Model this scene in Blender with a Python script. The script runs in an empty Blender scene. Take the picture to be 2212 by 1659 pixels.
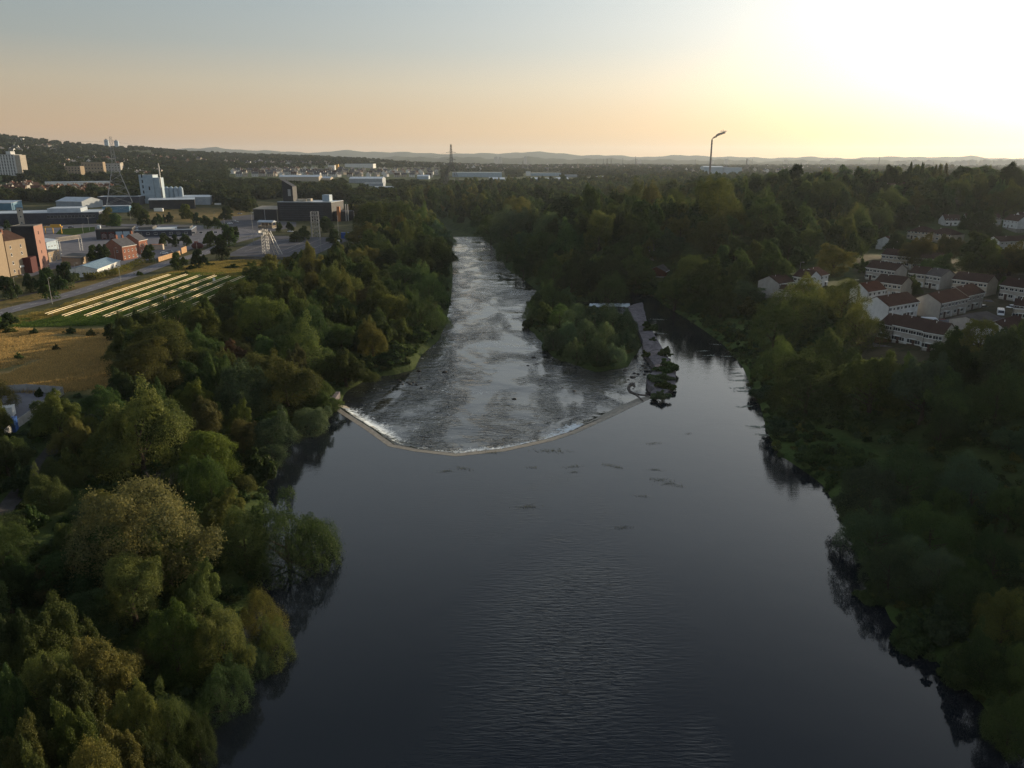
import bpy, math, random
import numpy as np
from mathutils import Vector, Matrix
R = math.radians
random.seed(7); rng = np.random.default_rng(7)
sc = bpy.context.scene
col = sc.collection

# ------------------------------------------------------------------ camera
F, CX, CY, HOR, CAMH = 1620.0, 1106.0, 829.5, 346.0, 60.0    # photo measured on a 2212 px wide view
PITCH = math.atan((CY - HOR) / F)
SP, CP = math.sin(PITCH), math.cos(PITCH)
cam = bpy.data.cameras.new('camera'); camo = bpy.data.objects.new('camera', cam); col.objects.link(camo)
cam.sensor_fit = 'HORIZONTAL'; cam.sensor_width = 36; cam.lens = 36 * F / 2212
cam.clip_start = 1; cam.clip_end = 80000
camo.location = (0, 0, CAMH); camo.rotation_euler = (R(90) - PITCH, 0, 0)
sc.camera = camo

# ------------------------------------------------------------------ light
SUN_AZ, SUN_EL = 45.5, 9.5            # degrees right of the view axis, above the horizon
w = bpy.data.worlds.new('World'); sc.world = w; w.use_nodes = True
nt = w.node_tree; nt.nodes.clear()
sky = nt.nodes.new('ShaderNodeTexSky'); sky.sky_type = 'NISHITA'; sky.sun_disc = False
sky.sun_elevation = R(SUN_EL); sky.sun_rotation = R(SUN_AZ)
sky.altitude = 60; sky.air_density = 1.0; sky.dust_density = 3.2; sky.ozone_density = 1.6
bg = nt.nodes.new('ShaderNodeBackground'); bg.inputs[1].default_value = 1.0
out = nt.nodes.new('ShaderNodeOutputWorld')
sdir = Vector((math.sin(R(SUN_AZ)) * math.cos(R(SUN_EL)), math.cos(R(SUN_AZ)) * math.cos(R(SUN_EL)), math.sin(R(SUN_EL))))
def wmath(op, a, b_=None):
    n = nt.nodes.new('ShaderNodeMath'); n.operation = op
    for i, x in enumerate((a, b_)):
        if x is None: continue
        if isinstance(x, (int, float)): n.inputs[i].default_value = x
        else: nt.links.new(x, n.inputs[i])
    return n.outputs[0]
def wramp(fac, stops):
    n = nt.nodes.new('ShaderNodeValToRGB'); e = n.color_ramp.elements
    e[0].position, e[0].color = stops[0][0], (*stops[0][1], 1); e[1].position, e[1].color = stops[-1][0], (*stops[-1][1], 1)
    for p, c in stops[1:-1]: x = e.new(p); x.color = (*c, 1)
    nt.links.new(fac, n.inputs[0]); return n.outputs[0]
tc = nt.nodes.new('ShaderNodeTexCoord'); sep = nt.nodes.new('ShaderNodeSeparateXYZ'); nt.links.new(tc.outputs['Generated'], sep.inputs[0])
dot = nt.nodes.new('ShaderNodeVectorMath'); dot.operation = 'DOT_PRODUCT'; nt.links.new(tc.outputs['Generated'], dot.inputs[0]); dot.inputs[1].default_value = sdir
theta = wmath('ARCCOSINE', wmath('MINIMUM', dot.outputs['Value'], .99999))
base = wramp(sep.outputs[2], [(0, (.40,.255,.155)), (.035, (.47,.315,.19)), (.087, (.41,.34,.245)), (.13, (.28,.295,.275)), (.19, (.225,.275,.29)), (.27, (.50,.56,.59)), (.45, (.51,.575,.635)), (.64, (.16,.195,.245)), (1, (.12,.15,.195))])
gcol = wramp(sep.outputs[2], [(0, (1,.68,.28)), (.035, (1,.79,.48)), (.08, (1,.92,.77)), (.15, (1,.985,.95)), (.25, (1,.99,.95)), (.5, (.85,.95,1.0)), (1, (.7,.85,1.0))])
g1 = wmath('MAXIMUM', wmath('SUBTRACT', wmath('MULTIPLY', wmath('EXPONENT', wmath('MULTIPLY', theta, -2.15)), 1.46), .062), 0)
g2 = wmath('MULTIPLY', wmath('EXPONENT', wmath('MULTIPLY', wmath('MULTIPLY', theta, theta), -22.0)), .9)
fall = wramp(sep.outputs[2], [(0, (.8,.8,.8)), (.1, (1,1,1)), (.25, (1,1,1)), (.6, (.5,.5,.5)), (1, (.3,.3,.3))])
gs = nt.nodes.new('ShaderNodeVectorMath'); gs.operation = 'SCALE'; nt.links.new(gcol, gs.inputs[0]); nt.links.new(wmath('ADD', g1, g2), gs.inputs['Scale'])
gm = nt.nodes.new('ShaderNodeVectorMath'); gm.operation = 'MULTIPLY'; nt.links.new(gs.outputs[0], gm.inputs[0]); nt.links.new(fall, gm.inputs[1])
ad = nt.nodes.new('ShaderNodeVectorMath'); ad.operation = 'ADD'; nt.links.new(base, ad.inputs[0]); nt.links.new(gm.outputs[0], ad.inputs[1])
ns = nt.nodes.new('ShaderNodeVectorMath'); ns.operation = 'SCALE'; ns.inputs['Scale'].default_value = .035; nt.links.new(sky.outputs[0], ns.inputs[0])
a2 = nt.nodes.new('ShaderNodeVectorMath'); a2.operation = 'ADD'; nt.links.new(ad.outputs[0], a2.inputs[0]); nt.links.new(ns.outputs[0], a2.inputs[1])
nt.links.new(a2.outputs[0], bg.inputs[0]); nt.links.new(bg.outputs[0], out.inputs[0])
sl = bpy.data.lights.new('sun', 'SUN'); sl.energy = 6.6; sl.angle = R(0.6); sl.color = (1.0, 0.80, 0.53)
so = bpy.data.objects.new('sun', sl); col.objects.link(so)
so.rotation_euler = sdir.to_track_quat('Z', 'Y').to_euler(); so.location = (300, 300, 300)
sc.view_settings.view_transform = 'Standard'; sc.view_settings.look = 'None'
sc.view_settings.exposure = 0; sc.view_settings.gamma = 1
cy = sc.cycles
cy.max_bounces = 5; cy.diffuse_bounces = 2; cy.glossy_bounces = 3; cy.transmission_bounces = 3
cy.transparent_max_bounces = 6; cy.volume_bounces = 0; cy.caustics_reflective = False; cy.caustics_refractive = False
cy.use_denoising = True; cy.denoising_prefilter = 'NONE'; cy.sample_clamp_indirect = 4

# ------------------------------------------------------------------ helpers
def den(v): return (SP + (v - CY) / F * CP) or 1e-9
def at(u, v, z=0.0):
    d = (CAMH - z) / den(v); a = (CY - v) / F
    return ((u - CX) / F * d, d * (CP + a * SP))
def proj(x, y, z):
    z = z - CAMH
    d = y * CP - z * SP; up = y * SP + z * CP
    return CX + F * x / d, CY - F * up / d, d
def tag(o, label=None, cat=None, group=None, kind=None):
    if label: o['label'] = label
    if cat: o['category'] = cat
    if group: o['group'] = group
    if kind: o['kind'] = kind
    return o
def pct(u, v): return f"{u/22.12:.1f} percent across and {v/16.59:.1f} percent down"
# labels of repeats are written at the end: look + rank + direction from the nearest landmark
AUTO = []
LAND = {'bottom left corner': (0, 1659), 'left edge halfway down': (0, 900), 'leafless dead tree': (345, 1025), 'left end of the weir': (722, 875), 'point of the weir': (985, 980), 'stranded driftwood': (1370, 850),
 'metal rack field': (330, 640), 'slatted compound': (70, 880), 'lattice watch tower': (583, 510), 'blue container by the car park': (751, 508), 'black angular building': (640, 450), 'big left pylon': (262, 380),
 'riverside pylon': (975, 370), 'pale blue silo works': (335, 410), 'brick training houses': (285, 530), 'tall pink brick tower': (85, 530), 'white tower block': (28, 350), 'river island': (1260, 710),
 'river bend': (985, 500), 'small side fall': (1315, 660), 'smoking chimney': (1516, 345), 'front terrace': (1985, 720), 'white gabled terrace': (1930, 650), 'riverside houses': (1690, 615),
 'long terrace': (1965, 558), 'bottom right corner': (2212, 1659), 'right edge halfway down': (2212, 900), 'near right shore': (1800, 1120), 'blue roofed hall': (215, 583), 'twin hilltop towers': (298, 308), 'right skyline end': (2150, 350),
 'bottom edge willows': (420, 1600), 'left willow over the pool': (640, 1180), 'rows of white houses': (750, 372), 'long flats on the hill': (200, 362), 'boarded barn in the woods': (1447, 582)}
def auto(o, look, u, v): AUTO.append((o, look, u, v))
def write_labels():
    ordn = ['nearest', 'second', 'third', 'fourth', 'fifth', 'sixth', 'seventh', 'eighth', 'ninth', 'tenth', 'eleventh', 'twelfth', 'thirteenth', 'fourteenth', 'fifteenth', 'sixteenth', 'seventeenth', 'eighteenth', 'nineteenth', 'twentieth']
    tens = {2: 'twenty', 3: 'thirty', 4: 'forty', 5: 'fifty'}; ones = ['', 'first', 'second', 'third', 'fourth', 'fifth', 'sixth', 'seventh', 'eighth', 'ninth']
    g = {}
    for o, look, u, v in AUTO:
        nm, (a, b) = min(LAND.items(), key=lambda k: (k[1][0]-u)**2+((k[1][1]-v)*1.4)**2)
        dx, dy = u-a, v-b; an = math.degrees(math.atan2(-dy, dx)) % 360
        dr = ['to the right of', 'above and right of', 'above', 'above and left of', 'to the left of', 'below and left of', 'below', 'below and right of'][int((an+22.5)//45) % 8]
        g.setdefault((look, dr, nm), []).append((math.hypot(dx, dy), o))
    for (look, dr, nm), l in g.items():
        l.sort(key=lambda t: t[0])
        for i, (_, o) in enumerate(l):
            w_ = ordn[i] if i < 20 else f"{tens[min(5, (i+1)//10)]}-{ones[(i+1) % 10] or 'tenth'}"
            o['label'] = (f"{look} {dr} {nm}" if len(l) == 1 else f"{w_} {look} {dr} {nm}")
def empty(name, loc, rz=0.0):
    o = bpy.data.objects.new(name, None); col.objects.link(o)
    o.location = loc; o.rotation_euler = (0, 0, rz); o.empty_display_size = 1
    return o

class MB:
    def __init__(s): s.v = []; s.f = []; s.m = []
    def add(s, vs, fs, m=0):
        b = len(s.v); s.v += [tuple(p) for p in vs]
        s.f += [tuple(b + i for i in f) for f in fs]; s.m += [m] * len(fs)
        return s
    def box(s, x0, y0, z0, x1, y1, z1, m=0):
        vs = [(x0,y0,z0),(x1,y0,z0),(x1,y1,z0),(x0,y1,z0),(x0,y0,z1),(x1,y0,z1),(x1,y1,z1),(x0,y1,z1)]
        return s.add(vs, [(0,3,2,1),(4,5,6,7),(0,1,5,4),(1,2,6,5),(2,3,7,6),(3,0,4,7)], m)
    def tube(s, p, q, r, r2=None, n=5, m=0):
        p = Vector(p); q = Vector(q); r2 = r if r2 is None else r2
        a = (q - p).normalized(); t = a.orthogonal().normalized(); b = a.cross(t)
        vs = []
        for c, rr in ((p, r), (q, r2)):
            for i in range(n):
                an = 2*math.pi*i/n; vs.append(c + (t*math.cos(an) + b*math.sin(an))*rr)
        fs = [(i, (i+1) % n, n+(i+1) % n, n+i) for i in range(n)]
        fs += [tuple(range(n-1, -1, -1)), tuple(range(n, 2*n))]
        return s.add(vs, fs, m)
    def bar(s, p, q, w_=0.1, m=0): return s.tube(p, q, w_, w_, 4, m)
    def prism(s, poly, z0, z1, m=0, mtop=None):
        n = len(poly)
        s.add([(x, y, z0) for x, y in poly] + [(x, y, z1) for x, y in poly], [(i, (i+1) % n, n+(i+1) % n, n+i) for i in range(n)], m)
        s.add([(x, y, z1) for x, y in poly], [tuple(range(n))], m if mtop is None else mtop)
        return s
    def extr(s, prof, y0, y1, m=0):       # profile in x,z ; extruded along y
        n = len(prof)
        vs = [(x, y0, z) for x, z in prof] + [(x, y1, z) for x, z in prof]
        return s.add(vs, [(i, (i+1) % n, n+(i+1) % n, n+i) for i in range(n)] + [tuple(range(n-1, -1, -1)), tuple(range(n, 2*n))], m)
    def build(s, name, mats, parent=None, loc=None, rz=None, smooth=False):
        me = bpy.data.meshes.new(name); me.from_pydata(s.v, [], s.f)
        if not isinstance(mats, (list, tuple)): mats = [mats]
        for m_ in mats: me.materials.append(m_)
        me.polygons.foreach_set('material_index', s.m)
        if smooth: me.polygons.foreach_set('use_smooth', [True]*len(s.f))
        me.update()
        o = bpy.data.objects.new(name, me); col.objects.link(o)
        if parent: o.parent = parent
        if loc: o.location = loc
        if rz is not None: o.rotation_euler = (0, 0, rz)
        return o
def inst(o, parent=None, loc=None, rz=None, scale=None, name=None):
    c = o.copy(); col.objects.link(c)
    if name: c.name = name
    c.parent = parent
    if loc is not None: c.location = loc
    if rz is not None: c.rotation_euler = (0, 0, rz)
    if scale is not None: c.scale = scale
    return c
def copy_tree(o, parent=None):
    c = o.copy(); col.objects.link(c); c.parent = parent
    for ch in o.children: copy_tree(ch, c)
    return c

# ------------------------------------------------------------------ materials
def mat(name, c, rough=0.85, c2=None, scale=1.0, bump=0.0, spec=0.15, metal=0.0, detail=4, coord='Object', c3=None, dist=0.05):
    m = bpy.data.materials.new(name); m.use_nodes = True
    n = m.node_tree; b = n.nodes['Principled BSDF']
    b.inputs['Roughness'].default_value = rough; b.inputs['Metallic'].default_value = metal
    b.inputs['Specular IOR Level'].default_value = 0.0 if rough >= .84 else spec
    b.inputs['Base Color'].default_value = (*c, 1)
    if c2 is None: c2 = tuple(x*0.72 for x in c)
    tc = n.nodes.new('ShaderNodeTexCoord')
    no = n.nodes.new('ShaderNodeTexNoise'); no.inputs['Scale'].default_value = scale; no.inputs['Detail'].default_value = detail
    no.inputs['Roughness'].default_value = 0.65
    n.links.new(tc.outputs[coord], no.inputs['Vector'])
    cr = n.nodes.new('ShaderNodeValToRGB'); e = cr.color_ramp.elements
    e[0].position = 0.35; e[0].color = (*c2, 1); e[1].position = 0.65; e[1].color = (*c, 1)
    if c3: x = e.new(0.8); x.color = (*c3, 1)
    n.links.new(no.outputs[0], cr.inputs[0]); n.links.new(cr.outputs[0], b.inputs['Base Color'])
    if bump:
        bp = n.nodes.new('ShaderNodeBump'); bp.inputs['Strength'].default_value = bump; bp.inputs['Distance'].default_value = dist
        n2 = n.nodes.new('ShaderNodeTexNoise'); n2.inputs['Scale'].default_value = scale*6; n2.inputs['Detail'].default_value = 3
        n.links.new(tc.outputs[coord], n2.inputs['Vector'])
        n.links.new(n2.outputs[0], bp.inputs['Height']); n.links.new(bp.outputs[0], b.inputs['Normal'])
    return m
def brickmat(name, c, c2, mortar, scale=1.0):
    m = mat(name, c, 0.9, c2, 0.5)
    n = m.node_tree; b = n.nodes['Principled BSDF']
    br = n.nodes.new('ShaderNodeTexBrick'); br.inputs['Scale'].default_value = scale
    br.inputs['Color1'].default_value = (*c, 1); br.inputs['Color2'].default_value = (*c2, 1); br.inputs['Mortar'].default_value = (*mortar, 1)
    br.inputs['Brick Width'].default_value = 0.6; br.inputs['Row Height'].default_value = 0.22; br.inputs['Mortar Size'].default_value = 0.012
    tc = n.nodes.new('ShaderNodeTexCoord'); sp = n.nodes.new('ShaderNodeSeparateXYZ'); cb = n.nodes.new('ShaderNodeCombineXYZ'); ad = n.nodes.new('ShaderNodeMath')
    n.links.new(tc.outputs['Object'], sp.inputs[0]); n.links.new(sp.outputs[0], ad.inputs[0]); n.links.new(sp.outputs[1], ad.inputs[1])
    n.links.new(ad.outputs[0], cb.inputs[0]); n.links.new(sp.outputs[2], cb.inputs[1]); n.links.new(cb.outputs[0], br.inputs['Vector'])
    mx = n.nodes.new('ShaderNodeMix'); mx.data_type = 'RGBA'; mx.blend_type = 'MULTIPLY'; mx.inputs[0].default_value = 0.5
    old = b.inputs['Base Color'].links[0].from_socket
    n.links.new(br.outputs[0], mx.inputs[6]); n.links.new(old, mx.inputs[7])
    mul = n.nodes.new('ShaderNodeMix'); mul.data_type = 'RGBA'; mul.inputs[0].default_value = 0.5
    n.links.new(br.outputs[0], mul.inputs[6]); n.links.new(old, mul.inputs[7])
    n.links.new(mul.outputs[2], b.inputs['Base Color'])
    return m
def ribmat(name, c, c2, scale=3.0, rough=0.6, axis='X'):      # ribbed cladding / tiles
    m = mat(name, c, rough, c2, 0.25, spec=0.0 if rough > .7 else .2)
    n = m.node_tree; b = n.nodes['Principled BSDF']
    tc = n.nodes.new('ShaderNodeTexCoord'); wv = n.nodes.new('ShaderNodeTexWave'); wv.bands_direction = axis
    wv.inputs['Scale'].default_value = scale
    bp = n.nodes.new('ShaderNodeBump'); bp.inputs['Strength'].default_value = 0.6; bp.inputs['Distance'].default_value = 0.06
    n.links.new(tc.outputs['Object'], wv.inputs[0]); n.links.new(wv.outputs[1], bp.inputs['Height']); n.links.new(bp.outputs[0], b.inputs['Normal'])
    return m
M = {}
M['concrete'] = mat('concrete', (.30,.28,.25), .9, (.16,.15,.14), .8, .4)
M['asphalt'] = mat('asphalt', (.19,.186,.20), .9, (.145,.142,.155), .25)
M['asphalt_new'] = mat('asphalt_dark', (.125,.123,.135), .85, (.095,.093,.10), .12)
M['paint'] = mat('road_paint', (.62,.62,.58), .7, (.35,.35,.33), 1.5)
M['kerb'] = mat('kerb_stone', (.26,.25,.24), .9)
M['gravel'] = mat('gravel', (.17,.155,.14), .95, (.10,.09,.08), 2.0, .5)
M['path'] = mat('path_asphalt', (.075,.07,.068), .95, (.05,.048,.045), .6, .3)
M['harl'] = mat('roughcast', (.40,.375,.34), .95, (.32,.30,.275), .5, .5)
M['harl_w'] = mat('white_render', (.66,.66,.65), .9, (.52,.52,.51), .4, .3)
M['harl_b'] = mat('beige_render', (.44,.39,.32), .9, (.34,.30,.25), .4, .3)
M['tile'] = ribmat('roof_tile_brown', (.078,.050,.043), (.058,.037,.032), 4.5, .85, 'Y')
M['tile_g'] = ribmat('roof_tile_grey', (.13,.115,.11), (.09,.08,.078), 4.5, .85, 'Y')
M['tile_r'] = ribmat('roof_tile_red', (.115,.056,.042), (.08,.04,.03), 4.5, .85, 'Y')
M['slate'] = mat('slate', (.085,.085,.095), .7, (.055,.055,.062), .8, .3)
M['white'] = mat('white_trim', (.72,.72,.70), .5, (.62,.62,.60), 1.0)
M['glass'] = mat('window_glass', (.03,.035,.045), .08, (.02,.022,.03), .3, spec=.8)
M['door'] = mat('door_dark', (.06,.03,.025), .5)
M['door_w'] = mat('door_white', (.55,.55,.55), .5)
M['brick_tan'] = brickmat('tan_brick', (.30,.235,.165), (.25,.195,.14), (.32,.27,.22))
M['brick_red'] = brickmat('red_brick', (.25,.115,.08), (.20,.09,.065), (.3,.2,.16))
M['brick_pink'] = brickmat('pink_brick', (.31,.18,.145), (.26,.15,.12), (.36,.25,.2))
M['black_clad'] = ribmat('black_cladding', (.032,.034,.040), (.020,.021,.026), 1.2, .6, 'Z')
M['dark_clad'] = ribmat('dark_blue_cladding', (.050,.056,.080), (.034,.038,.056), 2.0, .6)
M['grey_clad'] = ribmat('grey_cladding', (.30,.34,.38), (.23,.26,.30), 1.2, .5)
M['blue_clad'] = ribmat('pale_blue_cladding', (.34,.43,.50), (.27,.34,.41), .8, .5)
M['teal_clad'] = ribmat('teal_cladding', (.11,.24,.34), (.09,.19,.28), .8, .5)
M['metalroof'] = ribmat('metal_roof', (.40,.45,.50), (.31,.35,.40), .7, .4)
M['flatroof'] = mat('flat_roof_felt', (.17,.165,.16), .9, (.11,.11,.105), .15)
M['blueroof'] = ribmat('blue_grey_roof', (.20,.29,.36), (.15,.23,.30), 1.5, .5)
M['steel'] = mat('galvanised_steel', (.42,.42,.42), .45, (.30,.30,.30), .6, metal=.35)
M['steel_d'] = mat('weathered_steel', (.16,.155,.15), .6, (.10,.098,.095), .6, metal=.4)
M['lampst'] = mat('lamp_post_grey', (.34,.34,.33), .5, metal=.2)
M['rail'] = mat('sun_gold_rail', (.74,.60,.36), .45, (.60,.50,.32), .3, metal=.15, spec=.5)  # warm sunlight on bare metal is put into this gold colour
M['container'] = ribmat('blue_container', (.02,.075,.26), (.016,.055,.20), 6, .5)
M['whitepaint'] = mat('white_vehicle_paint', (.72,.74,.78), .3, (.66,.68,.72), .3, spec=.5)
M['redpaint'] = mat('red_vehicle_paint', (.22,.03,.025), .3, spec=.5)
M['darkpaint'] = mat('dark_vehicle_paint', (.03,.033,.04), .25, spec=.6)
M['silver'] = mat('silver_vehicle_paint', (.35,.36,.38), .3, spec=.5, metal=.4)
M['tyre'] = mat('tyre', (.02,.02,.02), .9)
M['orange_fence'] = mat('timber_boards', (.46,.30,.18), .85, (.38,.24,.14), .8)
M['orangepanel'] = mat('copper_panel', (.42,.17,.07), .6, (.34,.13,.05), .5)
M['darkred'] = mat('dark_red_clad', (.085,.026,.026), .6)
M['yellow'] = mat('yellow_paint_and_glint', (.60,.33,.05), .5)  # also stands in for the sun glint on one small building
M['bark'] = mat('bark', (.085,.065,.05), .95, (.05,.04,.03), 2.5, .6)
M['deadwood'] = mat('dead_wood', (.15,.13,.12), .9, (.09,.08,.075), 2.0, .5)
M['stone'] = mat('weir_stone', (.21,.19,.20), .92, (.10,.09,.095), .7, .7)
M['rock'] = mat('river_rock', (.06,.055,.05), .6, (.03,.028,.026), 1.2, .5)
M['brownfence'] = mat('brown_fence', (.12,.05,.035), .9, (.08,.035,.025), 1.0)

def leafmat(name, far=False):
    m = bpy.data.materials.new(name); m.use_nodes = True
    n = m.node_tree; n.nodes.clear(); L = n.links.new
    o = n.nodes.new('ShaderNodeOutputMaterial')
    oi = n.nodes.new('ShaderNodeObjectInfo'); av = n.nodes.new('ShaderNodeAttribute'); av.attribute_name = 'lv'
    ar = n.nodes.new('ShaderNodeValToRGB'); e = ar.color_ramp.elements     # leaf to leaf variation
    e[0].color = (.50,.58,.55,1); e[1].color = (1.62,1.42,1.05,1); e[1].position = 1.0
    L(av.outputs['Fac'], ar.inputs[0])
    mx = n.nodes.new('ShaderNodeMix'); mx.data_type = 'RGBA'; mx.blend_type = 'MULTIPLY'; mx.inputs[0].default_value = 1.0
    if far:
        if far == 'tint': 
            ia = n.nodes.new('ShaderNodeAttribute'); ia.attribute_type = 'INSTANCER'; ia.attribute_name = 'tint'
        cr = n.nodes.new('ShaderNodeValToRGB'); e = cr.color_ramp.elements
        e[0].color = (.028,.043,.019,1); e[1].color = (.075,.078,.028,1)
        x = e.new(.3); x.color = (.040,.056,.022,1); x = e.new(.55); x.color = (.036,.060,.032,1); x = e.new(.78); x.color = (.060,.072,.024,1); x = e.new(.9); x.color = (.050,.078,.048,1)
        L(oi.outputs['Random'], cr.inputs[0]); L(ia.outputs['Color'] if far == 'tint' else cr.outputs[0], mx.inputs[6])
    else: L(oi.outputs['Color'], mx.inputs[6])
    L(ar.outputs[0], mx.inputs[7])
    d = n.nodes.new('ShaderNodeBsdfDiffuse'); t = n.nodes.new('ShaderNodeBsdfTranslucent'); ms = n.nodes.new('ShaderNodeMixShader'); ms.inputs[0].default_value = .48
    g = n.nodes.new('ShaderNodeBsdfGlossy'); g.inputs['Roughness'].default_value = .5; g.inputs['Color'].default_value = (.5,.5,.5,1)
    fr = n.nodes.new('ShaderNodeMixShader'); fr.inputs[0].default_value = .012
    L(mx.outputs[2], d.inputs[0]); L(mx.outputs[2], t.inputs[0]); L(d.outputs[0], ms.inputs[1]); L(t.outputs[0], ms.inputs[2])
    L(ms.outputs[0], fr.inputs[1]); L(g.outputs[0], fr.inputs[2]); L(fr.outputs[0], o.inputs[0])
    return m
M['leaf'] = leafmat('foliage'); M['leaf_far'] = leafmat('foliage_wood', True); M['leaf_tint'] = leafmat('foliage_tinted', 'tint')

# ------------------------------------------------------------------ river outline (photo points put down on the water plane)
W0, W1 = 0.0, -1.3                      # pool above the weir, river below it
crest_P = [(722,880),(740,893),(790,925),(843,963),(900,974),(985,984),(1090,973),(1190,951),(1240,935),(1322,898),(1365,877),(1408,857)]
left_P0 = [(405,1659),(450,1560),(485,1480),(520,1400),(545,1300),(575,1200),(572,1090),(578,1010),(622,945),(690,892),(716,878)]
left_P1 = [(728,862),(742,842),(790,815),(850,806),(885,797),(902,765),(938,735),(955,700),(968,640),(972,600),(972,560),(966,525),(955,500),(930,484),(890,474)]
right_P1 = [(900,462),(960,478),(1000,492),(1045,510),(1075,540),(1100,580),(1140,606),(1172,632),(1210,642),(1268,650)]
right_P0 = [(1276,636),(1330,628),(1400,634),(1440,664),(1480,688),(1520,715),(1560,745),(1600,790),(1622,840),(1640,880),(1652,930),(1682,985),(1740,1022),(1775,1050),(1792,1080),(1812,1120),(1848,1200),(1885,1270),(1920,1345),(1990,1400),(2045,1460),(2110,1515),(2160,1590),(2212,1650)]
def A_(L_, z): return [at(u, v, z) for u, v in L_]
crest = A_(crest_P, W0)
river = [(-58.,-160.), (-52.,-20.), (-41., 30.)] + A_(left_P0, W0) + A_(left_P1, W1) + A_(right_P1, W1) + A_(right_P0, W0) + [(62., 25.), (70.,-20.), (80.,-160.)]
island = A_([(1142,700),(1175,735),(1205,772),(1290,800),(1345,792),(1378,745),(1368,700),(1335,682),(1270,668),(1200,655),(1150,668)], W1)
wallL = A_([(1357,665),(1370,697),(1388,737),(1389,761),(1402,777),(1420,803),(1396,815),(1400,835),(1415,843),(1406,853)], W0)
wallR = A_([(1388,656),(1397,696),(1415,728),(1430,755),(1444,777),(1459,806),(1459,836),(1443,852),(1412,861)], W0)
def seg_dist(px, py, poly, closed=True):
    P = np.array(poly, float); Q = np.roll(P, -1, 0) if closed else P[1:]
    if not closed: P = P[:-1]
    best = np.full(px.shape, 1e18)
    for (ax, ay), (bx, by) in zip(P, Q):
        dx, dy = bx-ax, by-ay; l2 = dx*dx+dy*dy+1e-12
        t = np.clip(((px-ax)*dx+(py-ay)*dy)/l2, 0, 1)
        best = np.minimum(best, (px-ax-t*dx)**2+(py-ay-t*dy)**2)
    return np.sqrt(best)
def inside(px, py, poly):
    r = np.zeros(px.shape, bool); n = len(poly); j = n-1
    for i in range(n):
        xi, yi = poly[i]; xj, yj = poly[j]
        if yi != yj: r ^= ((yi > py) != (yj > py)) & (px < (xj-xi)*(py-yi)/(yj-yi)+xi)
        j = i
    return r
def river_sd(px, py):                  # + on land, - in water
    d = np.where(inside(px, py, river), -1.0, 1.0)*seg_dist(px, py, river)
    di = np.where(inside(px, py, island), 1.0, -1.0)*seg_dist(px, py, island)
    return np.maximum(d, di)
def sst(a, b, x): t = np.clip((x-a)/(b-a), 0, 1); return t*t*(3-2*t)
ridge_u = np.array([-900,-300,0,60,130,200,243,300,360,450,550,700,800,900,1100,2400,4000])
ridge_v = np.array([300,302,306,311,317,322,325,324,328,334,338,342,347,354,362,368,368])
def gh(px, py):
    px = np.asarray(px, float); py = np.asarray(py, float)
    sd = river_sd(px, py)
    isl = inside(px, py, island)
    rr = np.hypot(px, py)
    u = CX + F/CP*px/np.maximum(py, 1.0); u = np.where(py < 50, np.where(px < 0, -2000, 4000), u)
    right = np.interp(py, [-200, 60, 150, 330, 600, 3000], [10, 22, 20, 10, 0, -100])
    pl = 7.0+4.0*sst(-25, 25, (px-right)*60/np.maximum(60, py*.25))
    bank = np.interp(sd, [-6, -3, 0, 1.2, 6, 14], [-3.2, -2.4, -.25, .5, 2.0, 2.9])
    z = bank + (pl-2.9)*sst(14, 46, sd)
    z = np.where(isl, np.minimum(bank, .6)-.5, z)
    vr = np.interp(u, ridge_u, ridge_v)
    zr = CAMH - 3500*(SP+(vr-CY)/F*CP)
    rise = np.clip((rr-880)/2600, 0, 1)**1.05
    fall = 1-sst(3700, 6500, rr)*.8
    hill = (zr-pl)*rise*fall
    bl = sst(150, 210, px)
    r1 = 11*sst(0, 60, px)*sst(330, 450, py)*(1-sst(560, 820, py)*(1-sst(120, 260, px))); r2 = 23*sst(425, 640, py)
    rh = (r1*(1-bl)+r2*bl)*(1-.85*sst(760, 1150, py))
    rh = rh+20*sst(.70, .82, px/np.maximum(py, 1))*sst(150, 210, px)*sst(90, 200, py)*(1-sst(420, 620, py))  # unseen rise right of the view, raised to shade the estate roofs
    z = z + rh*sst(10, 70, sd)
    und = (np.sin(px/211+1.3)*np.cos(py/307)*3+np.sin(px/97)*np.sin(py/131+2)*1.3)*sst(900, 1600, rr)
    z = z + hill + und
    return z
def gz(x, y): return float(gh(np.array([x]), np.array([y]))[0])
def atg(u, v):                          # where the sight line through a photo point meets the ground
    t = np.exp(np.linspace(math.log(40), math.log(9000), 1600)); a = (CY-v)/F
    x = (u-CX)/F*t; y = t*(CP+a*SP); rz = CAMH-t*den(v); g = gh(x, y); k = np.where(rz < g)[0]
    i = int(k[0]) if len(k) else len(t)-1
    return float(x[i]), float(y[i]), float(g[i])
def atgh(u, v, h):                        # the same for a point h metres above the ground
    t = np.exp(np.linspace(math.log(45), math.log(3000), 1100)); a = (CY-v)/F
    x = (u-CX)/F*t; y = t*(CP+a*SP); rz = CAMH-t*den(v); g = gh(x, y); k = np.where(rz < g+h)[0]; i = int(k[0]) if len(k) else len(t)-1
    return float(x[i]), float(y[i]), float(g[i])
def hgt(u, v0, v1, x, y, z0):          # metres between the base at v0 and a top seen at v1
    d = y*CP-(z0-CAMH)*SP
    # solve proj v for z
    lo, hi = z0, z0+400
    for _ in range(40):
        mid = (lo+hi)/2
        if proj(x, y, mid)[1] > v1: lo = mid
        else: hi = mid
    return lo-z0

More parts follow.
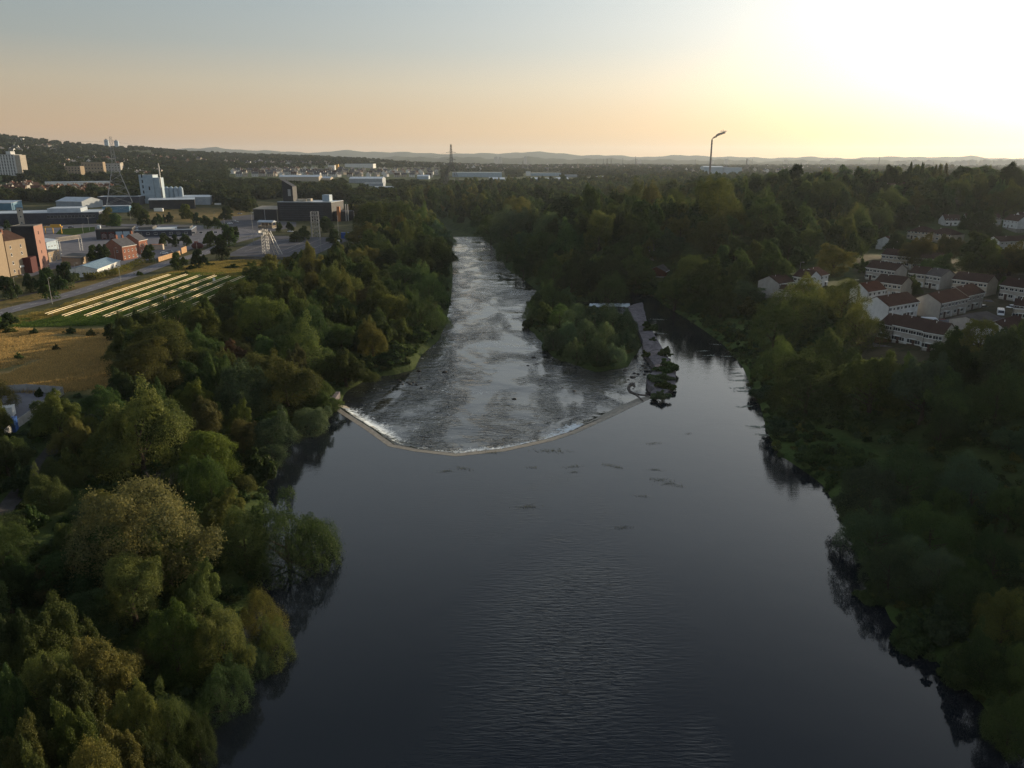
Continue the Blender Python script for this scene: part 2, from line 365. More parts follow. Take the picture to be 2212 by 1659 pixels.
def vnoise(x, y, s, seed=0):           # cheap smooth value noise
    r_ = np.random.default_rng(seed); T = r_.random((64, 64)); x = x/s; y = y/s
    xi = np.floor(x).astype(int); yi = np.floor(y).astype(int); fx = x-xi; fy = y-yi; fx = fx*fx*(3-2*fx); fy = fy*fy*(3-2*fy)
    g = lambda a, b: T[a % 64, b % 64]
    return (g(xi, yi)*(1-fx)+g(xi+1, yi)*fx)*(1-fy)+(g(xi, yi+1)*(1-fx)+g(xi+1, yi+1)*fx)*fy
# ------------------------------------------------------------------ ground sheet
def wpoly(L_, z=7.0): return [at(u, v, z) for u, v in L_]
def ground():
    ang = np.concatenate([np.arange(-60, 60.01, .3), np.arange(66, 300, 6.)])
    rad = [6.]; 
    while rad[-1] < 34000: rad.append(rad[-1]*1.0125+.12)
    rad = np.array(rad)
    A, Rr = np.meshgrid(np.radians(ang), rad)
    X = (Rr*np.sin(A)).ravel(); Y = (Rr*np.cos(A)).ravel()
    Z = gh(X, Y)
    nr, na = len(rad), len(ang)
    vs = np.stack([X, Y, Z], 1)
    vs = np.vstack([vs, [[0, 0, gz(0, 0)]]])
    i = np.arange(nr-1)[:, None]; j = np.arange(na)[None, :]; j2 = (j+1) % na
    f = np.stack([i*na+j, (i+1)*na+j, (i+1)*na+j2, i*na+j2], -1).reshape(-1, 4)[:, ::-1]
    f = f.copy()
    me = bpy.data.meshes.new('ground')
    c = len(vs)-1
    tri = np.stack([np.full(na, c), (np.arange(na)+1) % na, np.arange(na)], -1)[:, ::-1]
    me.vertices.add(len(vs)); me.vertices.foreach_set('co', vs.ravel())
    nl = f.size+tri.size
    me.loops.add(nl); me.loops.foreach_set('vertex_index', np.concatenate([f.ravel(), tri.ravel()]).astype(np.int32))
    me.polygons.add(len(f)+len(tri))
    ls = np.concatenate([np.arange(len(f))*4, f.size+np.arange(len(tri))*3]).astype(np.int32)
    me.polygons.foreach_set('loop_start', ls)
    me.update(calc_edges=True); me.validate()
    me.polygons.foreach_set('use_smooth', [True]*len(me.polygons))
    # kinds of ground cover
    cc = np.tile(np.array([.038, .058, .020]), (len(vs), 1))
    X = vs[:, 0]; Y = vs[:, 1]; sd = river_sd(X, Y); rr = np.hypot(X, Y)
    def paint(poly, c_, z=7.0, soft=None):
        k = inside(X, Y, wpoly(poly, z)); cc[k] = c_
    cc[rr > 2500] = [.046, .058, .030]
    townleft = [(-300,700),(-300,455),(560,430),(800,450),(800,500),(740,540),(560,565),(480,600),(300,690)]
    paint(townleft, (.060, .062, .030))
    paint([(-200,860),(-200,705),(60,705),(235,705),(240,850)], (.27, .20, .095))                     # dry meadow
    paint([(-200,712),(-200,690),(330,700),(480,600),(560,565),(700,560),(700,600),(520,640),(300,705)], (.045, .078, .022))   # green field under the racks
    paint([(-60,690),(110,665),(260,625),(370,580),(400,572),(420,580),(300,625),(150,672),(-60,712)], (.12, .115, .042))     # long verge
    paint([(480,585),(520,560),(600,560),(560,585)], (.14, .10, .035))
    paint([(-60,660),(60,640),(200,600),(310,565),(330,570),(240,612),(80,655),(-60,682)], (.15, .115, .045))
    paint([(295,462),(410,452),(530,452),(530,474),(420,482),(330,476)], (.17, .125, .05))
    paint([(120,500),(200,492),(200,506),(130,512)], (.10, .10, .035))
    # grassy right bank
    k = (sd > 0) & (sd < 16) & (X > 20) & (Y < 330); cc[k] = (.060, .095, .030)
    paint([(1840,740),(1900,775),(2150,800),(2280,800),(2280,620),(2140,560),(1850,560)], (.055,.050,.035), 11)
    vn = vnoise(X, Y, 15, 51)*.6+vnoise(X, Y, 5, 52)*.4; k = inside(X, Y, wpoly([(-200,860),(-200,690),(60,690),(235,695),(240,850)]))
    cc[k] *= (.55+.9*vn[k])[:, None]; k &= vn > .56; cc[k] = cc[k]*.5+np.array([.06, .075, .03])*.5
    k = inside(X, Y, wpoly(townleft)) | inside(X, Y, wpoly([(-200,712),(-200,640),(330,560),(700,560),(700,600),(300,705)])); cc[k] *= (.62+.76*vn[k])[:, None]
    g_ = cc[:nr*na].reshape(nr, na, 3)
    for _ in range(2): g_ = (g_+np.roll(g_, 1, 0)+np.roll(g_, -1, 0)+np.roll(g_, 1, 1)+np.roll(g_, -1, 1))/5
    cc[:nr*na] = g_.reshape(-1, 3)
    at_ = me.color_attributes.new('gcol', 'FLOAT_COLOR', 'POINT')
    at_.data.foreach_set('color', np.hstack([cc, np.ones((len(cc), 1))]).ravel())
    m = bpy.data.materials.new('ground_cover'); m.use_nodes = True; n = m.node_tree; L = n.links.new; b = n.nodes['Principled BSDF']
    b.inputs['Roughness'].default_value = 1; b.inputs['Specular IOR Level'].default_value = 0.1
    a = n.nodes.new('ShaderNodeAttribute'); a.attribute_name = 'gcol'
    tc = n.nodes.new('ShaderNodeTexCoord')
    n1 = n.nodes.new('ShaderNodeTexNoise'); n1.inputs['Scale'].default_value = .13; n1.inputs['Detail'].default_value = 8; n1.inputs['Roughness'].default_value = .72
    cr = n.nodes.new('ShaderNodeValToRGB'); e = cr.color_ramp.elements; e[0].position = .32; e[0].color = (.34,.50,.32,1); e[1].position = .70; e[1].color = (1.6,1.35,1.2,1)
    mx = n.nodes.new('ShaderNodeMix'); mx.data_type = 'RGBA'; mx.blend_type = 'MULTIPLY'; mx.inputs[0].default_value = 1
    L(tc.outputs['Object'], n1.inputs[0]); L(n1.outputs[0], cr.inputs[0]); L(a.outputs['Color'], mx.inputs[6]); L(cr.outputs[0], mx.inputs[7]); L(mx.outputs[2], b.inputs['Base Color'])
    n2 = n.nodes.new('ShaderNodeTexNoise'); n2.inputs['Scale'].default_value = .9; n2.inputs['Detail'].default_value = 5
    bp = n.nodes.new('ShaderNodeBump'); bp.inputs['Distance'].default_value = .5; bp.inputs['Strength'].default_value = .7
    L(tc.outputs['Object'], n2.inputs[0]); L(n2.outputs[0], bp.inputs['Height']); L(bp.outputs[0], b.inputs['Normal'])
    me.materials.append(m)
    o = bpy.data.objects.new('ground', me); col.objects.link(o); o['kind'] = 'structure'
ground()

# ------------------------------------------------------------------ water
def watermat(name, rough, bumps, foam_glint=False, deep=(.010,.012,.012)):
    m = bpy.data.materials.new(name); m.use_nodes = True; n = m.node_tree; L = n.links.new; b = n.nodes['Principled BSDF']
    b.inputs['Base Color'].default_value = (*deep, 1); b.inputs['Roughness'].default_value = rough; b.inputs['IOR'].default_value = 1.45 if foam_glint else 1.35
    tc = n.nodes.new('ShaderNodeTexCoord'); prev = None
    for (sx, sy, det, strength, dist, msk) in bumps:
        mp = n.nodes.new('ShaderNodeMapping'); mp.inputs['Scale'].default_value = (sx, sy, 1)
        no = n.nodes.new('ShaderNodeTexNoise'); no.inputs['Scale'].default_value = 1; no.inputs['Detail'].default_value = det; no.inputs['Roughness'].default_value = .6; no.inputs['Distortion'].default_value = .4
        bp = n.nodes.new('ShaderNodeBump'); bp.inputs['Strength'].default_value = strength; bp.inputs['Distance'].default_value = dist
        L(tc.outputs['Object'], mp.inputs[0]); L(mp.outputs[0], no.inputs[0]); L(no.outputs[0], bp.inputs['Height'])
        if msk:
            mk = n.nodes.new('ShaderNodeAttribute'); mk.attribute_name = 'rip'
            mu = n.nodes.new('ShaderNodeMath'); mu.operation = 'MULTIPLY'; mu.inputs[1].default_value = strength
            L(mk.outputs['Fac'], mu.inputs[0]); L(mu.outputs[0], bp.inputs['Strength'])
        if foam_glint and sx > .1:           # choppy tongues and glassy slicks alternate down the river
            mm = n.nodes.new('ShaderNodeMapping'); mm.inputs['Scale'].default_value = (.075, .030, 1); nn = n.nodes.new('ShaderNodeTexNoise'); nn.inputs['Scale'].default_value = 1; nn.inputs['Detail'].default_value = 4; nn.inputs['Distortion'].default_value = 1.2
            mr = n.nodes.new('ShaderNodeMapRange'); mr.inputs[1].default_value = .42; mr.inputs[2].default_value = .68; mr.inputs[3].default_value = .06; mr.inputs[4].default_value = 1.1
            L(tc.outputs['Object'], mm.inputs[0]); L(mm.outputs[0], nn.inputs[0]); L(nn.outputs[0], mr.inputs[0]); L(mr.outputs[0], bp.inputs['Strength'])
        if prev: L(prev.outputs[0], bp.inputs['Normal'])
        prev = bp
    L(prev.outputs[0], b.inputs['Normal'])
    if foam_glint:
        a = n.nodes.new('ShaderNodeAttribute'); a.attribute_name = 'foam_glint'
        mp = n.nodes.new('ShaderNodeMapping'); mp.inputs['Scale'].default_value = (1.1, .8, 1)
        no = n.nodes.new('ShaderNodeTexNoise'); no.inputs['Scale'].default_value = 1; no.inputs['Detail'].default_value = 8; no.inputs['Roughness'].default_value = .72
        L(tc.outputs['Object'], mp.inputs[0]); L(mp.outputs[0], no.inputs[0])
        ad = n.nodes.new('ShaderNodeMath'); ad.operation = 'ADD'; L(no.outputs[0], ad.inputs[0]); L(a.outputs['Fac'], ad.inputs[1])
        rp = n.nodes.new('ShaderNodeMapRange'); rp.inputs[1].default_value = .88; rp.inputs[2].default_value = 1.12; L(ad.outputs[0], rp.inputs[0])
        mx = n.nodes.new('ShaderNodeMix'); mx.data_type = 'RGBA'; mx.inputs[6].default_value = (*deep, 1); mx.inputs[7].default_value = (.62,.68,.72,1)
        L(rp.outputs[0], mx.inputs[0]); L(mx.outputs[2], b.inputs['Base Color'])
        m2 = n.nodes.new('ShaderNodeMapRange'); m2.inputs[3].default_value = rough; m2.inputs[4].default_value = .7; L(rp.outputs[0], m2.inputs[0]); L(m2.outputs[0], b.inputs['Roughness'])
    return m
def npmesh(name, vs, fs, mats, smooth=True, attrs=None):
    me = bpy.data.meshes.new(name); k = fs.shape[1]
    me.vertices.add(len(vs)); me.vertices.foreach_set('co', np.ascontiguousarray(vs, np.float32).ravel())
    me.loops.add(fs.size); me.loops.foreach_set('vertex_index', fs.astype(np.int32).ravel())
    me.polygons.add(len(fs)); me.polygons.foreach_set('loop_start', (np.arange(len(fs))*k).astype(np.int32))
    me.update(calc_edges=True)
    if smooth: me.polygons.foreach_set('use_smooth', [True]*len(fs))
    for nm, a in (attrs or {}).items():
        t = me.attributes.new(nm, 'FLOAT', 'POINT'); t.data.foreach_set('value', np.ascontiguousarray(a, np.float32))
    for m_ in mats: me.materials.append(m_)
    return me
def water_sheets():
    # lower river: one grid, roughly along the flow
    m1 = watermat('rapid_water', .07, [(.16,.30,3,1.0,1.1,0), (.55,.95,4,1.0,.5,0), (.05,.04,2,.5,1.2,0)], True, (.012,.014,.014))
    xs = np.arange(-100, 110, 1.6); ys = np.concatenate([np.arange(95, 420, 1.6), np.arange(420, 640, 5)])
    X, Y = np.meshgrid(xs, ys); nx, ny = len(xs), len(ys)
    dc = seg_dist(X, Y, crest, False)
    side = Y
    foam_glint = .50*np.exp(-np.maximum(dc-3.5, 0)/3.4)
    foam_glint *= .6+.9*vnoise(X, Y, 4.5, 13)
    foam_glint = np.maximum(foam_glint, .255+.14*(vnoise(X*1.0, Y, 6, 15)-.4))  # base level flecks the whole river white, for silvery sky glints
    foam_glint += .14*(vnoise(X, Y, 17, 3)-.5)
    fx = at(1273, 661, W1); fy = at(1360, 661, W1)
    df = seg_dist(X, Y, [fx, fy], False); foam_glint = np.maximum(foam_glint, .5*np.exp(-np.maximum(df-1.5, 0)/1.6))
    lx, ly = crest[-1]
    foam_glint = np.where((X > lx-14) & (dc < 14), np.minimum(foam_glint, .1), foam_glint)
    Z = W1+.16*(vnoise(X, Y, 3.2, 5)-.5)+.22*(vnoise(X*.7, Y, 7.5, 6)-.5)
    vs = np.stack([X.ravel(), Y.ravel(), Z.ravel()], 1)
    i = np.arange(ny-1)[:, None]; j = np.arange(nx-1)[None, :]
    f = np.stack([i*nx+j, i*nx+j+1, (i+1)*nx+j+1, (i+1)*nx+j], -1).reshape(-1, 4)
    me = npmesh('lower_water', vs, f, [m1], True, {'foam_glint': foam_glint.ravel()})
    o = bpy.data.objects.new('lower_water', me); col.objects.link(o); o['kind'] = 'structure'
    # water sliding over the crest and breaking on the apron
    P = np.array(crest); seg = np.diff(P, axis=0); L_ = np.hypot(seg[:, 0], seg[:, 1]); cum = np.concatenate([[0], np.cumsum(L_)])
    ss = np.arange(0, cum[-1], .6); px = np.interp(ss, cum, P[:, 0]); py = np.interp(ss, cum, P[:, 1])
    tx = np.gradient(px); ty = np.gradient(py); tl = np.hypot(tx, ty); tx /= tl; ty /= tl
    k = np.ones(9)/9; tx = np.convolve(np.pad(tx, 4, 'edge'), k, 'valid'); ty = np.convolve(np.pad(ty, 4, 'edge'), k, 'valid')
    nxv, nyv = -ty, tx                                   # downstream
    prof = [(.9, .06), (1.6, -.15), (2.3, -.5), (3.0, -.85), (3.8, -1.08), (4.8, -1.16), (6.0, -1.2), (7.6, -1.24), (9.5, -1.32)]
    fo = [-.4, .36, .46, .52, .52, .44, .34, .24, .08]
    vs = []; fa = []
    for a, (off, z) in enumerate(prof):
        amp = 0 if a < 1 else .16
        wet = np.clip((cum[-1]-14-ss)/14, 0, 1)
        zz = z-.35*(1-wet)*(a > 0)
        vs.append(np.stack([px+nxv*off, py+nyv*off, zz+amp*(vnoise(px+nxv*off, py+nyv*off, .9, 9)-.5)+.1*(a > 2)], 1))
        fa.append(fo[a]*wet*(.55+.9*vnoise(ss, ss*0+a*.5, 5.5, 12))+.16*(vnoise(ss, ss*0+a*2, 1.7, 2)-.5))
    n = len(ss); vs = np.concatenate(vs); fa = np.concatenate(fa)
    i = np.arange(len(prof)-1)[:, None]; j = np.arange(n-1)[None, :]
    f = np.stack([i*n+j, i*n+j+1, (i+1)*n+j+1, (i+1)*n+j], -1).reshape(-1, 4)
    me = npmesh('white_water', vs, f, [m1], True, {'foam_glint': fa})
    o = bpy.data.objects.new('white_water', me); col.objects.link(o); o['kind'] = 'structure'
    # small fall beside the wall
    a = Vector((*fx, 0)); b = Vector((*fy, 0)); dd = (b-a); nrm = Vector((dd.y, -dd.x, 0)).normalized()
    vs = []; fa = []; n = 60
    for off, z, fo_ in ((-.6, .03, -.3), (.1, -.05, .45), (.7, -.7, .7), (1.3, -1.1, .7), (2.6, -1.2, .5), (4.2, -1.36, .1)):
        for q in range(n):
            p = a+dd*(q/(n-1))+nrm*off; vs.append((p.x, p.y, z+.12*random.random()*(off > .2))); fa.append(fo_)
    f = np.array([(i*n+j, i*n+j+1, (i+1)*n+j+1, (i+1)*n+j) for i in range(5) for j in range(n-1)])
    me = npmesh('side_fall_water', np.array(vs), f, [m1], True, {'foam_glint': np.array(fa)})
    o = bpy.data.objects.new('side_fall_water', me); col.objects.link(o); o['kind'] = 'structure'
    # pool above the weir: grid clipped to the outline crest + wall + side fall
    up = [(-160., -170.), (-160., 130.)] + [at(600, 868, 0)] + crest + wallR[::-1] + [tuple((np.array(wallR[0])*.5+np.array(wallL[0])*.5)), fy, fx, at(1262, 600, 0), at(1700, 560, 0), at(2400, 800, 0), (200., -170.)]
    m0 = watermat('pool_water', .035, [(.9,1.6,3,.5,.05,1), (.45,2.6,2,1.0,.13,1), (.12,.16,3,.05,.5,0)], False, (.0075,.0105,.0145))
    import bmesh
    bm = bmesh.new()
    ys = [-170, -20, 20]+list(np.arange(35, 250, 2.))+list(np.arange(250, 420, 10.)); xs = [-170, -90]+list(np.arange(-70, 120, 2.5))+[150, 220, 300]
    g = [[bm.verts.new((x, y, 0)) for x in xs] for y in ys]
    # keep cells wholly inside; the rim is filled by one polygon fan below
    from mathutils.geometry import tessellate_polygon
    bm.free()
    tris = tessellate_polygon([[Vector((x, y, 0)) for x, y in up]])
    bm = bmesh.new(); vv = [bm.verts.new((x, y, 0)) for x, y in up]
    for t in tris:
        try: bm.faces.new([vv[i] for i in t])
        except ValueError: pass
    bmesh.ops.recalc_face_normals(bm, faces=bm.faces[:])
    for ax, rngs in ((0, np.arange(-60, 100, 4.)), (1, np.arange(20, 180, 4.))):
        for c_ in rngs:
            co = [0, 0, 0]; no = [0, 0, 0]; co[ax] = c_; no[ax] = 1
            bmesh.ops.bisect_plane(bm, geom=bm.verts[:]+bm.edges[:]+bm.faces[:], plane_co=co, plane_no=no)
    for f_ in bm.faces:
        if f_.normal.z < 0: f_.normal_flip()
    me = bpy.data.meshes.new('pool_water'); bm.to_mesh(me); bm.free()
    co = np.zeros(len(me.vertices)*3); me.vertices.foreach_get('co', co); co = co.reshape(-1, 3)
    X, Y = co[:, 0], co[:, 1]
    rip = np.exp(-((X-6-.10*(Y-70))/11)**2)*sst(46, 60, Y)*(1-sst(92, 122, Y))
    rip += .9*np.exp(-((X-20)/2.6)**2-((Y-66)/2.5)**2)
    rip *= (.4+.9*vnoise(X, Y, 9, 4))
    blot = np.clip((vnoise(X, Y, 8, 41)*.6+vnoise(X, Y, 3.4, 42)*.4-.50)*4, 0, 1)*np.exp(-((X-2)/26)**2)*sst(92, 108, Y)*(1-sst(134, 146, Y))
    rip = np.maximum(rip, .03)+.10*sst(90, 130, Y)*vnoise(X, Y, 14, 8)+.5*blot
    t = me.attributes.new('rip', 'FLOAT', 'POINT'); t.data.foreach_set('value', rip.astype(np.float32))
    me.materials.append(m0)
    o = bpy.data.objects.new('pool_water', me); col.objects.link(o); o['kind'] = 'structure'
water_sheets()
# ------------------------------------------------------------------ trees
LC = {'olive': (.125,.165,.045), 'dark': (.060,.100,.034), 'mid': (.082,.140,.042), 'willow': (.100,.165,.086), 'gold': (.155,.172,.046),
      'lime': (.125,.185,.036), 'brown': (.140,.155,.056), 'red': (.115,.070,.042), 'green': (.068,.128,.042)}
CN = {'olive': 'olive', 'dark': 'dark green', 'mid': 'mid green', 'willow': 'pale grey-green', 'gold': 'golden green', 'lime': 'bright lime green', 'brown': 'dull olive brown', 'red': 'dull red', 'green': 'fresh green'}
def crown_np(seed, a, H, z0, shape, nleaf, ls, nl, droop=0.0, fuzz=.12):
    """leaf faces spread over lobes; a = half width, crown from z0 to H"""
    r = np.random.default_rng(seed)
    c = (H-z0)/2; zc = (H+z0)/2
    lobes = []
    nbough = {'column': 3, 'cone': 2, 'round': 4, 'spread': 6, 'willow': 6}[shape]
    bo = []
    for i in range(nbough):              # a few main boughs give the crown its own uneven dome
        th = i*6.283/nbough+r.uniform(-.6, .6); rd = r.uniform(.25, .62)*a*(.45 if shape in ('column', 'cone') else 1)
        bo.append((rd*np.cos(th), rd*np.sin(th), zc+c*r.uniform(-.5, .35), a*r.uniform(.42, .66)*(1.15 if shape in ('column', 'cone') else 1), c*r.uniform(.42, .66)))
    bo.append((r.uniform(-.2, .2)*a, r.uniform(-.2, .2)*a, zc+c*.38, a*.5, c*.6))
    for i in range(nl):
        bx = bo[r.integers(0, len(bo))]; e = r.normal(size=3); e /= np.linalg.norm(e); e[2] = e[2] if e[2] > -.5 else -e[2]
        lr = r.choice([.14, .18, .24, .30, .38])*r.uniform(.85, 1.15)*a*(1 if shape != 'cone' else .8)
        px_, py_, pz_ = bx[0]+e[0]*bx[3]*.72, bx[1]+e[1]*bx[3]*.72, bx[2]+e[2]*bx[4]*.72
        if shape == 'cone': k = 1-.7*np.clip((pz_-z0)/(H-z0), 0, 1); px_ *= k*1.3; py_ *= k*1.3; lr *= .6+.6*k
        lobes.append((px_, py_, max(pz_, z0+lr*.5), lr, lr*r.uniform(.7, 1.05) if shape not in ('column', 'willow') else lr*r.uniform(1.0, 1.6)))
    lobes.append((0, 0, zc-.15*c, a*.55, c*.62)); lobes.append((0, 0, zc+c*.2, a*.38, c*.45))
    nb = len(lobes)-2                 # small tufts standing off the big lobes break the outline
    for i in range(int(nb*1.7)):
        q = lobes[r.integers(0, nb)]; e = r.normal(size=3); e /= np.linalg.norm(e); e[2] = abs(e[2])*1.1-.15; k = r.uniform(.85, 1.25); lr = a*r.uniform(.07, .17)
        lobes.insert(0, (q[0]+e[0]*q[3]*k, q[1]+e[1]*q[3]*k, q[2]+e[2]*q[4]*k, lr, lr*r.uniform(.8, 1.8)))
    lb = np.array(lobes)
    area = lb[:, 3]*np.maximum(lb[:, 3], lb[:, 4]); area[-2:] *= .35; pr = area/area.sum()
    n = int(nleaf*1.9)
    li = r.choice(len(lb), n, p=pr); L = lb[li]
    d = r.normal(size=(n, 3)); d /= np.linalg.norm(d, axis=1)[:, None]
    d[:, 2] = np.where(d[:, 2] < -.35, -d[:, 2], d[:, 2])
    q = 1+r.normal(0, fuzz, n)-np.abs(r.normal(0, .10, n))
    # small sub-clumps so that a lobe is not a smooth ball
    ph1 = r.uniform(0, 6.28, (len(lb), 3))[li]
    q *= 1+.13*np.sin(d[:, 0]*7+ph1[:, 0])*np.sin(d[:, 1]*7+ph1[:, 1])+.07*np.sin(d[:, 2]*13+ph1[:, 2])*np.sin(d[:, 0]*15+ph1[:, 1])
    p = np.stack([L[:, 0]+d[:, 0]*L[:, 3]*q, L[:, 1]+d[:, 1]*L[:, 3]*q, L[:, 2]+d[:, 2]*L[:, 4]*q], 1)
    if droop: p[:, 2] -= droop*np.hypot(p[:, 0], p[:, 1])/a*r.uniform(.2, 1, n)*c
    lo_ = np.percentile(p[:, 2], 1.0); hs = (H-z0)/max(np.percentile(p[:, 2], 99.3)-lo_, .1); p[:, 2] = z0+(p[:, 2]-lo_)*hs; rs = a/np.percentile(np.hypot(p[:, 0], p[:, 1]), 97.5); p[:, :2] *= rs
    lb[:, 2] = z0+(lb[:, 2]-lo_)*hs; lb[:, 4] *= hs; lb[:, 0] *= rs; lb[:, 1] *= rs; lb[:, 3] *= rs
    keep = np.ones(n, bool)
    for k_ in range(len(lb)):
        e = ((p[:, 0]-lb[k_, 0])/lb[k_, 3])**2+((p[:, 1]-lb[k_, 1])/lb[k_, 3])**2+((p[:, 2]-lb[k_, 2])/lb[k_, 4])**2
        keep &= ~((e < .55) & (li != k_))
    keep &= p[:, 2] > min(z0*.6, .3)
    p = p[keep][:nleaf]; d = d[keep][:nleaf]; n = len(p)
    nr = d+r.normal(0, .55, (n, 3)); nr /= np.linalg.norm(nr, axis=1)[:, None]
    t = np.cross(nr, r.normal(size=(n, 3))); t /= np.linalg.norm(t, axis=1)[:, None]+1e-9
    b = np.cross(nr, t); s = (ls*r.uniform(.55, 1.35, n))[:, None]
    asp = .62 if shape != 'willow' else .36
    v = np.stack([p-t*s, p-b*s*asp+nr*s*.12, p+t*s, p+b*s*asp+nr*s*.12], 1).reshape(-1, 3)
    f = np.arange(4*n).reshape(-1, 4)
    lob = r.normal(0, .15, len(lb))[li][keep][:nleaf]
    lv = np.repeat(np.clip(.42+lob+r.normal(0, .12, n), 0, 1), 4)
    return v, f, lv
def crown_mesh(name, m, *a, **k):
    v, f, lv = crown_np(*a, **k)
    return npmesh(name, v, f, [m], False, {'lv': lv})
def trunk_mesh(seed, H, a, r0, z0):
    r = random.Random(seed); mb = MB()
    top = Vector((r.uniform(-.3, .3), r.uniform(-.3, .3), H*.62)); mid = Vector((r.uniform(-.2, .2), r.uniform(-.2, .2), z0*.9+.3))
    mb.tube((0, 0, -.6), mid, r0*1.25, r0*.85, 8); mb.tube(mid, top, r0*.85, r0*.3, 7)
    for i in range(7):
        an = i*2.4+r.random(); s = mid.lerp(top, r.uniform(0, .75)); e = Vector((math.cos(an)*a*r.uniform(.45, .75), math.sin(an)*a*r.uniform(.45, .75), s.z+H*r.uniform(.12, .3)))
        mb.tube(s, e, r0*.42, r0*.12, 5)
    me = mb.build('trunk', M['bark']); d = me.data; bpy.data.objects.remove(me); return d
# kind: half width a, height H, crown base z0, shape, leaves, leaf size, lobes
KIND = {'round': (5.0, 11.0, 1.2, 'round', 62000, .105, 54, .05), 'broad': (6.2, 10.0, .9, 'spread', 70000, .105, 72, .05),
        'tall': (4.2, 13.5, 1.4, 'column', 60000, .105, 60, .05), 'willow': (6.0, 9.5, .5, 'willow', 72000, .115, 96, .16),
        'street': (3.0, 7.5, 1.1, 'round', 6000, .24, 16, .0), 'cone': (3.2, 9.5, .8, 'cone', 9000, .24, 30, .12), 'bush': (2.6, 3.6, .15, 'spread', 5000, .2, 18, .0)}
PROTO = {}
for kn, (a, H, z0, shp, nlf, ls, nlb, dr) in KIND.items():
    PROTO[kn] = []
    for k in range(3 if kn in ('round', 'broad', 'willow', 'tall') else 2):
        cm = crown_mesh(f'{kn}_crown', M['leaf'], 100*len(PROTO)+k, a, H, z0, shp, nlf, ls, nlb, droop=dr)
        tm = trunk_mesh(10*len(PROTO)+k, H, a, .16+.02*H, z0) if kn != 'bush' else None
        PROTO[kn].append((cm, tm))
SH = {'round': 'round-crowned', 'broad': 'broad spreading', 'tall': 'tall upright', 'willow': 'feathery', 'street': 'small round', 'cone': 'slim pointed', 'bush': 'low bushy'}
ALL = []
def tint(colr, jit=.13):
    cb = LC[colr]; j = lambda: random.uniform(1-jit, 1+jit); br = random.uniform(.62, 1.3)*.9
    g_ = (cb[0]+cb[1]+cb[2])/3; cb = tuple(.88*q+.10*g_ for q in cb)
    return (cb[0]*br*j()*.9, cb[1]*br*.88, cb[2]*br*j()*.9)
def plant(x, y, z, wid, hei, kind, colr, where, group, keep=False):
    """queue a tree; the largest in view become objects, the rest join the woodland"""
    if x > 20 and y < 330: colr = {'dark': 'mid', 'mid': random.choice(['green', 'willow', 'olive']), 'green': 'willow'}.get(colr, colr)
    if where == 'on the river island': hei *= 1.15
    ALL.append([wid*max(1, hei/wid)**.5/math.hypot(x, y)+(10 if keep or kind in ('bush', 'street', 'cone') else 0), x, y, z, wid, hei, kind, colr, where, group])
def make_tree(x, y, z, wid, hei, kind, colr, where, group):
    a, H = KIND[kind][0], KIND[kind][1]
    cm, tm = PROTO[kind][random.randrange(len(PROTO[kind]))]
    nm = 'shrub' if kind == 'bush' else ('willow_tree' if kind == 'willow' else 'tree')
    cat = 'shrub' if kind == 'bush' else 'tree'
    t = empty(nm, (x, y, z-.15), random.uniform(0, 6.28))
    s = wid/(2*a); t.scale = (s, s*random.uniform(.92, 1.1), hei/H)
    c = bpy.data.objects.new('foliage' if kind == 'bush' else 'crown', cm); col.objects.link(c); c.parent = t
    c.color = (*tint(colr), 1)
    if tm:
        k = bpy.data.objects.new('trunk', tm); col.objects.link(k); k.parent = t
    u, v, d = proj(x, y, z+hei*.6)
    tag(t, None, cat, group); auto(t, f"{CN[colr]} {SH[kind]} {cat}", u, v)
    return t
TREES = []      # (x, y, radius) of everything planted
def key(u, vt, wpx, H, kind, c, where=None, group=None):
    if kind != 'bush':                 # a crown is about as tall as it is wide; wider ones are two or more trees
        for _ in range(8):
            x, y, z = atgh(u, vt, H); wd = wpx*proj(x, y, z+H)[2]/F
            lim = 13 if y < 260 else 23
            n = max(1, int(round(wd/lim))) if wd > lim*1.3 else 1
            need = .85*wd/n if kind != 'street' else 1.15*wd
            if need > H: H = min(need, H*1.6)
            if n > 1: break
        if n > 1:
            for i in range(n):
                key(u+(i-(n-1)/2)*wpx/n, vt+random.uniform(-2, 4)+(3 if i % 2 else 0), wpx/n*1.12, H, kind, c, where, group)
            return
    x, y, z = atgh(u, vt, H)
    d = proj(x, y, z+H)[2]; wid = wpx*d/F*1.08
    if where is None: where = 'on the left bank' if x < 0 else 'on the right bank'
    if group is None: group = 'trees on the left bank' if x < 0 else 'trees on the right bank'
    if kind == 'bush': group = group.replace('trees', 'shrubs')
    plant(x, y, gz(x, y) if not where.startswith('on the river island') else gz(x, y), wid, H, kind, c, where, group)
    TREES.append((x, y, wid/2))
LBW = 'on the near left bank'
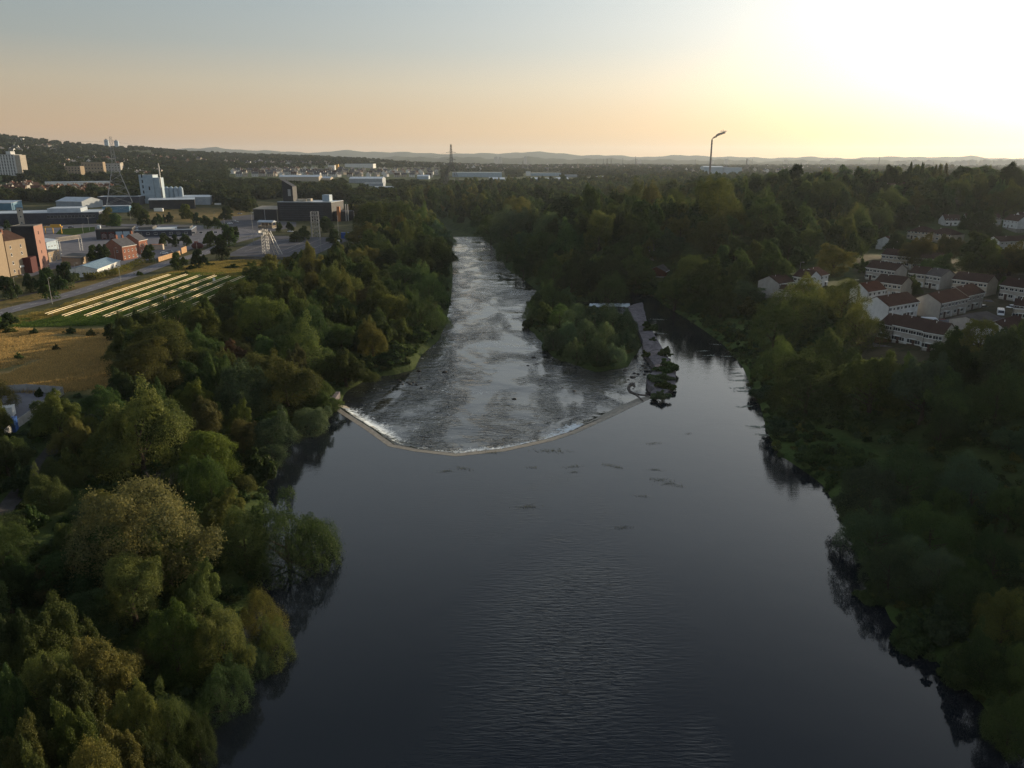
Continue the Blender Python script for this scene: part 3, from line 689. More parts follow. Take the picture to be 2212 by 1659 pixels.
K1 = [(300,738,120,13,'tall','gold'),(350,698,120,14,'tall','gold'),(262,800,80,9,'round','dark'),(430,665,78,13,'tall','olive'),(500,735,72,9,'round','red'),(660,700,125,11,'broad','olive'),
 (742,752,98,10,'round','olive'),(612,772,135,11,'broad','olive'),(520,795,125,11,'broad','willow'),(415,820,100,10,'round','lime'),(285,848,205,12,'broad','olive'),(235,900,125,11,'round','olive'),
 (112,842,118,10,'round','olive'),(440,870,95,9,'round','brown'),(512,865,64,8,'round','olive'),(580,900,125,9,'broad','willow'),(665,885,84,7,'broad','willow'),(690,840,84,8,'round','dark'),
 (440,932,118,10,'tall','lime'),(520,912,62,8,'tall','brown'),(552,975,76,6,'bush','dark'),(155,970,66,6,'bush','olive'),(0,940,95,8,'round','dark'),(285,1055,270,9,'broad','brown'),
 (475,1062,115,8,'round','olive'),(610,1095,200,8,'willow','green'),(668,1132,120,6.5,'willow','green'),(520,1115,140,8,'willow','mid'),(200,1135,200,10.5,'round','dark'),(270,1210,125,9.5,'tall','gold'),
 (355,1150,135,9,'round','olive'),(420,1225,115,8,'round','olive'),(90,1315,155,10,'round','olive'),(205,1370,145,10,'round','gold'),(15,1330,95,9,'round','dark'),(365,1315,115,9,'tall','lime'),
 (555,1290,105,8.5,'willow','gold'),(580,1350,115,7.5,'willow','olive'),(470,1330,125,8.5,'broad','olive'),(470,1440,115,7,'willow','dark'),(285,1490,95,8.5,'tall','gold'),(135,1430,145,10,'round','olive'),
 (50,1540,135,11,'round','gold'),(150,1520,125,11,'round','olive'),(350,1500,115,8,'willow','olive'),(70,1620,110,12,'round','olive'),(255,1570,125,9,'round','gold'),(335,1600,115,7,'broad','dark'),
 (10,1450,90,10,'round','dark'),(540,1400,80,6,'willow','willow'),(420,1560,80,6,'broad','dark'),(190,1620,110,11,'tall','gold'),(60,1090,60,4,'bush','green'),(110,1210,110,5,'bush','brown'),(30,1210,90,5,'bush','mid'),(50,1000,70,6,'bush','dark')]
for k in K1: key(*k, where=LBW, group='trees on the near left bank')
for u, v, w_, c in [(22,706,26,'olive'),(70,709,18,'mid'),(150,706,22,'olive'),(196,712,20,'brown'),(40,760,16,'olive'),(120,742,14,'brown'),(300,585,16,'olive'),(450,566,26,'mid'),(500,570,30,'green'),(540,566,24,'olive'),(415,574,26,'dark'),(398,585,20,'olive'),(8,835,20,'olive'),(80,838,16,'mid')]: key(u, v, w_, 2.2, 'bush', c, where='x', group='shrubs in the left field')
K2 = [(578,552,40,8,'tall','gold'),(620,557,48,8,'round','gold'),(645,556,32,8,'tall','olive'),(549,590,34,9,'tall','gold'),(527,610,74,9,'broad','olive'),(480,615,48,9,'round','gold'),(634,598,74,10,'round','brown'),
 (693,608,62,9,'round','olive'),(556,645,105,10,'broad','olive'),(650,640,95,11,'broad','olive'),(711,652,58,12,'round','dark'),(645,668,50,9,'round','mid'),(430,678,60,9,'round','dark'),(440,640,44,9,'cone','olive'),
 (771,570,62,9,'round','mid'),(731,530,38,8,'round','gold'),(788,485,58,10,'tall','brown'),(843,470,36,11,'tall','olive'),(800,440,70,14,'broad','olive'),(860,440,70,14,'broad','mid'),(905,448,62,13,'broad','mid'),
 (945,480,62,12,'round','willow'),(925,500,92,13,'broad','dark'),(955,516,56,12,'round','dark'),(900,535,75,12,'round','dark'),(868,530,78,12,'broad','olive'),(805,537,62,11,'round','gold'),(873,570,72,11,'willow','green'),
 (795,568,84,11,'broad','mid'),(730,575,84,11,'broad','olive'),(812,610,104,12,'broad','olive'),(845,640,68,12,'tall','gold'),(925,592,84,8,'willow','green'),(905,640,84,8,'willow','green'),(942,668,52,6,'willow','green'),
 (945,630,50,7,'bush','green'),(900,700,60,6,'bush','mid'),(870,740,60,4,'bush','mid'),(700,690,70,9,'round','dark'),(740,640,60,10,'round','mid'),(600,700,90,10,'broad','mid'),(490,690,70,9,'round','olive'),
 (835,760,60,3.5,'bush','green'),(790,770,50,3.5,'bush','green'),(930,540,50,11,'round','mid'),(860,690,50,8,'round','olive'),(780,690,70,9,'round','mid'),(760,500,30,8,'tall','brown'),(815,500,34,9,'tall','olive')]
for k in K2: key(*k, where='in the wood on the left bank', group='trees in the wood on the left bank')
K3 = [(1195,622,62,9,'broad','mid'),(1222,628,54,8.5,'round','mid'),(1160,640,46,7.5,'round','mid'),(1148,662,40,6,'willow','mid'),(1180,660,50,7,'round','mid'),(1210,665,50,7.5,'willow','green'),
 (1245,668,56,8,'willow','willow'),(1285,672,54,8,'willow','willow'),(1325,672,56,8,'willow','green'),(1355,680,48,7,'willow','willow'),(1265,700,54,6.5,'willow','willow'),(1225,705,54,6.5,'willow','willow'),(1310,708,58,6.5,'willow','willow'),
 (1350,718,46,5.5,'willow','green'),(1195,715,48,5,'willow','willow'),(1290,742,60,5,'willow','willow'),(1245,748,50,4.5,'willow','willow'),(1330,752,44,4,'willow','green'),(1220,752,30,3,'bush','green'),(1185,738,30,3,'bush','willow'),(1370,735,26,3,'bush','mid'),(1300,775,34,2.5,'bush','mid'),(1140,690,30,3.5,'bush','mid')]
for k in K3: key(*k, where='on the river island', group='trees on the river island')
K4 = [(1105,452,80,13,'willow','willow'),(1150,455,75,13,'willow','willow'),(1183,462,64,12,'willow','willow'),(1060,470,62,13,'willow','mid'),(1125,428,62,15,'broad','gold'),(1170,403,44,16,'tall','mid'),(1277,405,52,16,'round','mid'),
 (1330,400,68,17,'broad','gold'),(1390,394,84,17,'broad','gold'),(1470,392,90,17,'broad','olive'),(1555,390,84,17,'broad','olive'),(1296,460,62,20,'tall','gold'),(1258,456,54,15,'round','olive'),(1315,446,64,15,'round','mid'),
 (1352,445,58,15,'round','dark'),(1225,487,95,13,'broad','green'),(1134,502,50,10,'tall','willow'),(1180,506,74,11,'broad','green'),(1375,465,72,14,'round','dark'),(1357,506,62,11,'round','mid'),(1447,500,68,12,'round','willow'),
 (1500,458,44,14,'tall','mid'),(1550,462,94,14,'broad','olive'),(1472,472,50,13,'round','olive'),(1412,480,52,13,'round','mid'),(1375,538,92,11,'round','mid'),(1310,560,90,10,'broad','dark'),(1250,545,80,10,'round','dark'),
 (1320,595,80,7,'willow','mid'),(1235,585,70,8,'willow','dark'),(1400,610,64,5,'bush','mid'),(1195,560,60,8,'willow','mid'),(1130,560,50,6,'willow','dark'),(1095,520,50,9,'willow','mid'),(1440,600,60,5,'bush','dark'),
 (1493,557,86,19,'broad','dark'),(1535,562,84,19,'round','dark'),(1610,543,88,19,'round','dark'),(1675,525,74,19,'round','dark'),(1728,535,48,9,'round','mid'),(1806,531,74,12,'tall','gold'),(1460,600,80,9,'round','dark'),
 (1560,615,80,8,'round','dark'),(1800,392,78,16,'broad','dark'),(1977,390,54,15,'round','mid'),(1956,412,112,15,'broad','olive'),(2018,428,42,13,'round','dark'),(2095,388,112,16,'broad','olive'),(2180,400,74,15,'broad','olive'),(2119,457,76,13,'round','dark'),
 (1719,358,48,22,'round','dark'),(1864,366,52,20,'round','dark'),(1932,360,56,20,'round','dark'),(1980,350,66,22,'round','dark'),(2033,353,62,22,'round','brown'),(2084,362,56,20,'round','dark'),(2140,366,50,18,'round','dark'),(2185,356,76,22,'round','dark'),
 (1640,470,60,14,'round','dark'),(1700,480,60,12,'round','dark'),(1590,510,60,11,'round','dark'),(1750,470,50,12,'round','mid'),(1840,440,60,13,'round','dark'),(1890,430,50,13,'round','mid'),(1650,420,80,15,'broad','dark'),(1730,415,70,15,'round','dark')]
for k in K4: key(*k, where='in the wood beyond the right bank', group='trees in the wood beyond the right bank')
K5 = [(1790,602,150,12,'willow','olive'),(1720,625,112,11,'willow','mid'),(1862,662,104,9,'willow','gold'),(1680,662,100,9,'willow','olive'),(1633,645,58,6,'bush','olive'),(1800,724,112,9,'round','olive'),(1755,775,150,8,'broad','dark'),(1690,740,90,7,'willow','dark'),
 (1950,772,235,14,'round','mid'),(2120,714,210,15,'round','mid'),(2200,700,90,15,'round','olive'),(2127,695,80,11,'tall','gold'),(2060,800,120,12,'round','dark'),(1895,1020,135,6,'broad','green'),(1970,978,132,6,'willow','mid'),(2110,1000,145,8,'willow','willow'),
 (1900,1105,135,7,'willow','green'),(2020,1100,135,7.5,'willow','mid'),(1975,1170,115,6.5,'willow','green'),(2120,1210,95,7,'round','mid'),(2185,1265,115,8,'round','olive'),(2040,1190,105,7,'willow','mid'),(1930,1185,125,5.5,'willow','willow'),
 (2090,1250,110,6,'broad','mid'),(2040,1300,95,5,'bush','mid'),(2140,1370,115,7,'broad','dark'),(2200,1500,95,7,'broad','dark'),(2190,1050,90,8,'round','dark'),(2060,1060,90,7,'round','dark'),(1850,880,80,5,'bush','dark'),(1980,1350,90,4.5,'bush','dark'),
 (2080,1400,90,4.5,'bush','dark'),(2160,1150,90,8,'willow','mid'),(1650,830,60,3.5,'bush','mid'),(1690,900,70,3.5,'bush','green'),(1760,960,70,3.5,'bush','mid'),(1830,960,70,4,'bush','dark'),(2205,1390,90,7,'round','dark'),(1890,1250,70,4,'bush','dark')]
for k in K5: key(*k, where='on the near right bank', group='trees on the near right bank')
K6 = [(1968,594,52,7,'round','olive'),(2130,507,92,11,'cone','dark'),(2135,520,84,11,'round','dark'),(2035,550,62,9,'round','dark'),(1992,507,84,10,'round','brown'),(2055,512,64,9,'round','brown'),(2192,522,76,10,'round','brown'),
 (1940,505,60,8,'round','dark'),(1870,560,40,6,'bush','mid'),(2005,560,44,8,'round','dark'),(2180,600,40,5,'bush','dark')]
for k in K6: key(*k, where='among the terraced houses', group='trees among the terraced houses')
K7 = [(15,597,42,7.5),(60,592,34,7),(100,582,52,8),(136,568,46,8),(200,531,34,8),(217,529,34,8),(319,529,32,6),(381,546,34,5.5),(426,540,34,5.5),(475,515,38,8),(490,486,40,8),(451,500,28,6),(467,470,20,6),(445,466,24,6),(422,460,20,6),
 (11,677,34,5),(235,700,30,4.5),(12,476,20,7),(505,490,24,7),(350,505,22,6),(375,507,22,6),(400,505,22,6)]
for u, v, w_, H in K7: key(u, v, w_, H, 'street', random.choice(['dark', 'mid', 'dark']), where='beside the road and buildings', group='street trees on the left')
for u, v, w_, H, kd, c in [(400,442,28,13,'round','lime'),(230,449,36,14,'round','gold'),(246,462,32,10,'round','mid'),(365,459,14,9,'cone','dark'),(343,462,14,9,'cone','dark'),(353,464,8,7,'cone','dark'),(302,468,15,8,'cone','dark'),(318,470,12,7,'cone','dark'),(332,468,12,8,'cone','dark'),(293,440,38,14,'round','dark'),(487,446,26,12,'round','dark'),
   (640,500,26,7,'cone','dark'),(655,490,26,9,'cone','mid'),(705,470,30,11,'tall','dark'),(720,495,30,9,'round','dark'),(625,480,18,7,'street','dark'),(600,480,18,7,'street','dark'),(636,545,20,4,'cone','dark'),(671,545,18,4,'cone','dark')]:
    key(u, v, w_, H, kd, c, where='near the car park and buildings', group='trees near the car park')

# random fill of the woods, thinned round the trees above
def fill(polyP, z, space, n, keepf=None, seed=1):
    r = random.Random(seed); poly = [p[1:] if p[0] == 'w' else at(*p, z) for p in polyP]
    xs = [p[0] for p in poly]; ys = [p[1] for p in poly]
    X = np.array([r.uniform(min(xs), max(xs)) for _ in range(n)]); Y = np.array([r.uniform(min(ys), max(ys)) for _ in range(n)])
    ok = inside(X, Y, poly) & (river_sd(X, Y) > 2.5)
    if keepf is not None: ok &= keepf(X, Y)
    X, Y = X[ok], Y[ok]; cell = {}; res = []
    for x, y in zip(X, Y):
        sp = space(x, y) if callable(space) else space
        i, j = int(x//sp), int(y//sp)
        if any((x-a)**2+(y-b)**2 < sp*sp for q in (-1, 0, 1) for p in (-1, 0, 1) for a, b in cell.get((i+q, j+p), ())): continue
        cell.setdefault((i, j), []).append((x, y)); res.append((x, y))
    return res
shoreL = [(0,1700)]+[(u, v) for u, v in left_P0]
WL = [(-300,1800),(-300,900),(0,900),(70,960),(170,900),(245,850),(262,792),(330,740),(400,722),(480,682),(540,645),(600,612),(700,603),(780,565),(805,520),(860,480),(880,448)]+left_P1[::-1]+left_P0[::-1]
PATHP = [(-20,1140),(60,1040),(120,965),(190,905),(235,850)]
def offpath(X, Y):
    pw = [at(u, v, 6) for u, v in PATHP]
    return seg_dist(X, Y, pw, False) > 4.0
def W_(u, v): x, y, _ = atg(u, v); return ('w', x, y)
WR = right_P1+[(1268,650),(1420,655),(1480,690),(1640,650),(1650,600),W_(1760,560),W_(1850,560),W_(1885,535),W_(1955,500),W_(2030,466),W_(2300,452),('w',620,700),('w',900,1150),('w',700,1500),(1500,397),(1150,405),(1000,414),(900,428),(850,440),(860,458)]
WN = right_P0[3:]+[(2300,1700),(2400,1300),(2400,800),(2160,850),(2090,850),(1960,850),(1850,835),(1780,765),(1700,720),(1640,690)]
def farther(mind):
    T = np.array([(x, y, r_) for x, y, r_ in TREES])
    def f(X, Y):
        ok = np.ones(X.shape, bool)
        for x, y, r_ in T: ok &= (X-x)**2+(Y-y)**2 > (r_*.85+mind)**2
        return ok
    return f
cand = []
ff = farther(1.5)
for (x, y) in fill(WL, 6, lambda x, y: 8.2, 9000, lambda X, Y: ff(X, Y) & offpath(X, Y), 2): cand.append((x, y, 'in the wood on the left bank', 'trees in the wood on the left bank'))
for (x, y) in fill(WR, 8, lambda x, y: 10.5, 26000, ff, 3): cand.append((x, y, 'in the wood beyond the right bank', 'trees in the wood beyond the right bank'))
for (x, y) in fill(WN, 9, lambda x, y: 10., 5000, lambda X, Y: ff(X, Y) & (river_sd(X, Y) > 23), 4): cand.append((x, y, 'on the near right bank', 'trees on the near right bank'))
# town edge and far countryside: scattered woods seen one behind the other
KEEPOUT = []        # filled with polygons (photo points at ground level) that must stay open
def pxdist(x, y): return proj(x, y, 8.)
infr = lambda x, y: (lambda p: -80 < p[0] < 2292 and p[1] < 1740 and p[2] > 0)(proj(x, y, 12.))
mixL = ['olive']*5+['mid']*5+['dark']*5+['gold']*2+['brown']+['green']
mixR = ['dark']*7+['mid']*5+['olive']*4+['green']
for x, y, wh, gr in cand:
    sd = float(river_sd(np.array([x]), np.array([y]))[0]); di = math.hypot(x, y)
    k = random.choice(['round', 'round', 'broad', 'tall', 'willow']) if sd > 8 else random.choice(['willow', 'willow', 'broad'])
    wd = random.uniform(7.5, 11); H = random.uniform(8, 12)
    if di < 170 and k != 'bush': H *= .8; wd *= .85
    if x > 30 and y > 400: H = random.uniform(10, 15); wd = random.uniform(10, 15)
    if x > 30 and y > 620 and x < 330: H *= .72
    elif di > 400 and not (x > 30 and y > 400): H = random.uniform(10, 14); wd = random.uniform(9, 13)
    q_ = random.choice([.6, .75, .9, 1, 1.2, 1.42]); H *= q_; wd *= .5+.5*q_
    if sd < 8: H *= .6; wd *= .8
    plant(x, y, gz(x, y), wd, H, k, random.choice(mixL if x < 0 else mixR), wh, gr)
for a_ in ALL:
    if not infr(a_[1], a_[2]): a_[0] = -1
ALL.sort(key=lambda a_: -a_[0])
NONE_ = 390
for a_ in ALL[:NONE_]: make_tree(*a_[1:])
rest = ALL[NONE_:]; print('trees', len(ALL))

# everything too far or too many to count: instanced woods (geometry nodes)
def gn_stuff(name, pts, protos, kindlabel, label, cat, tints=None):
    """pts rows: x, y, z, scale_xy, scale_z, rot, idx"""
    P = np.array(pts, float)
    c = bpy.data.collections.new(name+'_sources')
    for i, me in enumerate(protos):
        o = bpy.data.objects.new(f'{name}_source_{i:02d}', me); c.objects.link(o)
    me = bpy.data.meshes.new(name); me.vertices.add(len(P)); me.vertices.foreach_set('co', np.ascontiguousarray(P[:, :3], np.float32).ravel())
    a = me.attributes.new('scl', 'FLOAT_VECTOR', 'POINT'); a.data.foreach_set('vector', np.stack([P[:, 3], P[:, 3], P[:, 4]], 1).astype(np.float32).ravel())
    a = me.attributes.new('rot', 'FLOAT', 'POINT'); a.data.foreach_set('value', P[:, 5].astype(np.float32))
    a = me.attributes.new('idx', 'INT', 'POINT'); a.data.foreach_set('value', P[:, 6].astype(np.int32))
    if tints is not None: a = me.attributes.new('tint', 'FLOAT_VECTOR', 'POINT'); a.data.foreach_set('vector', np.array(tints, np.float32).ravel())
    o = bpy.data.objects.new(name, me); col.objects.link(o)
    g = bpy.data.node_groups.new(name, 'GeometryNodeTree')
    g.interface.new_socket('Geometry', in_out='INPUT', socket_type='NodeSocketGeometry'); g.interface.new_socket('Geometry', in_out='OUTPUT', socket_type='NodeSocketGeometry')
    N = g.nodes.new; L = g.links.new
    gi = N('NodeGroupInput'); go = N('NodeGroupOutput'); ip = N('GeometryNodeInstanceOnPoints'); ci = N('GeometryNodeCollectionInfo')
    ci.inputs['Collection'].default_value = c; ci.inputs['Separate Children'].default_value = True; ci.inputs['Reset Children'].default_value = True
    def attr(nm, ty):
        q = N('GeometryNodeInputNamedAttribute'); q.data_type = ty; q.inputs['Name'].default_value = nm; return q.outputs[0]
    cx = N('ShaderNodeCombineXYZ'); L(attr('rot', 'FLOAT'), cx.inputs[2])
    m2p = N('GeometryNodeMeshToPoints'); L(gi.outputs[0], m2p.inputs[0])
    L(m2p.outputs[0], ip.inputs['Points']); L(ci.outputs[0], ip.inputs['Instance']); ip.inputs['Pick Instance'].default_value = True
    L(attr('idx', 'INT'), ip.inputs['Instance Index']); L(cx.outputs[0], ip.inputs['Rotation']); L(attr('scl', 'FLOAT_VECTOR'), ip.inputs['Scale']); L(ip.outputs[0], go.inputs[0])
    md = o.modifiers.new('scatter', 'NODES'); md.node_group = g
    tag(o, label, cat, kind='stuff')
    return o
WK = ['round', 'broad', 'tall', 'willow']
mid_protos = []
for i, k in enumerate(WK):
    a, H, z0, shp, *_ = KIND[k]
    for q in range(2): mid_protos.append(crown_mesh('wood_crown', M['leaf_tint'], 900+i*2+q, a, H, z0*.5, shp, 9000, .33, 40, droop=.05))
near_protos = []
for k in WK:
    for q in range(2):
        m_ = PROTO[k][q][0].copy(); m_.materials.clear(); m_.materials.append(M['leaf_tint']); near_protos.append(m_)
far_protos = [crown_mesh('far_crown', M['leaf_far'], 950+i, 5.4, 9.5, .2, 'spread' if i % 2 else 'round', 900, 1.0, 14) for i in range(4)]
bush_protos = [crown_mesh('under_bush', M['leaf_tint'], 980+i, 1.5, 1.9, .02, 'spread', 900, .19, 10) for i in range(4)]
pts = []; tn = []
for _, x, y, z, wid, hei, kind, colr, *_r in rest:
    k = WK.index(kind) if kind in WK else 0; a, H = KIND[WK[k]][:2]; near = math.hypot(x, y) < 330
    pts.append((x, y, z-.2, wid/2/a, hei/H, random.uniform(0, 6.28), k*2+random.randrange(2)+(0 if near else 8))); tn.append(tint(colr))
gn_stuff('woodland', pts, near_protos+mid_protos, '', 'continuous dark green woodland filling the ground behind the river banks', 'woodland', tn)
# the wooded slope just outside the right side of the view, which shades the estate
r = random.Random(77); ex = []; et = []
for i in range(5200):
    x = r.uniform(180, 900); y = r.uniform(120, 1100)
    if proj(x, y, 10)[0] < 2265: continue
    k = r.randrange(8); ex.append((x, y, gz(x, y)-.3, r.uniform(1.1, 1.7), r.uniform(1.5, 2.1), r.uniform(0, 6), k)); et.append(tint('dark'))
gn_stuff('side_woodland', ex, mid_protos, '', 'wooded slope raised beyond the right edge to shade the estate', 'woodland', et)
# ------------------------------------------------------------------ far woods, scattered between the roofs
OPEN = [  # open ground in photo points (ground level), kept free of far trees
 [(-50,700),(-50,441),(60,438),(200,438),(290,441),(330,425),(395,425),(470,440),(545,462),(545,435),(600,428),(760,436),(770,470),(760,520),(690,560),(560,590),(430,690),(240,850),(-50,860)],
 [(-20,430),(-20,392),(70,398),(240,394),(250,428),(80,428)],[(-30,390),(-30,366),(66,366),(66,390)],
 [(140,388),(140,368),(270,362),(270,386)],[(600,400),(600,384),(720,384),(720,404)],[(745,420),(745,388),(850,396),(855,420)],[(490,390),(490,364),(955,362),(955,392)],
 [(965,394),(965,371),(1095,371),(1095,394)],[(1045,408),(1050,386),(1370,380),(1370,402)],[(1125,386),(1130,373),(1215,372),(1215,388)],[(1510,386),(1515,366),(1610,366),(1610,386)],[(895,392),(895,378),(930,378),(930,394)],[(735,368),(735,356),(815,356),(815,368)]]
def far_pts():
    r = np.random.default_rng(11)
    res = []
    n = 66000
    # even coverage in depth: more samples near, fewer far
    rr = 700*np.exp(r.random(n)*np.log(9000/700)); az = np.radians(r.uniform(-48, 40, n))
    X = rr*np.sin(az); Y = rr*np.cos(az)
    Z = gh(X, Y)
    dd = Y*CP-(Z-CAMH)*SP; up = Y*SP+(Z-CAMH)*CP
    U = CX+F*X/dd; V = CY-F*up/dd
    ok = V > 100
    for pg in OPEN: ok &= ~inside(U, V, pg)
    for pg in (WL, WR): ok &= ~(inside(X, Y, [p[1:] if p[0] == 'w' else at(*p, 8) for p in pg]))
    ok &= ~((X > 150) & (X < 700) & (Y < 560))
    ok &= river_sd(X, Y) > 4
    # density falls with distance and is broken up by a patch noise
    pn = vnoise(X, Y, 260, 21)*.6+vnoise(X, Y, 90, 22)*.4
    dens = np.interp(rr, [700, 1500, 3000, 9000], [1, .9, .55, .38])
    ok &= r.random(n) < dens*np.clip((pn-.18)*3.0, .1, 1)
    X, Y, Z, rr, U, V = X[ok], Y[ok], Z[ok], rr[ok], U[ok], V[ok]
    for x, y, z, q, u, v in zip(X, Y, Z, rr, U, V):
        s = random.uniform(.75, 1.35)*(1+q/6500)
        hs = s*random.uniform(.8, 1.15)/(1+max(q-2500, 0)/9000)
        if q > 1150: hs *= .72
        if (955 < u < 1420 and 380 < v < 418) or (490 < u < 955 and 380 < v < 404) or (1490 < u < 1620 and 376 < v < 396): hs *= .55
        res.append((x, y, z-.3, s, hs, random.uniform(0, 6.28), random.randrange(4)))
    return res
fp = far_pts()
print('far trees', len(fp), 'wood', len(pts))
gn_stuff('far_woodland', fp, far_protos, '', 'dark tree belts and wooded hillside between the distant roofs', 'woodland')
# undergrowth on the banks
def under():
    r = np.random.default_rng(5); res = []
    X = r.uniform(-110, 130, 30000); Y = r.uniform(30, 380, 30000); sd = river_sd(X, Y)
    Z = gh(X, Y); dd = Y*CP-(Z-CAMH)*SP; U = CX+F*X/dd; V = CY-F*(Y*SP+(Z-CAMH)*CP)/dd
    ok = (sd > .2) & (U > -60) & (U < 2270) & (V < 1750) & (sd < 60)
    pw = [at(u, v, 6) for u, v in PATHP]; ok &= seg_dist(X, Y, pw, False) > 2.2
    ok &= ~inside(X, Y, wpoly([(-200,860),(-200,690),(235,695),(330,690),(240,850)])) & ~inside(X, Y, wpoly([(1860,740),(1900,775),(2150,780),(2300,780),(2300,560),(1850,560)], 11))
    ok &= ~inside(X, Y, wpoly([(-200,960),(-200,850),(160,850),(0,960)]))
    ok &= (r.random(len(X)) < np.where(sd < 9, .8, .34))
    for x, y, z, s in zip(X[ok], Y[ok], Z[ok], sd[ok]):
        k = random.uniform(.45, 1.0)*(1.0 if s > 3 else .75)
        res.append((x, y, z-.1, k, k*random.uniform(.5, 1.1), random.uniform(0, 6.28), random.randrange(4)))
    return res
up_ = under(); print('undergrowth', len(up_))
gn_stuff('undergrowth', up_, bush_protos, '', 'low tangled scrub and tall weeds covering both river banks', 'undergrowth', [tint(random.choice(['green', 'mid', 'green', 'olive', 'dark', 'willow'])) for _ in up_])
# tall grass in the dry meadow and rack field
def grass_tuft(seed):
    r = np.random.default_rng(seed); n = 160; p = np.stack([r.uniform(-1.6, 1.6, n), r.uniform(-1.6, 1.6, n), np.zeros(n)], 1)
    t = np.stack([r.normal(0, .16, n), r.normal(0, .16, n), r.uniform(.35, .75, n)], 1); w_ = r.normal(0, 1, (n, 3)); w_[:, 2] = 0; w_ = w_/np.linalg.norm(w_, axis=1)[:, None]*.05
    v = np.stack([p-w_, p+w_, p+t+w_*.4, p+t-w_*.4], 1).reshape(-1, 3)
    return v, np.arange(4*n).reshape(-1, 4), np.repeat(r.random(n), 4)
def leafcol(name, c):
    m = M['leaf'].copy(); m.name = name; n = m.node_tree
    for q in list(n.nodes):
        if q.type == 'OBJECT_INFO':
            rgb = n.nodes.new('ShaderNodeRGB'); rgb.outputs[0].default_value = (*c, 1)
            for l in list(n.links):
                if l.from_node == q: n.links.new(rgb.outputs[0], l.to_socket)
    return m
M['drygrass'] = leafcol('dry_grass', (.42,.31,.15)); M['greengrass'] = leafcol('green_grass', (.085,.14,.036)); M['strawgrass'] = leafcol('straw_grass', (.25,.21,.075))
def tufts(name, polyP, n, m, label, hs=1.0):
    poly = wpoly(polyP); xs = [p[0] for p in poly]; ys = [p[1] for p in poly]; r = np.random.default_rng(len(name))
    X = r.uniform(min(xs), max(xs), n); Y = r.uniform(min(ys), max(ys), n); ok = inside(X, Y, poly); X, Y = X[ok], Y[ok]; Z = gh(X, Y)
    pn = vnoise(X, Y, 11, 31); k = pn > .12; X, Y, Z, pn = X[k], Y[k], Z[k], pn[k]
    protos = [npmesh('tuft', *grass_tuft(70+i)[:2], [m], False, {'lv': grass_tuft(70+i)[2]}) for i in range(3)]
    gn_stuff(name, [(x, y, z, random.uniform(.8, 1.3), hs*random.uniform(.5, 1.3)*(.5+p), random.uniform(0, 6.28), random.randrange(3)) for x, y, z, p in zip(X, Y, Z, pn)], protos, '', label, 'grass')
tufts('dry_grass', [(-120,850),(-120,712),(60,712),(232,715),(228,842)], 3800, M['drygrass'], 'tall dry brown grass in the open meadow at the left edge')
tufts('field_grass', [(-120,708),(-100,692),(110,690),(370,592),(560,590),(560,600),(340,700)], 5200, M['greengrass'], 'green rough grass under the rows of metal racks', .9)
tufts('verge_grass', [(-80,722),(130,664),(260,622),(372,588),(440,566),(600,562),(560,600),(380,598),(150,680)], 5200, M['strawgrass'], 'straw coloured long grass on the verge below the road', .9)

# ------------------------------------------------------------------ weir, wall, driftwood, stones
def crest_body():
    P = np.array(crest); P = np.vstack([P[0]+(P[0]-P[1])*.6, P])
    t = np.gradient(P, axis=0); t /= np.hypot(t[:, 0], t[:, 1])[:, None]; n = np.stack([-t[:, 1], t[:, 0]], 1)
    mb = MB(); prof = [(-.5, -2.6), (-.5, .035), (.9, .05), (1.5, -.22), (4.6, -1.42), (4.6, -2.6)]
    k = len(prof); vs = []
    for p, q in zip(P, n):
        for o_, z in prof: vs.append((p[0]+q[0]*o_, p[1]+q[1]*o_, z))
    fs = [(i*k+j, (i+1)*k+j, (i+1)*k+(j+1) % k, i*k+(j+1) % k) for i in range(len(P)-1) for j in range(k)]
    mb.add(vs, fs); mb.add(vs[:k], [tuple(range(k))]); mb.add(vs[-k:], [tuple(range(k-1, -1, -1))])
    M['crest'] = mat('weir_concrete', (.30,.27,.22), .6, (.19,.17,.145), .8, .4)
    o = mb.build('weir', M['crest'])
    tag(o, 'long angled concrete weir crest with white water breaking behind it', 'weir')
    mb = MB()
    for i in range(2): pass
    x, y = crest[0]
    mb.box(x-2.2, y-1.2, -1.5, x-.6, y+5.5, 1.1); mb.box(x-2.0, y+5.5, -1.5, x-.9, y+11, .8); mb.box(x-2.6, y-2.4, -1.5, x-.2, y-1.2, .75)
    tag(mb.build('abutment', M['stone']), 'dark stone abutment at the left end of the weir', 'abutment')
crest_body()
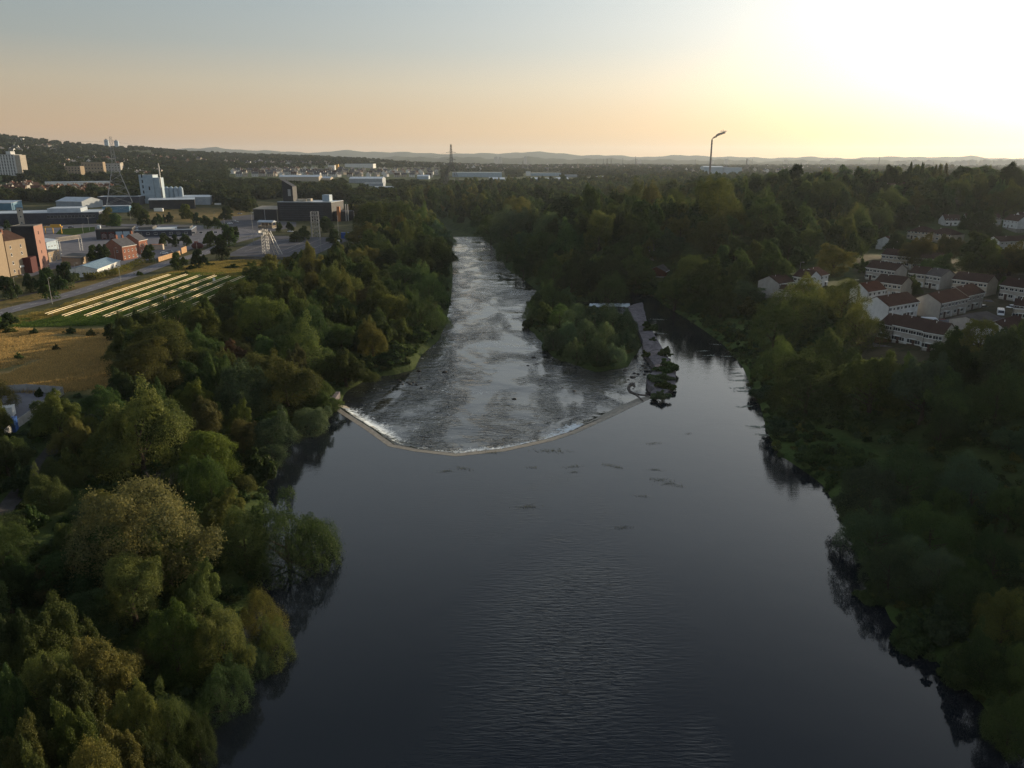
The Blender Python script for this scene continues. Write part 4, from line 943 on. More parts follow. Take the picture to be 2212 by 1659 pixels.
def paved_wall():
    poly = wallL+wallR[::-1]
    import bmesh
    bm = bmesh.new(); n = len(wallL)
    import itertools
    L = np.array(wallL); Rr = np.array(wallR)
    def resample(P, m):
        s = np.concatenate([[0], np.cumsum(np.hypot(*np.diff(P, axis=0).T))]); q = np.linspace(0, s[-1], m); return np.stack([np.interp(q, s, P[:, 0]), np.interp(q, s, P[:, 1])], 1)
    m = 60; L = resample(L, m); Rr = resample(Rr, m)
    cols = 9; rows = []
    for i in range(m):
        row = []
        for j in range(cols):
            t = j/(cols-1); p = L[i]*(1-t)+Rr[i]*t
            z = .62+.25*math.sin(math.pi*t)+random.uniform(-.05, .05)
            row.append(bm.verts.new((p[0]+random.uniform(-.15, .15), p[1]+random.uniform(-.15, .15), z)))
        rows.append([bm.verts.new((L[i][0], L[i][1], -2.5))]+row+[bm.verts.new((Rr[i][0], Rr[i][1], -2.5))])
    for i in range(m-1):
        for j in range(cols+1): bm.faces.new((rows[i][j], rows[i][j+1], rows[i+1][j+1], rows[i+1][j]))
    bm.faces.new(rows[0]); bm.faces.new(rows[-1][::-1])
    bmesh.ops.recalc_face_normals(bm, faces=bm.faces[:])
    me = bpy.data.meshes.new('stone_embankment'); bm.to_mesh(me); bm.free(); me.materials.append(M['stone'])
    o = bpy.data.objects.new('stone_embankment', me); col.objects.link(o)
    tag(o, 'curved paved stone embankment between the river and the side channel, partly overgrown', 'embankment')
paved_wall()
for (u, v, w_, h, c, nm) in [(1402,712,30,2.6,'dark','a'),(1394,768,18,1.6,'dark','b'),(1436,768,24,2.4,'dark','c'),(1438,800,44,2.8,'green','d'),(1428,822,46,2.2,'mid','e'),(1440,838,36,1.8,'olive','f'),(1425,858,34,1.6,'mid','g'),(1410,735,16,1.2,'mid','h')]:
    x, y = at(u, v, .7); d = proj(x, y, .7)[2]
    make_tree(x, y, .6, w_*d/F*1.3, h*1.2, 'bush', {'dark': 'mid', 'mid': 'willow'}.get(c, c), '', 'shrubs on the stone embankment')
def driftwood():
    mb = MB()
    def p(u, v, z): x, y = at(u, v, z); return (x, y, z)
    pts_ = [(1402,855,.35),(1383,853,.5),(1371,851,.75),(1361,846,1.0),(1357,839,1.5),(1361,832,2.1),(1368,829,2.5)]
    rd = [.22,.26,.34,.42,.40,.46,.5]
    for i in range(len(pts_)-1): mb.tube(p(*pts_[i]), p(*pts_[i+1]), rd[i], rd[i+1], 7)
    mb.tube(p(1372,851,.7), p(1389,866,.15), .3, .16, 6); mb.tube(p(1368,829,2.5), p(1371,836,1.9), .5, .3, 6)
    tag(mb.build('driftwood_trunk', M['deadwood'], smooth=True), 'dark forked driftwood trunk stranded at the right end of the weir', 'driftwood')
driftwood()
def rock_mesh(seed):
    import bmesh
    bm = bmesh.new(); bmesh.ops.create_icosphere(bm, subdivisions=2, radius=1); r = random.Random(seed); k = [(r.uniform(-2, 2), r.uniform(-2, 2), r.uniform(-2, 2)) for _ in range(5)]
    for v_ in bm.verts:
        s = 1+sum(.12*math.sin(v_.co.dot(Vector(q))*1.7+i) for i, q in enumerate(k)); v_.co = Vector((v_.co.x*s*1.3, v_.co.y*s, v_.co.z*s*.45))
    me = bpy.data.meshes.new('river_stone'); bm.to_mesh(me); bm.free(); me.materials.append(M['rock']); return me
RK = [rock_mesh(i) for i in range(4)]
for i, (u, v, s) in enumerate([(1388,790,.5),(1395,795,.5),(1400,802,.9),(1385,801,.35),(1378,808,.4),(1393,809,.45),(1403,784,.6),(1370,806,.5),(1368,840,.3),(1352,826,.35),(1357,821,.4),(1362,828,.3),(1367,815,.8),(1350,800,.5),
   (1242,765,.8),(1246,757,.5),(1180,752,.9),(1195,748,.6),(1152,772,.6),(1160,786,.5),(1140,790,.4),(960,803,.6),(905,801,.5),(880,826,.4),(886,829,.4),(893,826,.35),(899,831,.4),(870,830,.35),(862,822,.4),(910,838,.35),(1110,862,.5),(1215,838,.4),(1240,845,.5)]):
    x, y = at(u, v, W1); o = bpy.data.objects.new('river_stone', RK[i % 4]); col.objects.link(o); o.location = (x, y, W1+.05); o.scale = (s, s, s); o.rotation_euler = (0, 0, random.uniform(0, 6))
    tag(o, None, 'stone', 'stones in the shallow river'); auto(o, 'small dark river stone', u, v)
# floating weed
M['weed'] = leafcol('water_weed', (.07,.075,.03)); M['lily'] = mat('lily_pads', (.20,.24,.20), .5, (.13,.17,.12), 2)
def weed_mesh(seed, m, flat):
    r = np.random.default_rng(seed); n = 60
    p = np.stack([r.normal(0, .9, n), r.normal(0, .28, n), np.full(n, .02)+r.random(n)*(.03 if flat else .12)], 1)
    an = r.uniform(0, 6.28, n); s = .16 if flat else .12
    t = np.stack([np.cos(an), np.sin(an)*.6, r.normal(0, .05 if flat else .4, n)], 1)*s*(1.0 if flat else 2.2); b = np.stack([-np.sin(an), np.cos(an)*.6, np.zeros(n)], 1)*s*(.9 if flat else .22)
    v = np.stack([p-t, p-b, p+t, p+b], 1).reshape(-1, 3); return npmesh('weed', v, np.arange(4*n).reshape(-1, 4), [m], False, {'lv': np.repeat(r.random(n), 4)})
WD = [weed_mesh(i, M['weed'], False) for i in range(3)]; LP = [weed_mesh(10+i, M['lily'], True) for i in range(3)]
for i, (u, v, s) in enumerate([(1410,958,1.2),(1416,1015,1.1),(1237,1008,1.1),(1315,1005,1.2),(1335,1010,1.1),(1190,974,2.2),(1000,1012,1.2),(965,1018,1.2),(1150,1010,.8),(1487,937,.6),(1445,1045,1.3),(1465,1050,.8),(1345,1140,1.1),(1142,1095,1.4),(1387,1072,.8),(1425,1037,1.6),(1240,1020,.8),(1060,978,1.2)]):
    x, y = at(u, v, .01); o = bpy.data.objects.new('floating_weed', WD[i % 3]); col.objects.link(o); o.location = (x, y, .01); o.scale = (s, s, 1); o.rotation_euler = (0, 0, random.uniform(-.4, .4))
    tag(o, None, 'water weed', 'floating weed on the pool'); auto(o, 'dark wisp of floating weed', u, v)
for i, (u, v, s) in enumerate([(1520,758,1.3),(1533,768,1.2),(1585,792,1.2),(1592,806,1.4),(1600,822,1.8),(1605,838,2.0),(1607,845,1.5),(1612,878,1.4),(1640,923,1.3),(1655,940,1.3),(1628,921,1.0),(1545,744,1.1),(1600,812,1.3),(1572,770,1.2),(1425,720,1.5),(1424,690,2.0),(1585,760,1),(1680,965,1.0)]):
    x, y = at(u, v, .01); o = bpy.data.objects.new('lily_patch', LP[i % 3]); col.objects.link(o); o.location = (x, y, .01); o.scale = (s, s, 1); o.rotation_euler = (0, 0, random.uniform(-.4, .4))
    tag(o, None, 'water weed', 'floating leaf patches by the right bank'); auto(o, 'pale patch of floating leaves', u, v)
# dead tree
def dead_tree():
    x, y, z = atg(348, 1085); root = empty('dead_tree', (x, y, z))
    r = random.Random(4); tr = MB(); br = MB()
    def grow(p, d, l, rad, dep, mb):
        q = p+d*l; mb.tube(p, q, rad, rad*.65, 5)
        if dep == 0: return
        for i in range(3 if dep > 1 else 4):
            nd = (d+Vector((r.uniform(-.8, .8), r.uniform(-.8, .8), r.uniform(-.15, .55)))).normalized(); grow(p+d*l*r.uniform(.55, 1), nd, l*r.uniform(.55, .8), rad*.5, dep-1, br)
    grow(Vector((0, 0, -.4)), Vector((.05, 0, 1)), 3.0, .16, 4, tr); grow(Vector((.9, .3, -.4)), Vector((.2, .1, 1)).normalized(), 2.6, .13, 4, tr)
    tr.build('trunk', M['deadwood'], root); br.build('branches', M['deadwood'], root)
    tag(root, 'leafless grey dead tree standing among green crowns on the left bank', 'dead tree')
dead_tree()

# ------------------------------------------------------------------ roads, paths, car park
def catmull(P, n=8):
    P = [Vector(p) for p in P]; P = [P[0]*2-P[1]]+P+[P[-1]*2-P[-2]]; o = []
    for i in range(1, len(P)-2):
        for k in range(n):
            t = k/n; o.append(.5*((2*P[i])+(P[i+1]-P[i-1])*t+(2*P[i-1]-5*P[i]+4*P[i+1]-P[i+2])*t*t+(3*P[i]-P[i-1]-3*P[i+1]+P[i+2])*t**3))
    o.append(P[-2]); return o
def strip(name, Pw, wd, m, dz, n=8, off=0.0, base=None):
    C_ = catmull(Pw, n); vs = []
    for i, p in enumerate(C_):
        t = (C_[min(i+1, len(C_)-1)]-C_[max(i-1, 0)]).normalized(); q = Vector((-t.y, t.x))
        for s in (-.5, .5):
            w_ = p+q*(off+s*wd); vs.append((w_.x, w_.y, (gz(w_.x, w_.y) if base is None else base)+dz))
    fs = [(2*i, 2*i+1, 2*i+3, 2*i+2) for i in range(len(C_)-1)]
    mb = MB(); mb.add(vs, fs if (Vector(vs[1])-Vector(vs[0])).cross(Vector(vs[3])-Vector(vs[0])).z > 0 else [f[::-1] for f in fs]); return mb, C_
road_P = [(-90,702),(0,676),(120,645),(200,622),(300,590),(362,568),(437,548),(487,528),(530,516),(556,509),(549,501),(516,495),(472,492),(430,489)]
RW = [at(u, v, 7) for u, v in road_P]
mb, RC = strip('road', RW, 8.4, None, .08, 8, 0, 7.0); o = mb.build('road', M['asphalt']); o['kind'] = 'structure'
for s in (-1, 1):
    mb, _ = strip('k', RW, .35, None, .10, 8, s*4.35, 7.0)
    mb.v = [(x, y, z+.1) for x, y, z in mb.v]; o = mb.build('kerb', M['kerb']); o['kind'] = 'structure'
def dashes(C_, on, gap, wd, off, name, z=7.095):
    mb = MB(); acc = 0.0
    for i in range(len(C_)-1):
        a, b = C_[i], C_[i+1]; l = (b-a).length; t = (b-a)/max(l, 1e-6); q = Vector((-t.y, t.x)); s = 0.0
        while s < l:
            ph = (acc+s) % (on+gap)
            if ph < on:
                e = min(l, s+on-ph); p0 = a+t*s+q*off; p1 = a+t*e+q*off
                mb.add([(p0.x-q.x*wd/2, p0.y-q.y*wd/2, z), (p1.x-q.x*wd/2, p1.y-q.y*wd/2, z), (p1.x+q.x*wd/2, p1.y+q.y*wd/2, z), (p0.x+q.x*wd/2, p0.y+q.y*wd/2, z)], [(0, 1, 2, 3)]); s = e
            else: s += min(l-s, on+gap-ph)+1e-6
        acc += l
    o = mb.build(name, M['paint']); o['kind'] = 'structure'
dashes(RC, 4, 5, .2, 0, 'road_marking'); dashes(RC, 9999, 1, .1, 3.9, 'road_edge_marking'); dashes(RC, 9999, 1, .1, -3.9, 'road_edge_marking')
fp_ = [at(u, v, 7) for u, v in [(-90,672),(0,650),(120,622),(230,592),(330,562),(400,543),(470,522)]]
mb, _ = strip('footpath', fp_, 2.2, None, .06, 8, 0, 7.0); o = mb.build('footpath', M['path']); o['kind'] = 'structure'
mb, _ = strip('path', [at(u, v, 6.5) for u, v in PATHP], 2.6, None, .12); o = mb.build('riverside_path', M['path']); o['kind'] = 'structure'
def yard(name, P, m, z=7.0, dz=.05):
    pg = [at(u, v, z) for u, v in P]; mb = MB(); mb.add([(x, y, z+dz) for x, y in pg], [tuple(range(len(pg)))]); o = mb.build(name, m)
    if o.data.polygons[0].normal.z < 0: o.data.flip_normals()
    o['kind'] = 'structure'; return o
LOT = [(494,549),(560,516),(577,509),(751,514),(758,517),(684,549),(661,557),(498,553)]
yard('car_park', LOT, M['asphalt_new'], 7, .055)
def lot_lines():
    mb = MB()
    def ln(a, b, wd=.16):
        a = Vector(at(*a, 7)); b = Vector(at(*b, 7)); t = (b-a).normalized(); q = Vector((-t.y, t.x))*wd/2
        mb.add([(a.x-q.x, a.y-q.y, 7.07), (b.x-q.x, b.y-q.y, 7.07), (b.x+q.x, b.y+q.y, 7.07), (a.x+q.x, a.y+q.y, 7.07)], [(0, 1, 2, 3)])
    for a, b in [((530,543),(602,519)),((560,545),(640,517)),((602,545),(672,516)),((600,521),(643,512)),((655,545),(722,518)),((625,544),(692,517)),((512,540),(545,528)),((700,540),(740,521)),((618,514),(645,514)),((733,519),(750,519)),((608,545),(626,545)),((510,541),(532,541))]: ln(a, b)
    o = mb.build('parking_marking', M['paint']); o['kind'] = 'structure'
lot_lines()
yard('service_yard', [(-60,548),(-60,489),(60,488),(200,484),(290,484),(420,486),(540,494),(560,505),(470,525),(430,535),(340,560),(170,590),(120,580),(60,600)], M['asphalt'], 7, .03)
yard('upper_yard', [(545,500),(490,488),(470,480),(500,468),(560,462),(560,475),(640,480),(640,490),(590,500)], M['asphalt_new'], 7, .06)
yard('lawn', [(120,506),(130,495),(205,490),(205,500),(160,508)], mat('lawn', (.060,.085,.028), 1, (.04,.06,.02), .3), 7, .07)
yard('housing_road', [(2330,730),(2060,738),(2030,700),(2040,690),(2120,682),(2200,690),(2330,700)], M['asphalt'], 11, .05)
yard('compound_yard', [(-140,960),(-140,848),(60,846),(140,852),(20,935)], M['asphalt'], 7, .08)
# ------------------------------------------------------------------ buildings
GLASSF = {}
def window(parent, face, x, z, w_, h, L, D, frame='white', sub=True, name='window'):
    """flat on the wall: frame box 6 cm proud with a pane a little prouder"""
    key_ = (round(w_, 2), round(h, 2), frame, sub)
    if key_ not in GLASSF:
        f = MB(); t = .09
        if sub:
            f.box(-w_/2, -.06, 0, w_/2, .02, t); f.box(-w_/2, -.06, h-t, w_/2, .02, h); f.box(-w_/2, -.06, t, -w_/2+t, .02, h-t); f.box(w_/2-t, -.06, t, w_/2, .02, h-t)
            if w_ > 1.3: f.box(-.03, -.055, t, .03, .02, h-t)
            f.box(-w_/2-.08, -.12, -.07, w_/2+.08, .02, -.004)
        else: f.box(-w_/2, -.05, 0, w_/2, .02, h)
        p = MB(); p.box(-w_/2+t, -.035, t, w_/2-t, .01, h-t)
        fm = f.build('window', M[frame]); pm = p.build('pane', M['glass'])
        GLASSF[key_] = (fm.data, pm.data); bpy.data.objects.remove(fm); bpy.data.objects.remove(pm)
    a, b = GLASSF[key_]
    o = bpy.data.objects.new(name, a); col.objects.link(o); o.parent = parent
    if face == 'F': o.location = (x, 0, z)
    elif face == 'B': o.location = (x, D, z); o.rotation_euler = (0, 0, math.pi)
    elif face == 'R': o.location = (L, x, z); o.rotation_euler = (0, 0, math.pi/2)
    elif face == 'L': o.location = (0, x, z); o.rotation_euler = (0, 0, -math.pi/2)
    if sub:
        q = bpy.data.objects.new('pane', b); col.objects.link(q); q.parent = o
    return o
def frame(A, B, z): A = Vector(A); B = Vector(B); d = B-A; return d.length, math.atan2(d.y, d.x)
def walls_roof(root, L, D, H, rt, rh, wm, rm, ov=.35, gm=None, cap=.0, name='roof'):
    mb = MB()
    if rt == 'gable':
        mb.box(0, 0, -1, L, D, H)
        mb.add([(0, 0, H), (0, D, H), (0, D/2, H+rh)], [(0, 2, 1)]); mb.add([(L, 0, H), (L, D, H), (L, D/2, H+rh)], [(0, 1, 2)])
        mb.build('wall', wm, root); r = MB(); s = rh/(D/2); t = .16
        for sg in (0, 1):
            y0 = -ov if not sg else D+ov; zz = H-ov*s+.03
            pts = [(-.15, y0, zz), (L+.15, y0, zz), (L+.15, D/2, H+rh+.03), (-.15, D/2, H+rh+.03)]
            top = [(a, b, c+t) for a, b, c in pts]
            r.add(pts+top, [(0, 1, 2, 3), (4, 7, 6, 5), (0, 4, 5, 1), (1, 5, 6, 2), (2, 6, 7, 3), (3, 7, 4, 0)])
        rf = r.build(name, rm, root)
        g = MB(); g.box(-.2, -ov-.10, H-ov*s-.10, L+.2, -ov-.003, H-ov*s+.12); g.build('gutter', M['white'], root)
    elif rt == 'hip':
        mb.box(0, 0, -1, L, D, H); mb.build('wall', wm, root); k = min(D, L)/2; r = MB(); z = H+.02
        if L >= D: a, b = (k, D/2), (L-k, D/2)
        else: a, b = (L/2, k), (L/2, D-k)
        c = [(-ov, -ov), (L+ov, -ov), (L+ov, D+ov), (-ov, D+ov)]
        if L >= D: f = [(0, 1, 5, 4), (1, 2, 5), (2, 3, 4, 5), (3, 0, 4)]
        else: f = [(0, 1, 4), (1, 2, 5, 4), (2, 3, 5), (3, 0, 4, 5)]
        r.add([(x, y, z) for x, y in c]+[(a[0], a[1], H+rh), (b[0], b[1], H+rh)], f+[(3, 2, 1, 0)]); rf = r.build(name, rm, root)
    elif rt == 'mono':
        mb.box(0, 0, -1, L, D, H); mb.build('wall', wm, root); r = MB()
        r.add([(-ov, -ov, H+.02), (L+ov, -ov, H+.02), (L+ov, D+ov, H+rh), (-ov, D+ov, H+rh), (-ov, -ov, H+.3), (L+ov, -ov, H+.3), (L+ov, D+ov, H+rh+.28), (-ov, D+ov, H+rh+.28)],
              [(3, 2, 1, 0), (4, 5, 6, 7), (0, 1, 5, 4), (1, 2, 6, 5), (2, 3, 7, 6), (3, 0, 4, 7)]); rf = r.build(name, rm, root)
        g = MB(); g.add([(0, D, H), (L, D, H), (L, D, H+rh), (0, D, H+rh)], [(0, 3, 2, 1)]); g.add([(0, 0, H), (0, D, H), (0, D, H+rh)], [(0, 1, 2)]); g.add([(L, 0, H), (L, D, H), (L, D, H+rh)], [(0, 2, 1)]); g.build('gable_infill', wm, root)
    else:
        mb.box(0, 0, -1, L, D, H); mb.build('wall', wm, root); r = MB(); p = cap or .35
        r.box(.25, .25, H+.003, L-.25, D-.25, H+.12); r.box(-ov*.2, -ov*.2, H+.003, L+ov*.2, .25, H+p); r.box(-ov*.2, D-.25, H+.003, L+ov*.2, D+ov*.2, H+p); r.box(-ov*.2, .252, H+.003, .248, D-.252, H+p); r.box(L-.248, .252, H+.003, L+ov*.2, D-.252, H+p)
        rf = r.build(name, rm, root)
    return rf
def chimney(rf, x, y, z0, z1, m='brick_red', w_=.9):
    c = MB(); c.box(x-w_/2, y-.35, z0, x+w_/2, y+.35, z1); 
    for i in (-1, 1): c.tube((x+i*.22, y, z1), (x+i*.22, y, z1+.4), .11, .1, 6)
    c.build('chimney', M[m], rf)

# --- two storey houses of the village.  (uA, vA)-(uB, vB): front eave line seen in the photo
def village(eA, eB, depth, label, zg=10.0, hw=5.2, rh=2.4, wm='harl', rm='tile', units=3, gableL=False, lean=None, porch=True, gr='terraced houses of the estate', rt='gable', nowin=False):
    xg, yg, zg = atgh(*eA, hw); A = at(*eA, zg+hw); B = at(*eB, zg+hw); L, rz = frame(A, B, zg)
    root = empty('terraced_house', (A[0], A[1], zg), rz)
    tag(root, label, 'house', gr)
    rf = walls_roof(root, L, depth, hw, rt, rh, M[wm], M[rm])
    # plinth down to the slope
    pl = MB(); pl.box(-.05, -.05, -4, L+.05, depth+.05, .25); pl.build('plinth', M['concrete'], root)
    if not nowin:
        uw = L/units
        for i in range(units):
            c = i*uw
            window(root, 'F', c+uw*.27, 3.55, 1.5, 1.05, L, depth); window(root, 'F', c+uw*.75, 3.6, .95, .95, L, depth)
            window(root, 'F', c+uw*.27, 1.0, 1.7, 1.2, L, depth)
            d = MB(); d.box(-.45, -.07, 0, .45, .02, 2.05); do = d.build('door', M['door_w' if i % 2 else 'door'], root, (c+uw*.75, 0, .05))
            h = MB(); h.box(.3, -.12, 1.0, .36, -.073, 1.12); h.build('handle', M['steel'], do)
            if porch and i % 2 == 0:
                p = MB(); p.box(c+uw*.75-.9, -.9, 2.3, c+uw*.75+.9, -.003, 2.42); p.build('porch_roof', M['white'], root)
            if rt == 'gable' and i > 0 and i % 2: 
                k = MB(); k.box(c-.06, .2, hw+.3, c+.06, depth/2, hw+.302); 
            window(root, 'B', c+uw*.4, 3.55, 1.2, 1.0, L, depth)
        dp = MB(); dp.tube((.18, -.1, 0), (.18, -.1, hw), .06); dp.build('downpipe', M['darkpaint'], root)
        v_ = MB(); v_.tube((L*.3, depth*.42, hw+rh*.84), (L*.3, depth*.42, hw+rh*.84+.7), .09, .09, 6); v_.build('vent_pipe', M['white'], rf)
    return root
village((1931,701),(1999,715), 7.8, 'front grey terrace with dark brown roof beside the lane, left half', 10, units=4)
village((1996,716),(2038,723), 7.8, 'right end house of the front terrace, its roof set slightly lower', 9.6, 5.2, units=2)
village((1901,697),(1928,703), 7.4, 'left end house of the front terrace, half hidden by a willow', 10, 5.0, units=2)
village((2033,655),(2092,643), 9.0, 'grey terrace with long red-brown roof and gable facing left', 10, units=4)
village((2091,639),(2127,631), 8.6, 'raised end section of the red-brown roofed terrace', 10.6, 5.3, units=2)
village((1920,662),(1985,651), 8.8, 'white terrace with broad blank gable left of the blue van', 10, wm='harl_w', units=4)
village((1875,630),(1914,624), 6.8, 'small white house with red roof behind the white terrace', 9.6, wm='harl_w', rm='tile_r', units=2)
village((1890,607),(1948,615), 7.6, 'dark roofed terrace behind the small round tree', 9.5, wm='harl_b', units=3)
village((1871,577),(1934,585), 8.6, 'grey terrace with blank gable, third row back', 9.5, units=4)
village((1964,589),(1999,593), 8.6, 'left half of semi-detached pair with brown roof', 9.5, rm='tile', wm='harl_b', units=2)
village((2000,593),(2033,598), 8.6, 'right half of semi-detached pair with grey roof', 9.5, rm='tile_g', units=2)
village((2058,602),(2134,611), 8.6, 'brown roofed terrace with gable at its right end', 9.5, wm='harl_b', units=4)
village((2161,615),(2245,627), 8.6, 'terrace cut by the right edge of the view', 9.5, units=4)
village((1905,549),(2028,561), 8.6, 'longest terrace, cream walls, far row behind', 8.5, wm='harl_b', units=7)
village((1929,522),(1952,520), 10, 'white house with tall blank gable at the edge of the wood', 9, wm='harl_w', units=1)
village((1683,613),(1716,608), 9.6, 'grey gabled house beside the big dark trees', 8.5, wm='harl', units=2)
village((1683,629),(1732,633), 7.0, 'low brown roofed wing in front of the grey gabled house', 8.5, 4.0, 2.0, wm='harl', units=3)
village((1714,596),(1748,601), 7.5, 'middle house of the riverside group with brown roof', 8.5, wm='harl_w', units=2)
village((1770,596),(1790,592), 9.5, 'white house with pointed white gable beside the golden birch', 8.5, wm='harl_w', units=1)
village((1960,499),(2006,503), 11, 'broad hipped roof house, left of the pair', 13, 4.5, 3.2, wm='harl_b', rt='hip', units=3)
village((2004,503),(2056,508), 11, 'broad hipped roof house, right of the pair', 13, 4.5, 3.2, wm='harl_b', rt='hip', units=3)
village((2095,527),(2125,531), 10, 'cream house with hipped roof below the white gabled row', 11, 4.2, 2.8, wm='harl_b', rt='hip', units=2)
village((2160,522),(2240,519), 9, 'white terrace with brown roof at the right edge, second from top', 11, wm='harl_w', units=4)
village((2042,476),(2078,476), 8, 'whitewashed dormer cottage nearest the tall trees', 17, 3.6, 3.4, wm='harl_w', units=2)
village((2090,474),(2128,474), 8, 'whitewashed dormer cottage in the middle of the upper row', 17, 3.6, 3.4, wm='harl_w', units=3)
village((2134,474),(2164,474), 8, 'dormer cottage before the tall white gable', 17, 3.6, 3.4, wm='harl', units=2)
village((2168,474),(2200,478), 8, 'tall white gabled house of the upper row', 17, 5.0, 3.4, wm='harl_w', units=2)
village((2206,470),(2240,470), 8, 'last white house of the upper row, cut by the edge', 17, 4.6, 3.2, wm='harl_w', units=2)
for (u, v, w_, lab) in [(1911,408,20,'far gabled roof among the trees with white bargeboards'),(1936,406,22,'far gabled roof, second among the tall trees'),(2026,418,20,'far pointed white gable above the estate'),(2046,420,14,'far small white gable beside the pointed one'),(1875,404,24,'far brown roof at the left of the treetop houses'),(1846,470,30,'brown roof among dark trees right of the woods')]:
    village((u-w_/2, v), (u+w_/2, v+1), 9, lab, 22 if v < 450 else 16, 5.0, 4.5, wm='harl_b', units=2)
# low grey roofs at bottom right of the estate
village((2120,700),(2164,688), 9, 'low grey roofed garage block beside the silver van', 10, 2.8, 1.4, wm='harl', rm='tile_g', units=1, nowin=True, gr=None)
village((2188,722),(2230,705), 9, 'white gabled house half hidden by the golden tree', 10, 4.6, 2.4, wm='harl_w', units=2)
village((2190,664),(2235,668), 8, 'dark roofed house behind the vans at the right edge', 10, 4.0, 2.2, wm='harl_b', units=2)
# boarded barn and blue gabled hut in the woods
village((1437,587),(1458,577), 9, 'weathered barn roof with skylight strips showing among the trees', 8, 2.6, 2.0, wm='brownfence', rm='tile_g', units=1, nowin=True, gr=None)
village((1402,540),(1414,540), 7, 'tiny pale blue gabled hut hidden in the woods', 10, 4.2, 2.6, wm='blue_clad', rm='slate', units=1, nowin=True, gr=None)
def fence(Pp, h, m, label, z, post=True, panels=None, name='fence', cat='fence', step=2.4):
    P = [Vector(at(u, v, z)) for u, v in Pp]; z = min(gz(p.x, p.y) for p in P) if z > 8 else z; root = empty(name, (P[0].x, P[0].y, z)); o0 = P[0]
    pn = MB(); k = 0
    for a, b in zip(P[:-1], P[1:]):
        l = (b-a).length; t = (b-a)/l; q = Vector((-t.y, t.x)); n = max(1, int(l/step)); 
        for i in range(n):
            s = a+t*(l*i/n)-o0; e = a+t*(l*(i+1)/n-.1)-o0; w_ = q*.03
            pn.add([(s.x-w_.x, s.y-w_.y, .1), (e.x-w_.x, e.y-w_.y, .1), (e.x+w_.x, e.y+w_.y, .1), (s.x+w_.x, s.y+w_.y, .1), (s.x-w_.x, s.y-w_.y, h), (e.x-w_.x, e.y-w_.y, h), (e.x+w_.x, e.y+w_.y, h), (s.x+w_.x, s.y+w_.y, h)],
                   [(0, 3, 2, 1), (4, 5, 6, 7), (0, 1, 5, 4), (1, 2, 6, 5), (2, 3, 7, 6), (3, 0, 4, 7)])
            if post and k < 90:
                p = MB(); p.box(-.07, -.07, -.5, .07, .07, h+.08); p.build('post', m, root, (s.x-t.x*.05, s.y-t.y*.05, 0)); k += 1
    pn.build('board_panel', m, root); tag(root, label, cat); return root
fence([(1890,735),(1930,742),(1985,756),(2030,765)], 1.7, M['brownfence'], 'brown garden fence along the lane behind the front terrace', 10)
fence([(1925,722),(1918,742)], 1.6, M['brownfence'], 'short brown fence dividing the gardens of the front terrace', 10)
fence([(1885,744),(1960,760),(2060,778)], 1.2, M['stone'], 'low grey boundary wall between the estate and the river bank', 9.5, post=False, name='boundary_wall', cat='wall', step=400)
fence([(343,566),(390,551)], 2.6, M['orange_fence'], 'sunlit board fence beside the road, longer section', 7)
fence([(393,549),(404,544.5)], 3.6, M['orange_fence'], 'sunlit board fence beside the road, short tall section', 7)
fence([(498,560),(560,560),(640,560)], 1.4, M['steel_d'], 'thin dark railing along the near edge of the car park', 7)

# --- left hand buildings.  A-B is the foot of the front wall in the photo, depth goes to the left of A->B
def ya0(A, z): return None if (CAMH-z)/den(A[1]) <= 0 else 1
def bld(name, label, A, B, D, H, rt='flat', rh=0, wm='grey_clad', rm='metalroof', wins=(), top=None, z=None, cat='building', group=None, cap=0):
    if z is None: xa, ya, z = atg(*A)
    if ya0(A, z) is None or (CAMH-z)/den(A[1]) > 1050:
        xa, ya, z = atg(*A); d_ = proj(xa, ya, z)[2]; xb, yb = (B[0]-CX)/F*d_, ya+(B[1]-A[1])*-6
        z = min(z, gz(xb, yb))
    else: xa, ya = at(*A, z); xb, yb = at(*B, z)
    L, rz = frame((xa, ya), (xb, yb), z)
    if top: H = hgt(A[0], A[1], top, xa, ya, z)
    root = empty(name, (xa, ya, z), rz); tag(root, label, cat, group)
    rf = walls_roof(root, L, D, H, rt, rh, M[wm], M[rm], cap=cap)
    for (fc, x0, x1, n, z0, w_, h_) in wins:
        for i in range(n):
            x = x0+(x1-x0)*(i/(n-1) if n > 1 else .5); window(root, fc, x, z0, w_, h_, L, D, 'white' if n < 8 else 'white', sub=(w_ < 3 and n < 30))
    return root, L, D, H, rf
sg = []
r_, L, D, H, rf = bld('brick_building', 'tall tan brick training block with brown hipped roof at the left edge', (24,597), (66,588), 9, 16.5, 'hip', 4.4, 'brick_tan', 'tile')
L1 = L
for zz in (1.3, 5.2, 9.1, 12.6): window(r_, 'F', L*.22, zz, 1.0, 1.5, L, D); window(r_, 'F', L*.74, zz, 1.0, 1.5, L, D)
for x in (.42, .9): d = MB(); d.box(-.5, -.06, 0, .5, .02, 2.3); d.build('door', M['door'], r_, (L*x, 0, .05))
g = MB(); g.box(L*.5, -.3, 3.2, L*.74, -.003, 4.1); g.build('sign_panel', M['white'], r_); chimney(rf, L*.25, 3.2, 17, 21.5)
bld('brick_building', 'taller tan brick section cut by the left edge', (-60,622), (22,598), 9, 20.5, 'flat', 0, 'brick_tan', 'flatroof', [('F', 3, 20, 5, 8, 1, 1.5)])
r_, L, D, H, rf = bld('brick_tower', 'tall pink brick drill tower with narrow windows', (89,584.5), (107,577), 10, 21, 'flat', 0, 'brick_pink', 'flatroof', top=489)
for zz in (2.4, 8.0, 13.0, 17.5): window(r_, 'F', L*.42, zz, .9, 1.5, L, D, 'door')
